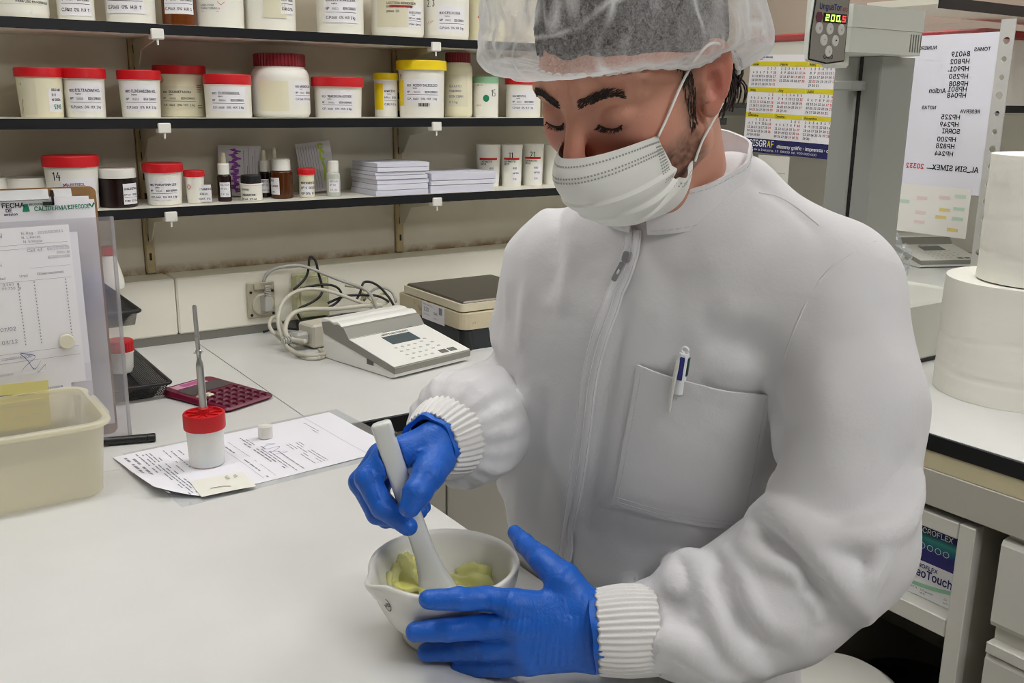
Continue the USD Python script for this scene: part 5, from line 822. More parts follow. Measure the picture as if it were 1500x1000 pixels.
def hit(fn, px_, py_, t0=.5, t1=2.0, off=0.0):
    """Where lines of sight meet a solid (used to lay seams, pockets and folds on the cloth)."""
    px_, py_ = np.atleast_1d(np.asarray(px_, float)), np.atleast_1d(np.asarray(py_, float))
    V = (RGT[None]*(px_[:, None]-750)+DWN[None]*(py_[:, None]-500))/FPX+FWD; V /= np.linalg.norm(V, axis=1)[:, None]; t = np.full(len(px_), t0)
    for _ in range(90): t = np.minimum(t+.7*(fn(CAM+V*t[:, None])-off), t1)
    return CAM+V*t[:, None]
def normal_at(fn, P, e=1e-3):
    g = np.stack([fn(P+d)-fn(P-d) for d in np.eye(3)*e], 1); return g/np.maximum(np.linalg.norm(g, axis=1), 1e-9)[:, None]
def vcol(prim, name, values):
    UsdGeom.PrimvarsAPI(prim).CreatePrimvar(name, Sdf.ValueTypeNames.Color3fArray, 'vertex').Set(Vt.Vec3fArray.FromNumpy(np.asarray(values, np.float32)))

# ================================================================== mortar, pestle, paste
MC = np.array([.503, .866]); MH = .092
PORC = M('porcelain', (236, 234, 226), 0.22, spec=0.6, bump=0.00012, bscale=90, vary=0.04, vscale=30)
def mortar_r(z): return np.interp(z, [0, .004, .012, .03, .05, .07, .085, .092], [.046, .050, .050, .066, .0765, .0825, .0855, .0860])
SPOUT = math.atan2(*(onz(540, 858, TABLE+.085)[:2]-MC)[::-1])
n_a = 96; a = np.linspace(0, 2*np.pi, n_a, endpoint=False)
outer = [(mortar_r(z), z) for z in (0, .003, .008, .012, .018, .03, .04, .05, .06, .07, .078, .085)]; rimp = [(.0858, .089), (.0848, .0915), (.083, .0925), (.080, .0918), (.0775, .089)]
inner = [(.0755, .083), (.073, .070), (.067, .052), (.055, .034), (.038, .022), (.018, .0165)]
prof = outer+rimp+inner; v_ = np.zeros((n_a, len(prof), 3))
for j, (r, z) in enumerate(prof):
    w = np.exp(-((np.angle(np.exp(1j*(a-SPOUT))))/.16)**2)*np.clip((z-.060)/.03, 0, 1); rr = r+.011*w; zz = z-.004*w
    v_[:, j] = np.stack([rr*np.cos(a), rr*np.sin(a), np.full(n_a, 0)+zz], 1)
v_ = v_.reshape(-1, 3); f_ = grid_faces(n_a, len(prof), wrap_u=True); k = len(v_); v_ = np.vstack([v_, [[0, 0, 0], [0, 0, .016]]]); i = np.arange(n_a); j = (i+1) % n_a; P_ = len(prof)
f_ = np.vstack([f_, np.stack([np.full(n_a, k), j*P_, i*P_], 1), np.stack([np.full(n_a, k+1), i*P_+P_-1, j*P_+P_-1], 1)])
t = thing('mortar', 'white porcelain mortar with a pouring lip holding pale yellow paste', 'mortar', (MC[0], MC[1], TABLE+.0003)); part(t, 'bowl', mesh_of(v_, f_), PORC, 50)
ma = math.atan2(*(onz(572, 882, TABLE+.07)[:2]-MC)[::-1]); mk = [strokes([[(.006*math.cos(q), .0075*math.sin(q)) for q in np.linspace(0, 6.4, 24)]], .0012), words('JP', .006, bold=True, align='c').apply_translation([0, -.003, 0])]
part(t, 'maker_mark', [wrap(m, lambda z: mortar_r(z), ma, .068, .0006) for m in mk], M('mark_grey', (90, 90, 90), 0.5), False)
PAL = usdkit.material(stage, '/World/Looks/paste', {'tc': ('texture_coordinate', {}), 'n': ('noise_texture', dict(scale=70.0, detail=3.0)), 'b': ('bump', dict(strength=0.6, distance=0.002)), 'p': ('principled_bsdf', dict(base_color=lin((255, 252, 160)), roughness=0.3, subsurface_weight=0.3, subsurface_scale=0.008, subsurface_radius=(1, .9, .3)))}, [('tc.object', 'n.vector'), ('n.fac', 'b.height'), ('b.normal', 'p.normal')], surface='p.BSDF')
# pestle: flat-sided handle that flares to a wide grinding foot
PB, PT = np.array([MC[0]-.002, MC[1]-.004, TABLE+.030]), at(557, 618, 1.055)
dP = PT-PB; LP = np.linalg.norm(dP); dP /= LP; nP = -FWD-dP*np.dot(-FWD, dP); nP /= np.linalg.norm(nP); sP = np.cross(nP, dP)
def pestle_sdf(p):
    q = p-PB; y = q@dP; x = q@sP; z = q@nP
    wx = np.interp(y, [0, .012, .03, .05, .075, .12, LP], [.020, .0235, .0225, .0165, .0125, .0115, .0118]); wz = np.interp(y, [0, .012, .03, .05, .075, .12, LP], [.016, .019, .018, .0135, .0105, .0092, .0092])
    d = (np.sqrt((x/wx)**2+(z/wz)**2+1e-9)-1)*np.minimum(wx, wz)*.9; d8 = (np.maximum(np.abs(x)/wx*1.04, np.abs(z)/wz*1.06)-1)*np.minimum(wx, wz); d = d*.55+d8*.45
    return smx(smx(d, y-LP, .004), -y, .012)
t = thing('pestle', 'white porcelain pestle with a flared foot held in the right hand', 'pestle', tuple(PB)); mp = nets(pestle_sdf, np.minimum(PB, PT)-.035, np.maximum(PB, PT)+.035, .002); mp.apply_translation(-PB); part(t, 'body', mp, M('pestle_porcelain', (226, 228, 224), 0.15, spec=0.6), True)
hole = (PT-PB)-dP*.018-sP*.0115; part(t, 'hanging_hole', tube(np.array([hole-nP*.003, hole, hole+nP*.003]), .0022, 10), M('hole_dark', (90, 88, 84), 0.6), True)
def bowl_point(x, y):
    v = ray(x, y); v = v/np.linalg.norm(v); o = CAM-np.array([MC[0], MC[1], TABLE]); t_ = (.0925-o[2])/v[2]
    for _ in range(400):
        t_ += .0008; q = o+v*t_
        if ell(q[None], (0, 0, .086), (.0755, .0755, .070))[0] > -.002: break
    return q
PASTE = [(bowl_point(x, y), R_) for x, y, R_ in ((574, 850, .010), (586, 832, .010), (598, 822, .009), (600, 846, .013), (588, 860, .011), (610, 862, .012), (622, 872, .010), (604, 876, .010), (682, 838, .010), (700, 842, .011), (714, 852, .009), (692, 854, .011), (668, 854, .010), (706, 832, .008), (675, 866, .010), (640, 872, .011), (655, 866, .010))]
def paste_sdf(p):
    q = p-np.array([MC[0], MC[1], TABLE]); n_ = meshkit.noise(q*55, 4)-.5; n2 = meshkit.noise(q*130, 9)-.5
    r = np.hypot(q[:, 0], q[:, 1]); d = q[:, 2]-(.026+.010*n_+.012*np.clip(r/.06, 0, 1)**2)
    for c_, R_ in PASTE: d = sm(d, ball(q, c_, R_)+.006*n_, .013)
    d = d+.0035*n2+.0030*np.sin(q[:, 0]*420+q[:, 1]*230+8*n_)
    return smx(d, ell(q, (0, 0, .086), (.0765, .0765, .071)), .003)
t = thing('paste', 'pale yellow ointment smeared in the bottom of the mortar', 'ointment', (MC[0], MC[1], TABLE)); mp = nets(paste_sdf, [MC[0]-.085, MC[1]-.085, TABLE+.005], [MC[0]+.085, MC[1]+.085, TABLE+.09], .0022); mp.apply_translation([-MC[0], -MC[1], -TABLE]); part(t, 'body', mp, PAL, True)
def mortar_sdf(p):
    q = p-np.array([MC[0], MC[1], TABLE]); r = np.hypot(q[:, 0], q[:, 1]); return np.maximum((r-mortar_r(q[:, 2]))*.85, q[:, 2]-.093)

# ================================================================== the man
HO = np.array([.633, .721, 1.514]); hy_, hp_, hr_ = math.radians(195.0), math.radians(25.5), math.radians(-.7)
_f = np.array([math.cos(hy_)*math.cos(hp_), math.sin(hy_)*math.cos(hp_), -math.sin(hp_)]); _l = np.array([-math.sin(hy_), math.cos(hy_), 0]); _u = np.cross(_f, _l)
HR = np.stack([_f, _l*math.cos(hr_)+_u*math.sin(hr_), -_l*math.sin(hr_)+_u*math.cos(hr_)], 1)
def to_head(p): return (np.asarray(p, float)-HO)@HR
def of_head(q): return HO+np.asarray(q, float)@HR.T
AZ = math.radians(199); BF = np.array([math.cos(AZ), math.sin(AZ), 0]); BL = np.array([-BF[1], BF[0], 0])
NECK0, NECK1 = of_head((-.038, 0, -.055)), np.array([.752, .778, 1.385])
def head_local(p):
    ay = np.abs(p[:, 1]); q = np.stack([p[:, 0], ay, p[:, 2]], 1)
    d = ell(p, (-.014, 0, .046), (.100, .077, .090)); d = sm(d, ell(p, (.028, 0, -.004), (.066, .066, .088)), .03)
    d = sm(d, cone(q, (.002, .053, -.052), (.062, .014, -.086), .021, .019), .022); d = sm(d, ball(p, (.066, 0, -.087), .021), .016)
    d = sm(d, ell(q, (.052, .045, -.016), (.027, .021, .022)), .022); d = sm(d, cone(q, (.090, .012, .034), (.070, .051, .032), .0115, .010), .012)
    d = sm(d, cone(p, (.093, 0, .018), (.116, 0, -.024), .0082, .0102), .010); d = sm(d, ball(q, (.102, .0125, -.030), .0085), .008)
    d = smx(d, -ball(q, (.1015, .033, .016), .0150), .010); d = sm(d, ell(q, (.0770, .0335, .0110), (.0150, .0165, .0142)), .004)
    d = smx(d, -cone(q, (.0925, .022, .0225), (.085, .047, .0215), .0018, .0016), .003)
    d = sm(d, cone(p, (.087, -.016, -.056), (.087, .016, -.056), .008, .008), .008)
    e = q-np.array([-.010, .078, .006]); c_, s_ = math.cos(.50), -math.sin(.50); e = np.stack([e[:, 0]*c_+e[:, 1]*s_, -e[:, 0]*s_+e[:, 1]*c_, e[:, 2]], 1); c2, s2 = math.cos(.18), math.sin(.18); e = np.stack([e[:, 0]*c2+e[:, 2]*s2, e[:, 1], -e[:, 0]*s2+e[:, 2]*c2], 1)
    wz = .0155+.0035*np.clip(e[:, 2]/.03, -1, 1); rr = np.sqrt((e[:, 0]/wz)**2+(e[:, 2]/.0300)**2)
    pl = np.maximum((rr-1)*.0165, np.abs(e[:, 1])-.0035)-.002; d = sm(d, pl, .007)
    ring = np.sqrt(((rr-.93)*.0165)**2+(e[:, 1]-.005)**2)-.0034; ring = np.where(e[:, 2] < -.02, ring+.003, ring); d = sm(d, ring, .003)
    d = sm(d, cone(e, (-.004, .004, .016), (-.008, .004, -.010), .0028, .0034), .004); d = smx(d, -ell(e, (.002, .010, -.005), (.0085, .0105, .0135)), .003); d = smx(d, -ell(e, (-.003, .009, .018), (.009, .0045, .007)), .003)
    d = sm(d, ell(e, (.003, .003, -.028), (.008, .0045, .008)), .005); d = sm(d, ell(e, (.0125, .007, -.004), (.0035, .0035, .006)), .003)
    return d
def skin_sdf(p):
    d = head_local(to_head(p)); d = sm(d, cone(p, NECK0, NECK1, .053, .060), .028)
    d = sm(d, cone(p, of_head((.03, .030, -.085)), NECK1+BF*.02, .012, .018), .03); d = sm(d, cone(p, of_head((.03, -.030, -.085)), NECK1+BF*.02, .012, .018), .03)
    d = sm(d, ell(p, (.785, .803, 1.315), (.075, .12, .05)), .03); return smx(d, 1.28-p[:, 2], .01)

# ---- coat
ZT = np.array([.45, .80, .90, 1.0, 1.10, 1.20, 1.27, 1.32, 1.36, 1.395, 1.42]); CXT = [.852, .822, .808, .796, .786, .780, .776, .771, .763, .755, .750]; CYT = [.865, .866, .864, .858, .850, .838, .822, .806, .792, .781, .775]
ATS = [.225, .206, .200, .198, .198, .202, .200, .184, .140, .090, .060]; BTS = [.140, .118, .114, .121, .130, .134, .128, .112, .094, .075, .055]
from scipy.interpolate import PchipInterpolator
_zz = np.linspace(.45, 1.42, 160); CXT, CYT, ATS, BTS = (PchipInterpolator(ZT, q)(_zz) for q in (CXT, CYT, ATS, BTS)); ZT = _zz
SHL, SHR = np.array([.776, .803, 1.326])+BL*.190, np.array([.776, .803, 1.308])-BL*.150
ELL_, WRL = at(1226, 780, .978), np.array([.612, .690, .948]); ELR, WRR = at(800, 572, 1.345), at(640, 648, 1.105)
def torso_sdf(p):
    z = p[:, 2]; cx, cy, A_, B_ = (np.interp(z, ZT, q) for q in (CXT, CYT, ATS, BTS)); x, y = p[:, 0]-cx, p[:, 1]-cy; u = x*BL[0]+y*BL[1]; w = x*BF[0]+y*BF[1]
    d = ((np.abs(u/A_)**2.3+np.abs(w/B_)**2.3+1e-9)**(1/2.3)-1)*np.minimum(A_, B_)*.85
    d = smx(d, z-1.415, .02); d = smx(d, .45-z, .01)
    yk = np.array([.770, .797, 1.352]); d = sm(d, cone(p, yk+BL*.06+[0, 0, .040], SHL-BL*.035+[0, 0, -.008], .055, .062), .05); return sm(d, cone(p, yk-BL*.07, SHR+BL*.035+[0, 0, -.008], .055, .060), .05)
def arm_l(p):
    F_ = WRL-ELL_; e1 = ELL_+F_*.26; e2 = ELL_+F_*.52; e3 = ELL_+F_*.70; up = SHL*.5+ELL_*.5+BL*.010
    dn = np.array([0, 0, -.036]); d = chain(p, [SHL+[0, 0, -.012], up, ELL_], [.063, .073, .076], .02); return sm(d, chain(p, [ELL_+dn*.3, e1+dn, e2+dn, e3+dn*.6], [.079, .074, .067, .056], .02), .010)
def arm_r(p):
    F_ = WRR-ELR; e1 = ELR+F_*.40; e2 = ELR+F_*.62; up = SHR*.5+ELR*.5
    d = chain(p, [SHR+[0, 0, -.012], up+[-.01, 0, 0], ELR], [.066, .072, .076], .02); d = sm(d, chain(p, [ELR, e1, e2], [.076, .070, .058], .02), .03)
    return d
def coat_base(p):
    k = .010+.040*np.clip((p[:, 2]-1.20)/.12, 0, 1); return sm(torso_sdf(p), np.minimum(arm_l(p), arm_r(p)), k)
def on(fn, pts, off=0.0): q = np.asarray(pts, float); return hit(fn, q[:, 0], q[:, 1], off=off)
# ---- folds of the coat: ridges (+) and creases (-) laid along lines on the cloth: (points seen, radius, height)
def arms_torso(p): return coat_base(p)
FOLDS = [
 # left sleeve
 ([(1108, 776), (1118, 756), (1150, 764), (1180, 790), (1215, 830), (1250, 868), (1272, 902)], .011, .011, 'a'), ([(1135, 742), (1190, 780), (1240, 782), (1290, 780), (1325, 768), (1340, 740)], .012, .006, 'a'),
 ([(1112, 742), (1140, 752), (1170, 772)], .007, -.006, 'a'), ([(1160, 780), (1205, 796), (1240, 800)], .010, -.0035, 'a'), ([(1108, 790), (1150, 812), (1190, 850), (1225, 890)], .013, -.009, 'a'),
 ([(1085, 800), (1130, 822), (1165, 835), (1186, 862)], .011, .009, 'a'), ([(1008, 834), (1030, 858), (1055, 915), (1085, 958), (1118, 982)], .012, .009, 'a'), ([(1030, 832), (1062, 868), (1088, 920), (1110, 950)], .012, -.008, 'a'),
 ([(1180, 930), (1120, 905), (1080, 850)], .010, .005, 'a'), ([(1290, 800), (1265, 850), (1240, 870)], .014, .006, 'a'), ([(1240, 800), (1280, 850)], .010, -.006, 'a'), ([(1340, 640), (1300, 720), (1240, 750), (1180, 745)], .016, -.005, 'a'),
 ([(1130, 560), (1140, 640), (1120, 700)], .014, -.006, 'a'), ([(1190, 470), (1215, 600), (1190, 700)], .03, .004, 'a'), ([(1270, 440), (1310, 560), (1320, 660)], .03, .004, 'a'),
 # gathers at the left cuff
 ([(936, 872), (945, 842), (968, 832), (985, 850)], .012, .012, 'a'), ([(988, 846), (1000, 822), (1022, 826)], .010, .009, 'a'), ([(962, 958), (985, 938), (1015, 950), (1040, 975)], .013, .012, 'a'), ([(952, 900), (985, 890), (1015, 905)], .010, -.010, 'a'), ([(975, 925), (1005, 925)], .008, -.006, 'a'),
 # right sleeve
 ([(722, 488), (740, 520), (760, 575)], .012, .008, 'r'), ([(700, 520), (735, 548), (770, 610)], .012, -.008, 'r'), ([(676, 556), (712, 570), (745, 610), (758, 660)], .013, .008, 'r'), ([(668, 580), (706, 610), (732, 650)], .010, -.006, 'r'), ([(628, 588), (660, 580), (700, 600), (722, 650), (728, 690)], .012, .006, 'r'),
 # chest and shoulders
 ([(812, 282), (790, 340), (772, 430), (764, 520)], .012, .004, 't'), ([(832, 292), (815, 360), (800, 450)], .012, -.003, 't'), ([(850, 300), (836, 370), (824, 470)], .013, .0035, 't'), ([(768, 330), (752, 400), (745, 470)], .010, .004, 't'),
 ([(1135, 560), (1095, 540), (1050, 545), (1030, 560)], .014, .005, 't'), ([(1130, 520), (1075, 500), (1030, 520)], .014, -.004, 't'), ([(1150, 470), (1090, 450), (1030, 470)], .016, .004, 't'), ([(900, 420), (868, 560), (850, 690), (836, 800)], .012, .003, 't'), ([(925, 430), (893, 560), (872, 690), (860, 800)], .012, -.0025, 't'),
 ([(770, 560), (765, 660), (760, 780)], .016, .004, 't'), ([(800, 560), (790, 660), (784, 780)], .016, -.004, 't'), ([(1000, 770), (960, 800), (900, 810)], .02, -.004, 't'), ([(1080, 250), (1150, 300), (1200, 380), (1165, 470)], .012, -.0025, 't'), ([(1150, 330), (1060, 380), (980, 400)], .02, .004, 't')]
SURF = {'a': arm_l, 'r': arm_r, 't': torso_sdf}
_folds = []
for pts, r, h, w in FOLDS:
    q = spline(on(SURF[w], pts), max(6, 3*len(pts))); _folds.append((q, r, h*{'a': 2.1, 'r': 1.9, 't': 1.7}[w]))
from scipy.spatial import cKDTree
def fold_at(p):
    out = np.zeros(len(p))
    for q, r, h in _folds:
        lo, hi = q.min(0)-3*r, q.max(0)+3*r; m = ((p > lo) & (p < hi)).all(1)
        if not m.any(): continue
        x = p[m]; best = np.full(len(x), 9.0); n_ = len(q)-1
        for a_, b_ in zip(q[:-1], q[1:]):
            d = b_-a_; t_ = np.clip(((x-a_)@d)/max(d@d, 1e-12), 0, 1); best = np.minimum(best, np.linalg.norm(x-a_-t_[:, None]*d, axis=1))
        ends = np.minimum(np.linalg.norm(x-q[0], axis=1), np.linalg.norm(x-q[-1], axis=1)); fade = np.clip(ends/(2.2*r), 0.15, 1)
        out[m] += h*fade*np.exp(-(best/r)**1.35)
    return out
ROLLS = [([(1104, 782), (1110, 758), (1130, 750), (1158, 762), (1190, 792), (1222, 838), (1250, 878), (1268, 905)], [.016, .018, .018, .016, .014, .012, .010, .006], .010, 'a'),
 ([(1126, 738), (1160, 766), (1205, 784), (1260, 782), (1310, 768), (1338, 735), (1346, 700)], [.008, .012, .013, .013, .012, .010, .005], .009, 'a'), ([(1090, 800), (1128, 818), (1165, 840), (1188, 872), (1200, 905)], [.008, .011, .011, .009, .005], .007, 'a'),
 ([(938, 882), (942, 850), (962, 832), (984, 842), (992, 868)], [.010, .015, .016, .014, .008], .012, 'a'), ([(992, 850), (1004, 824), (1030, 830), (1048, 870), (1068, 925), (1092, 962), (1116, 982)], [.010, .013, .013, .012, .012, .011, .006], .010, 'a'), ([(958, 966), (980, 942), (1010, 948), (1045, 975), (1075, 988)], [.010, .016, .016, .013, .008], .012, 'a'),
 ([(1060, 806), (1085, 842), (1105, 890), (1128, 930)], [.006, .010, .011, .006], .006, 'a'), ([(1290, 812), (1282, 850), (1256, 884)], [.006, .012, .006], .006, 'a'),
 ([(692, 540), (724, 556), (752, 592), (762, 645)], [.008, .013, .013, .007], .008, 'r'), ([(655, 582), (698, 592), (726, 628), (734, 680)], [.008, .012, .012, .007], .006, 'r'), ([(724, 478), (745, 510), (764, 560)], [.006, .011, .006], .006, 'r')]
_rolls = []
for pts, rs, out_, w in ROLLS:
    q = on(SURF[w], pts); rs = np.array(rs); q = q-normal_at(SURF[w], q)*(rs-out_*rs/rs.max())[:, None]; m_ = 4*len(pts); _rolls.append((spline(q, m_), np.interp(np.linspace(0, 1, m_), np.linspace(0, 1, len(rs)), rs)))
def rolls(p, d):
    for q, rs in _rolls:
        m = ((p > q.min(0)-.05) & (p < q.max(0)+.05)).all(1)
        if m.any(): d[m] = sm(d[m], chain(p[m], q, rs), .007)
    return d
def coat_sdf(p):
    d = rolls(p, coat_base(p)); n_ = np.abs(d) < .05
    if n_.any():
        x = p[n_]; d[n_] -= fold_at(x)+.0030*(meshkit.noise(x*[16, 16, 7], 2)-.5)+.0016*(meshkit.noise(x*[38, 38, 20], 6)-.5)
    return d
COTTON = usdkit.material(stage, '/World/Looks/coat_cotton', {'tc': ('texture_coordinate', {}), 'n': ('noise_texture', dict(scale=900.0, detail=2.0)), 'n2': ('noise_texture', dict(scale=26.0, detail=5.0, roughness=0.6)), 'a': ('math', dict(math_type='multiply_add', value2=0.12)), 'b': ('bump', dict(strength=0.8, distance=0.0016)),
    'p': ('principled_bsdf', dict(base_color=lin((220, 219, 221)), roughness=0.85, specular_ior_level=0.2, sheen_weight=0.15))}, [('tc.object', 'n.vector'), ('tc.object', 'n2.vector'), ('n.fac', 'a.value1'), ('n2.fac', 'a.value3'), ('a.value', 'b.height'), ('b.normal', 'p.normal')], surface='p.BSDF')
STITCH = M('stitch_thread', (208, 207, 210), 0.9)
man = thing('person', 'person in a white lab coat, hair net, face mask and blue gloves grinding paste', 'person', (0, 0, 0))
cm = nets(coat_sdf, [.42, .42, .44], [1.02, 1.16, 1.45], .0034)
coat = part(man, 'lab_coat', cm, COTTON, True)
# pocket, laid on the chest
def bil(c, U, V): c = np.asarray(c, float); return (c[0]*(1-U)[..., None]+c[1]*U[..., None])*(1-V)[..., None]+(c[3]*(1-U)[..., None]+c[2]*U[..., None])*V[..., None]
def torso_folded(p): return torso_sdf(p)-fold_at(p)-.0030*(meshkit.noise(p*[16, 16, 7], 2)-.5)
def pocket_fn(U, V):
    q = bil([(936, 533), (1127, 577), (1092, 774), (899, 736)], U, V); q = q.reshape(-1, 2); q = q+np.c_[0*q[:, 0], 6*np.sin(np.pi*U.ravel())*(1-V.ravel())+7*np.sin(np.pi*U.ravel())*V.ravel()]
    P0 = on(torso_folded, q); N0 = normal_at(torso_folded, P0); e = np.minimum(np.minimum(U, 1-U)*8, (1-V)*8).ravel().clip(0, 1); top = np.clip(1-V.ravel()/.12, 0, 1)
    P0 = P0+N0*(.0026+.0018*e+.004*top*np.sin(np.pi*np.clip(U.ravel()*1.2, 0, 1))+.0010*(meshkit.noise(P0*60, 3)-.5)*e)[:, None]; return P0.reshape(U.shape+(3,))
pk = part(coat, 'pocket', sheet(44, 44, pocket_fn, .0024), COTTON, 40)
def dashes(path, n, w=.0011, lift=.0007, fn=torso_folded):
    q = spline(path, n*3); out = []
    for k in range(n): out.append(tube(q[3*k:3*k+3], w/2, 5))
    return out
for c_ in ([(.035, .03), (.035, .5), (.035, .97)], [(.965, .03), (.965, .5), (.965, .97)], [(.035, .97), (.35, .97), (.65, .97), (.965, .97)], [(.035, .94), (.35, .94), (.65, .94), (.965, .94)]):
    u_ = spline(np.array(c_), 30); q = pocket_fn(u_[:, 0][:, None], u_[:, 1][:, None])[:, 0]; nn = normal_at(torso_folded, q); part(pk, 'stitching', dashes(q+nn*.0011, 44), STITCH, True, kind='stuff')
# zip
zp = [(929, 338), (925, 372), (905, 425), (884, 480), (868, 540), (859, 600), (849, 680), (839, 745), (831, 800), (826, 860)]
zq = spline(on(torso_folded, zp), 90); zn = normal_at(torso_folded, zq); zt_ = np.gradient(zq, axis=0); zt_ /= np.linalg.norm(zt_, axis=1)[:, None]; zs = np.cross(zn, zt_)
def ribbon(c, s, n, half, thick, off=0.0):
    def fn(U, V): i = np.round(U*(len(c)-1)).astype(int); return c[i]+s[i]*((V-.5)*2*half+off)[..., None]+n[i]*(.0022+.0028*np.sqrt(np.clip(1-((V-.5)*2)**2, 0, 1)))[..., None]
    return sheet(len(c), 9, fn, thick)
zi = part(coat, 'zip_placket', ribbon(zq, zs, zn, .010, .001), COTTON, 40)
part(zi, 'seam_line', [tube(zq+zs*.0008+zn*.0062, .0007, 6), tube(zq+zs*.0085+zn*.004, .0005, 6), tube(zq-zs*.0085+zn*.004, .0005, 6)], STITCH, True)
ZIPM = M('zip_metal', (150, 150, 152), 0.4, metal=0.35); k0 = 7; zr = frame_mat(zq[k0]+zn[k0]*.006, zs[k0], -zt_[k0]); part(zi, 'slider', put(hull([(x, y, z) for x, y in rrect(.008, .012, .003, 3) for z in (0, .0045)]), zr), ZIPM, 30)
part(zi, 'pull_tab', put(prism(Polygon(rrect(.0062, .023, .0025, 4)).difference(Polygon(rrect(.0035, .006, .0015, 3)).buffer(0)), .005, .0066), zr @ trimesh.transformations.translation_matrix([-.003, -.017, 0]) @ trimesh.transformations.rotation_matrix(-.25, [0, 0, 1])), ZIPM, False)
# seams of the shoulder, yoke and armhole
for pts, w in (([(1112, 282), (1135, 286), (1165, 302), (1200, 330)], 't'), ([(1282, 352), (1240, 375), (1200, 412), (1172, 462), (1150, 520), (1138, 570)], 'b')):
    fn = coat_sdf; q = spline(on(fn, pts), 40); nn = normal_at(fn, q); part(coat, 'seam', tube(q-nn*.0006, .0014, 6), COTTON, True)
# stand-up collar
def collar_fn(U, V):
    th = -2.98+U*5.96; cxy = np.stack([np.cos(th+AZ), np.sin(th+AZ)], -1)          # opening at the front
    front = np.cos(th); base_z = 1.400-.028*front+.002*np.cos(2*th); r = .083-.004*V+.006*np.abs(np.sin(th)); z = base_z+V*(.040-.003*front)
    th2 = th; c0 = np.array([.752, .778]); lean = V*.010
    x = c0[0]+cxy[..., 0]*r+BF[0]*(lean+.004); y = c0[1]+cxy[..., 1]*r+BF[1]*(lean+.004); return np.stack([x, y, z], -1)
def collar_flip(U, V): return collar_fn(U, V)
cth = lambda th: ((th+2.98)/5.96)
def collar2(U, V):
    th = .13+U*(2*np.pi-.26); front = np.cos(th); base_z = 1.397-.030*front; r = .080+.004*np.abs(np.sin(th))-.003*V; z = base_z+V*(.043-.002*front)-.006*V*np.exp(-((np.minimum(th, 2*np.pi-th)-.13)/.12)**2)
    lean = .004+V*.012; cs, sn = np.cos(th), np.sin(th); w = .0016*np.sin(th*9)*V
    return np.stack([.752+(BF[0]*cs+BL[0]*sn)*(r+w)+BF[0]*lean, .778+(BF[1]*cs+BL[1]*sn)*(r+w)+BF[1]*lean, z], -1)
co = part(coat, 'collar', sheet(110, 14, collar2, .0028), COTTON, 50)
for v0 in (.10, .90): q = collar2(np.linspace(.01, .99, 120)[:, None], np.full((120, 1), v0))[:, 0]; c0 = np.array([.752, .778]); o_ = np.c_[q[:, :2]-c0, np.zeros(120)]; o_ /= np.linalg.norm(o_, axis=1)[:, None]; part(co, 'stitching', dashes(q+o_*.0019, 60, .0009), STITCH, True, kind='stuff')
# knitted cuffs
KNIT = M('knit_cuff', (226, 224, 222), 0.95, bump=0.0004, bscale=500)
def knit(a_, b_, ra, rb, n, amp=.0011, bulge=.003):
    a_, b_ = np.asarray(a_, float), np.asarray(b_, float); nu, nv = n*8, 26; d = b_-a_; L_ = np.linalg.norm(d); d /= L_; u = np.cross(d, [0, 0, 1.0]); u /= np.linalg.norm(u); w = np.cross(d, u)
    th = np.linspace(0, 2*np.pi, nu, endpoint=False); out = []
    prof = [(ra*.86, .003)]+[(ra+(rb-ra)*t_+bulge*math.sin(math.pi*t_), t_*L_) for t_ in np.linspace(0, 1, nv)]+[(rb*.86, L_-.002)]
    v = np.zeros((nu, len(prof), 3))
    for j, (r, y) in enumerate(prof):
        rr = r+amp*np.cos(n*th)*(1 if 0 < j < len(prof)-1 else .3)+.0006*np.sin(3*th+y*60); v[:, j] = a_+d*(y+.001*np.sin(n*th*.5))[:, None] + (np.cos(th)*rr)[:, None]*u+(np.sin(th)*rr)[:, None]*w
    m = mesh_of(v.reshape(-1, 3), grid_faces(nu, len(prof), wrap_u=True)); 
    if m.volume < 0: m.invert()
    return m
WL0 = at(873, 925, 1.002); WL1 = at(962, 922, 1.000); part(coat, 'knit_cuff', knit(WL0, WL1, .0425, .0445, 44), KNIT, True)
FR = (WRR-ELR)/np.linalg.norm(WRR-ELR); WR1 = ELR+(WRR-ELR)*.86; WR0 = WRR+FR*.014; part(coat, 'knit_cuff', knit(WR0, WR1-FR*.004, .0375, .0505, 40, .0012, .004), KNIT, True)
# bell of the right sleeve gathered on to its cuff
def bell_sdf(p):
    q = p-WR1; y = q@FR; r = np.linalg.norm(q-y[:, None]*FR, axis=1); u = np.cross(FR, [0, 0, 1.0]); u /= np.linalg.norm(u); w = np.cross(FR, u); th = np.arctan2(q@w, q@u)
    R_ = np.interp(y, [-.10, -.05, -.02, .0, .012, .020], [.066, .071, .072, .067, .057, .048])+(.0016*np.cos(th*17)+.0022*np.cos(th*7+1))*np.clip((y+.06)/.06, 0, 1)
    return smx(smx((r-R_)*.8, y-.019, .006), -.10-y, .01)
part(coat, 'sleeve_end', nets(bell_sdf, WR1-.16, WR1+.16, .0032), COTTON, True)
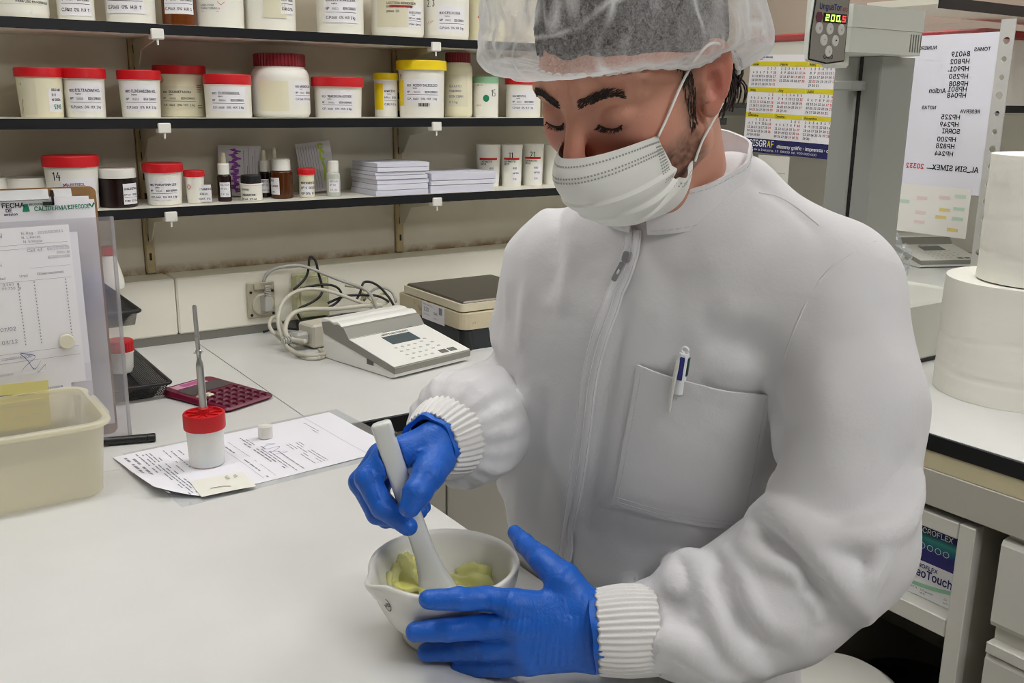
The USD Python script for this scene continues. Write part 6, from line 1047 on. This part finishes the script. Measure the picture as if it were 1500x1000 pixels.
# ---- trousers and shoes, out of the picture below
TROU = M('trouser_cotton', (214, 214, 212), 0.9)
def trousers_sdf(p):
    d = ell(p, (.825, .866, .86), (.12, .17, .12), np.stack([BF, BL, [0, 0, 1]], 1))
    for s_ in (-1, 1): b_ = np.array([.830, .868, .85])+BL*.095*s_; d = sm(d, chain(p, [b_, b_*[1, 1, 0]+[.0, 0, .47]+BF*.02, b_*[1, 1, 0]+[.03, .01, .09]], [.088, .068, .056], .03), .03)
    return d
part(man, 'trousers', nets(trousers_sdf, [.58, .6, .03], [1.02, 1.12, .99], .011), TROU, True)
for s_ in (-1, 1):
    b_ = np.array([.865, .880, 0])+BL*.095*s_
    part(man, 'shoe', nets(lambda p: smx(sm(chain(p, [b_+[0, 0, .075], b_-BF*.03+[0, 0, .05]], [.048, .044], .02), chain(p, [b_-BF*.03+[0, 0, .038], b_+BF*.17+[0, 0, .03]], [.04, .036], .02), .03), .002-p[:, 2], .004), b_-.25, b_+.25, .008), M('shoe_white', (222, 222, 220), 0.5), True)
# ---- head, neck: one skin
sk = nets(skin_sdf, [.46, .55, 1.27], [.93, 1.0, 1.68], .0021)
def skin_colour(m):
    q = to_head(m.vertices); n_ = meshkit.noise(q*38, 1); n2 = meshkit.noise(q*260, 4); base = np.array(lin((200, 144, 122))); red = np.array(lin((192, 108, 96))); stub = np.array(lin((92, 68, 54))); pale = np.array(lin((210, 160, 138)))
    ay = np.abs(q[:, 1]); c = base+(pale-base)*np.clip((n_-.4)*1.2, 0, 1)[:, None]*.5
    mix = lambda c, k, w: c+(k-c)*np.clip(w, 0, 1)[:, None]
    c = mix(c, red, .55*np.exp(-(((q[:, 0]-.07)/.04)**2+((ay-.035)/.03)**2+((q[:, 2]+.02)/.022)**2))); c = mix(c, red, .75*np.exp(-(((q[:, 0]-.112)/.02)**2+(ay/.02)**2+((q[:, 2]+.028)/.02)**2)))
    ear = np.exp(-(((q[:, 0]+.010)/.022)**2+((q[:, 2])/.034)**2))*np.clip((ay-.074)/.006, 0, 1); c = mix(c, np.array(lin((176, 88, 78))), .6*ear)
    beard = np.clip((-.012-q[:, 2]+.25*(q[:, 0]-.02)*(-1))/.03, 0, 1)*np.clip((q[:, 2]+.125)/.03, 0, 1)*np.clip((q[:, 0]-.004)/.012, 0, 1); side = np.exp(-(((q[:, 0]-.022)/.014)**2+((q[:, 2]-.0)/.04)**2))*np.clip((ay-.055)/.01, 0, 1)
    c = mix(c, stub, (.80*np.maximum(beard, side))*(.45+.9*n2)); c = mix(c, np.array(lin((150, 96, 84))), .35*np.exp(-(((q[:, 0]-.088)/.02)**2+((ay-.033)/.017)**2+((q[:, 2]-.004)/.010)**2)))
    return c
SKIN = usdkit.material(stage, '/World/Looks/skin', {'at': ('attribute', dict(attribute='tone')), 'tc': ('texture_coordinate', {}), 'n': ('noise_texture', dict(scale=420.0, detail=3.0)), 'b': ('bump', dict(strength=0.5, distance=0.0006)), 'p': ('principled_bsdf', dict(roughness=0.48, specular_ior_level=0.4, subsurface_weight=0.12, subsurface_scale=0.006, subsurface_radius=(1, .35, .2)))}, [('at.color', 'p.base_color'), ('tc.object', 'n.vector'), ('n.fac', 'b.height'), ('b.normal', 'p.normal')], surface='p.BSDF')
body = part(man, 'body', sk, SKIN, True); vcol(body, 'tone', skin_colour(sk))
HAIR = M('dark_hair', (44, 34, 28), 0.55); BROW = M('brow_hair', (40, 28, 22), 0.7)
def head_fn(p): return head_local(p)
def hair_sdf(q):
    d = ell(q, (-.016, 0, .050), (.104, .082, .096)); n_ = meshkit.noise(q*[60, 60, 40], 7)-.5; d = d-.004*n_
    line = np.interp(q[:, 0], [-.12, -.06, -.03, .0, .02, .05, .09], [-.045, -.050, -.012, .034, .040, .053, .058]); return smx(d, line-q[:, 2], .006)
hm = nets(hair_sdf, [-.14, -.10, -.08], [.11, .10, .16], .0028); hm.vertices = of_head(hm.vertices); hr = part(man, 'hair', hm, HAIR, True)
rg = np.random.default_rng(3); st = []
for k in range(420):
    th = rg.uniform(0, 2*np.pi); ph = rg.uniform(.15, 1.35); dv = np.array([math.cos(th)*math.sin(ph), math.sin(th)*math.sin(ph), math.cos(ph)]); tang = np.cross(dv, [.3, 1, .2])+rg.normal(0, .35, 3); pts = []
    for j in range(6): e = dv+tang*.10*(j-2.5)*.5; e /= np.linalg.norm(e); pts.append(np.array([-.016, 0, .050])+e*np.array([.104, .082, .096])*(1.012+.018*rg.random()))
    st.append(tube(of_head(np.array(pts)), .0011, 4))
for k in range(70):   # nape curls and sideburn
    for sgn in (1,):
        if True: p0 = np.array([-.045-.04*rg.random(), .050+.014*rg.random(), .0-.03*rg.random()]); p1 = p0+[-.010*rg.random(), .003*rg.random(), -.016]; p2 = p1+[.002+.012*rg.random(), .002-.006*rg.random(), -.012]
        st.append(tube(of_head(spline([p0, p1, p2], 6)), .0010, 4))
def on_head(pts, off=0.0):      # points of the head's own frame pushed on to the skin along their line from the head's middle
    out = []
    for p in np.atleast_2d(np.asarray(pts, float)):
        o = np.array([.0, 0, p[2]*.9]); d = p-o; t_ = .3
        for _ in range(60): t_ += head_local((o+d*t_)[None])[0]*-0.0-(head_local((o+d*t_)[None])[0]-off)/np.linalg.norm(d)*.7
        out.append(o+d*t_)
    return np.array(out)
SB = on_head([(.018+.016*rg.random()-.012*q_, (1 if k % 2 else -1)*.075, .038-.07*q_) for k, q_ in enumerate(rg.random(240)**1.3)], .0004)
for p0 in SB: st.append(tube(of_head(np.array([p0, p0+[.0012, 0, -.0035], p0+[.003*rg.random(), -.0006*np.sign(p0[1]), -.0075]])), np.array([.0005, .0004, .00015]), 4))
part(hr, 'strand', st, HAIR, True, kind='stuff')
for s_ in (1, -1):
    bl = on_head([(.10, s_*y, z) for y, z in ((.010, .0285), (.020, .0315), (.030, .0340), (.041, .0355), (.050, .0345), (.058, .0310))], .0008); bc = spline(bl, 40); hairs = []
    for k in range(260):
        i = rg.integers(0, 38); p0 = bc[i]+np.array([0, 0, rg.uniform(-.0042, .0042)*(1-.5*abs(i/38-.35))]); d = (bc[min(i+3, 39)]-bc[i])*rg.uniform(.9, 1.8)+np.array([.0, 0, rg.uniform(.001, .004)]); pts = np.array([p0, p0+d*.5+[.0012, 0, .0002], p0+d+[.0006, 0, -.0006]]); hairs.append(tube(of_head(pts), np.array([.00045, .0004, .00012]), 4))
    part(man, 'eyebrow', hairs, BROW, True)
    ll = on_head([(.098, s_*y, z) for y, z in ((.0205, .0060), (.026, .0025), (.033, .0007), (.040, .0015), (.047, .0050))], .0004); lc = spline(ll, 30); lash = [tube(of_head(lc), .0010, 6)]
    for k in range(64): p0 = lc[rg.integers(1, 29)]; side = (p0[1]/s_-.033); L_ = rg.uniform(.5, .9); pts = np.array([p0, p0+[.0026*L_, s_*side*.12, -.0024*L_], p0+[.0048*L_, s_*side*.3, -.0032*L_]]); lash.append(tube(of_head(pts), np.array([.0004, .0003, .0001]), 4))
    part(man, 'eyelash', lash, BROW, True)
# ---- face mask
MASK = M('mask_nonwoven', (236, 236, 230), 0.75, bump=0.00015, bscale=700)
mc = np.array([(.1225, 0, -.0125), (.1365, 0, -.027), (.1335, 0, -.045), (.1185, 0, -.069), (.098, 0, -.091), (.073, 0, -.109), (.050, 0, -.117)]); msd = np.array([(.0725, .0655, -.0125), (.0665, .0670, -.034), (.0575, .0640, -.056), (.0535, .0605, -.066), (.047, .0620, -.067), (.038, .0655, -.064), (.026, .0680, -.0615)])
mcs, mss = spline(mc, 61), spline(msd, 61)
def mask_local(U, V):
    s_ = (U-.5)*2; a_ = np.abs(s_); phi = a_*np.pi/2; i = np.clip(V*60, 0, 59.999); i0 = i.astype(int); fr = (i-i0)[..., None]; C_ = mcs[i0]*(1-fr)+mcs[i0+1]*fr; S_ = mss[i0]*(1-fr)+mss[i0+1]*fr
    far = (s_ < 0)[..., None]*(1-V)[..., None]*np.array([-.014, .004, -.020]); S_ = S_+far*[1, -1, 1]; S_ = np.where((s_ < 0)[..., None], S_*[1, .86, 1]-[.010, 0, 0], S_)
    e = 2.5-1.35*np.clip(V*2.2, 0, 1)+.7*(s_ < 0); cx = np.cos(phi)**e; sx = np.sin(phi)**.95; x = S_[..., 0]+(C_[..., 0]-S_[..., 0])*cx; y = S_[..., 1]*sx*np.sign(s_); z = C_[..., 2]+(S_[..., 2]-C_[..., 2])*(1-np.cos(phi))
    pl = sum(np.clip((V-v0)/.012, 0, 1)*np.clip((v0+.16-V)/.16, 0, 1) for v0 in (.36, .54, .72))*(.0024+.0036*a_**2)+.0022*np.sin(V*17+a_*7)*np.clip((V-.45)*4, 0, 1)*np.clip(a_*2.2-.3, 0, 1)
    return np.stack([x+pl*cx, y+pl*(sx+.3)*np.sign(s_)*.7, z-.3*pl], -1)
def mask_fn(U, V): P_ = mask_local(U, V); return of_head(P_.reshape(-1, 3)).reshape(P_.shape)
mk_ = part(man, 'face_mask', sheet(91, 71, mask_fn, .0012), MASK, 50)
dots = []
def dot_row(us, vs, sz=.0008):
    for u_, v_ in zip(us, vs):
        e = .004; P0, Pu, Pv = (mask_local(np.array([x]), np.array([y]))[0] for x, y in ((u_, v_), (u_+e, v_), (u_, v_+e))); a_, b_ = Pu-P0, Pv-P0; a_ /= np.linalg.norm(a_); b_ -= a_*(a_@b_); b_ /= np.linalg.norm(b_); n_ = np.cross(a_, b_); n_ = n_ if n_[0]*P0[0]+n_[1]*P0[1] > 0 else -n_; c0 = P0+n_*.0009
        q = [c0+a_*sz+b_*sz, c0-a_*sz+b_*sz, c0-a_*sz-b_*sz, c0+a_*sz-b_*sz]; m = mesh_of(of_head(np.array(q)), [(0, 1, 2), (0, 2, 3)]); dots.append(m)
for v0 in (.055, .135, .165): us = np.linspace(.06, .955, 74); dot_row(us, np.full(74, v0))
for u0 in (.905, .920, .935, .950): vs = np.linspace(.10, .42, 12); dot_row(np.full(12, u0), vs)
for u0 in (.94, .96): vs = np.linspace(.70, .96, 10); dot_row(np.full(10, u0), vs)
part(mk_, 'embossed_dots', dots, M('emboss_grey', (168, 168, 162), 0.8), False, kind='stuff')
for s_, pts in ((1, [(.0725, .0665, -.0125), (.056, .0715, .003), (.036, .0755, .020), (.018, .0790, .031), (-.002, .086, .040), (-.020, .089, .030)]), (1, [(.026, .0685, -.0615), (.014, .0725, -.046), (.002, .0780, -.034), (-.012, .084, -.020)]), (-1, [(.0585, -.0625, -.0325), (.056, -.0705, -.004), (.036, -.0765, .020), (.012, -.082, .034)]), (-1, [(.026, -.0685, -.0615), (.010, -.075, -.044), (-.012, -.084, -.020)])):
    part(mk_, 'ear_loop', tube(of_head(spline(pts, 24)), .0013, 8), MASK, True)
# ---- gloves
NITRILE = usdkit.material(stage, '/World/Looks/nitrile', {'tc': ('texture_coordinate', {}), 'n': ('noise_texture', dict(scale=60.0, detail=6.0, roughness=0.65, distortion=0.6)), 'b': ('bump', dict(strength=0.9, distance=0.0022)), 'p': ('principled_bsdf', dict(base_color=lin((24, 98, 200)), roughness=0.42, specular_ior_level=0.45))}, [('tc.object', 'n.vector'), ('n.fac', 'b.height'), ('b.normal', 'p.normal')], surface='p.BSDF')
def bones(p, pts, rs, k=.004): return chain(p, pts, rs, k)
m_off = lambda p: mortar_sdf(p)-.0105
def touch(x, y, d): q = hit(m_off, [x], [y])[0]; return q if depth_of(q) < 1.3 else at(x, y, d)
Lf = {'index': ([at(754, 884, 1.000), at(712, 876, 1.012), touch(672, 877, 1.02), touch(628, 878, 1.03)], [.0142, .0128, .0120, .0105]), 'middle': ([at(762, 916, .999), at(708, 918, 1.014), touch(658, 922, 1.03), touch(609, 925, 1.04)], [.0145, .0134, .0126, .0110]),
      'ring': ([at(767, 946, 1.001), at(715, 950, 1.020), touch(670, 953, 1.04), touch(625, 955, 1.06)], [.0140, .0126, .0118, .0104]), 'little': ([at(776, 969, 1.004), at(735, 976, 1.022), at(703, 978, 1.035), at(672, 977, 1.050)], [.0130, .0112, .0100, .0088])}
LW = [at(870, 896, 1.004), at(872, 916, .999), at(872, 938, 1.000), at(870, 958, 1.006)]
LT = [at(852, 882, 1.006), at(826, 850, 1.010), at(793, 819, 1.035), at(768, 796, 1.070), at(754, 780, 1.092)]
L_WR = []
for k in range(15):
    x0, y0 = 742+6*k, 876+1.5*k; L_WR.append([(748+5.5*k, 866+.6*k), (742+6.5*k, 888+3*k), (735+7.4*k, 915+3*k)])
for k in range(9): L_WR.append([(790+9*k, 905), (784+10*k, 940), (778+11*k, 972)])
L_WR += [[(866, 870), (862, 925), (866, 980)], [(856, 872), (852, 930), (856, 978)]]
def glove_l_base(p):
    d = None
    for k, (w, (pts, rs)) in enumerate(zip(LW, Lf.values())):
        m = cone(p, w, pts[0], (.0185, .019, .0185, .0165)[k], rs[0]*1.05); d = m if d is None else sm(d, m, .012)
    fs = None
    for pts, rs in Lf.values():
        f = bones(p, pts, rs, .003); fs = f if fs is None else sm(fs, f, .0022)
    d = sm(d, fs, .006); d = sm(d, bones(p, LT, [.0185, .0185, .0135, .0110, .0085], .004), .013)
    for w in LW: d = sm(d, cone(p, w, w+(WL1-WL0)*.35, .0185, .0170), .01)
    return d
def lined(base, lines, r, h):
    Q = [spline(on(base, l), 14) for l in lines]; T_ = cKDTree(np.vstack([spline(q, 60) for q in Q]))
    def f(p):
        d = base(p); n_ = np.abs(d) < .006
        if n_.any(): e = T_.query(p[n_], distance_upper_bound=.01)[0]; d[n_] -= h*np.exp(-(np.minimum(e, .02)/r)**2)+.0010*(meshkit.noise(p[n_]*85, 3)-.5)
        return d
    return f
g = np.array([q for pts, _ in Lf.values() for q in pts]+LT+LW); part(man, 'glove', nets(lined(glove_l_base, L_WR, .0016, .0014), g.min(0)-.032, g.max(0)+.032, .0016), NITRILE, True)
part(man, 'glove_cuff', knit(at(868, 926, 1.003), at(884, 925, 1.002), .0405, .0415, 9, .0010, .001), NITRILE, True)
# right hand: thumb on the near side of the pestle, fingers curled round its far side
dpx = depth_of((PB+PT)/2)
RI = ([at(566, 672, 1.075), at(538, 700, 1.068), at(560, 742, 1.060), at(598, 771, 1.058)], [.0165, .0145, .0128, .0105])
RM = ([at(560, 668, 1.098), at(529, 706, 1.095), at(553, 752, 1.090), at(600, 766, 1.086)], [.0160, .0138, .0122, .0102]); RR = ([at(562, 672, 1.120), at(535, 716, 1.118), at(566, 758, 1.108), at(614, 748, 1.098)], [.0150, .0130, .0115, .0100]); RL = ([at(575, 680, 1.135), at(552, 722, 1.132), at(585, 755, 1.120), at(620, 742, 1.108)], [.0135, .0115, .0102, .0092])
RT = [at(640, 672, 1.075), at(628, 694, 1.052), at(612, 720, 1.036), at(600, 742, 1.033)]
RW = [at(640, 645, 1.090), at(636, 656, 1.105), at(640, 664, 1.118)]
def glove_r_base(p):
    d = None
    for w, (pts, rs) in zip((RW[0], RW[0]*.5+RW[1]*.5, RW[1], RW[2]), (RI, RM, RR, RL)):
        m = cone(p, w, pts[0], .0205, rs[0]*1.03); d = m if d is None else sm(d, m, .012)
    fs = None
    for pts, rs in (RI, RM, RR, RL): f = bones(p, pts, rs, .004); fs = f if fs is None else sm(fs, f, .0022)
    d = sm(d, fs, .005); d = sm(d, bones(p, RT, [.0215, .0178, .0150, .0120], .006), .008)
    for w in RW: d = sm(d, cone(p, w, w-FR*.05, .021, .020), .012)
    q = pestle_sdf(p)-.0004; return smx(d, -q, .002)
R_WR = [[(604, 722), (618, 732)], [(602, 730), (614, 738)], [(598, 690), (610, 676), (622, 668)], [(560, 695), (575, 690)], [(575, 722), (590, 716)], [(545, 690), (552, 710), (556, 728)], [(600, 668), (612, 660), (630, 664)], [(630, 690), (642, 700)]]
g = np.array(RI[0]+RM[0]+RR[0]+RL[0]+RT+RW); part(man, 'glove', nets(lined(glove_r_base, R_WR, .0016, .0013), g.min(0)-.05, g.max(0)+.05, .0016), NITRILE, True)
part(man, 'glove_cuff', knit(WR0+FR*.006, WR0-FR*.012, .0355, .0345, 7, .0016, .002), NITRILE, True)
# ---- hair net
NET = usdkit.material(stage, '/World/Looks/hair_net', {'tc': ('texture_coordinate', {}), 'n': ('voronoi_texture', dict(feature='distance_to_edge', scale=13.0)), 'n2': ('noise_texture', dict(scale=330.0, detail=2.0, roughness=0.8, distortion=1.0)), 'dn': ('noise_texture', dict(scale=5.0, detail=2.0)), 'dv': ('vector_math', dict(math_type='scale', scale=0.12)), 'da': ('vector_math', dict(math_type='add')), 'cm': ('map_range', dict(from_min=0.44, from_max=0.60, to_min=0.12, to_max=0.70, clamp=True)), 'cr0': ('map_range', dict(from_min=0.0, from_max=0.05, to_min=1.0, to_max=0.0, clamp=True)), 'cr': ('math', dict(math_type='multiply')), 'fb': ('map_range', dict(from_min=0.30, from_max=0.72, to_min=0.05, to_max=0.32, clamp=True)), 'ad': ('math', dict(math_type='add', use_clamp=True)), 'n4': ('noise_texture', dict(scale=14.0, detail=1.0)), 'n3': ('noise_texture', dict(scale=21.0, detail=1.0, roughness=0.5, distortion=0.8)), 's3': ('math', dict(math_type='subtract', value2=0.47)), 'a3': ('math', dict(math_type='absolute')), 'c3': ('map_range', dict(from_min=0.0, from_max=0.013, to_min=0.0, to_max=0.0, clamp=True)), 'lw': ('layer_weight', dict(blend=0.5)), 'pw': ('math', dict(math_type='power', value2=1.6)), 'ps': ('math', dict(math_type='multiply', value2=0.75)), 'a4': ('math', dict(math_type='add', use_clamp=True)), 'a5': ('math', dict(math_type='add', use_clamp=True)),
    't': ('transparent_bsdf', {}), 'd': ('diffuse_bsdf', dict(color=(.88, .88, .88))), 'tl': ('translucent_bsdf', dict(color=(.85, .85, .85))), 'm1': ('mix_closure', dict(fac=0.45)), 'm2': ('mix_closure', {})},
    [('tc.object', 'dn.vector'), ('dn.color', 'dv.vector1'), ('tc.object', 'da.vector1'), ('dv.vector', 'da.vector2'), ('da.vector', 'n.vector'), ('tc.object', 'n2.vector'), ('n.distance', 'cr0.value'), ('cr0.result', 'cr.value1'), ('n4.fac', 'cm.value'), ('tc.object', 'n4.vector'), ('cm.result', 'cr.value2'), ('n2.fac', 'fb.value'), ('cr.value', 'ad.value1'), ('fb.result', 'ad.value2'), ('d.BSDF', 'm1.closure1'), ('tl.BSDF', 'm1.closure2'), ('tc.object', 'n3.vector'), ('n3.fac', 's3.value1'), ('s3.value', 'a3.value1'), ('a3.value', 'c3.value'), ('lw.facing', 'pw.value1'), ('pw.value', 'ps.value1'), ('ad.value', 'a4.value1'), ('c3.result', 'a4.value2'), ('a4.value', 'a5.value1'), ('ps.value', 'a5.value2'), ('a5.value', 'm2.fac'), ('t.BSDF', 'm2.closure1'), ('m1.closure', 'm2.closure2')], surface='m2.closure')
def net_rim(th):
    c, s_ = np.cos(th), np.sin(th); z = np.interp(c, [-1, -.6, -.15, .1, .35, .7, 1.0], [-.034, -.018, .024, .026, .030, .046, .051]); return np.stack([-.012+np.where(c > 0, .103, .104)*c, .086*s_, z], -1)
def net_fn(U, V):
    th = U*2*np.pi; R0 = net_rim(th); c, s_ = np.cos(th), np.sin(th); fold = np.cos(th*38+2*np.sin(th*5)); ax = np.where(c > 0, .146+.026*np.abs(c)**2, .138); ay = .116+.004*s_
    w = np.clip(V/.22, 0, 1); w = np.sin(w*np.pi/2)**.8; ph = np.clip((V-.16)/.84, 0, 1)*np.pi/2; cr = np.cos(ph)**.62; zt_ = .182; n1 = meshkit.noise(np.stack([c*2.6, s_*2.6, V*5], -1), 3)-.5; n2 = meshkit.noise(np.stack([c*7, s_*7, V*9], -1), 8)-.5; n3 = np.abs(meshkit.noise(np.stack([c*9+V*4, s_*9, V*5], -1), 12)-.5)*2-.3
    rx = R0[..., 0]*(1-w)+(-.012+ax*c*(cr+.0))*w; ry = R0[..., 1]*(1-w)+ay*s_*cr*w; z0 = R0[..., 2]; sag = -.005*np.sin(np.clip(V/.20, 0, 1)*np.pi)*np.clip(c*1.2, .15, 1)
    z = z0+sag+w*np.where(c > 0, .016+.018*np.abs(c), .012)*(1-.6*np.sin(ph))+(zt_-z0)*np.sin(ph)**1.0; k = 1+(.030*fold*np.exp(-V/.09)*np.clip(V*30, 0, 1))+.12*n1*np.clip(V*6, 0, 1)+.06*n2*np.clip(V*6, 0, 1)+.05*n3*np.clip(V*5, 0, 1)
    return of_head(np.stack([-.012+(rx+.012)*k, ry*k, z+.012*n2*np.clip(V*5, 0, 1)], -1).reshape(-1, 3)).reshape(U.shape+(3,))
part(man, 'hair_net', sheet(241, 90, net_fn, 0), NET, True)
rimq = of_head(net_rim(np.linspace(0, 2*np.pi, 160))+np.stack([.0015*np.cos(np.linspace(0, 2*np.pi, 160)*41)]*3, 1)); part(man, 'elastic_band', tube(rimq, .0022, 8), M('net_band', (232, 230, 228), 0.85), True)
# ---- four-colour pen in the pocket
def pp(x, y, o): q = on(torso_folded, [(x, y)]); return q[0]+normal_at(torso_folded, q)[0]*o
p0, p1 = pp(1005, 512, .0085), pp(996, 572, .0062); ax_ = (p0-p1); Lp = np.linalg.norm(ax_); ax_ /= Lp; nn = normal_at(torso_folded, p1[None])[0]; pm = frame_mat(p1, np.cross(ax_, nn), ax_); pm = np.c_[pm[:, 0], -pm[:, 2], pm[:, 1], pm[:, 3]]
t = thing('pen', 'white four-colour pen with a blue slider clipped into the chest pocket', 'pen', mat=pm); PW = M('pen_white', (232, 234, 236), 0.3)
part(t, 'barrel', lathe([(0, 0), (.0050, 0), (.0054, Lp*.30), (.0058, Lp*.34), (.0058, Lp*.92), (.0050, Lp*.98), (0, Lp*.985)], 24), PW, 30); part(t, 'blue_slider', T(box(-.0026, .0026, -.0070, -.0045, Lp*.36, Lp*.92, .0008), (0, 0, 0)), M('pen_blue', (24, 30, 120), 0.35), False); part(t, 'green_slider', box(.0042, .0066, -.003, .003, Lp*.45, Lp*.9, .0008), M('pen_dark', (30, 60, 60), 0.35), False)
part(t, 'top_ring', T(tube(np.array([(.0034*math.cos(q), 0, .0034*math.sin(q)) for q in np.linspace(0, 2*np.pi, 20)]), .0014, 8, False), (0, 0, Lp*.985+.003)), PW, True)
inv = np.linalg.inv(pm); cl = np.array([(inv @ np.append(pp(x, y, o), 1))[:3] for x, y, o in ((998, 522, .0125), (993, 545, .0135), (988, 572, .0115), (983, 598, .0095))]); part(t, 'clip', tube(spline(cl, 24), np.linspace(.0024, .0017, 24), 8), M('pen_clip', (214, 214, 206), 0.35), True)
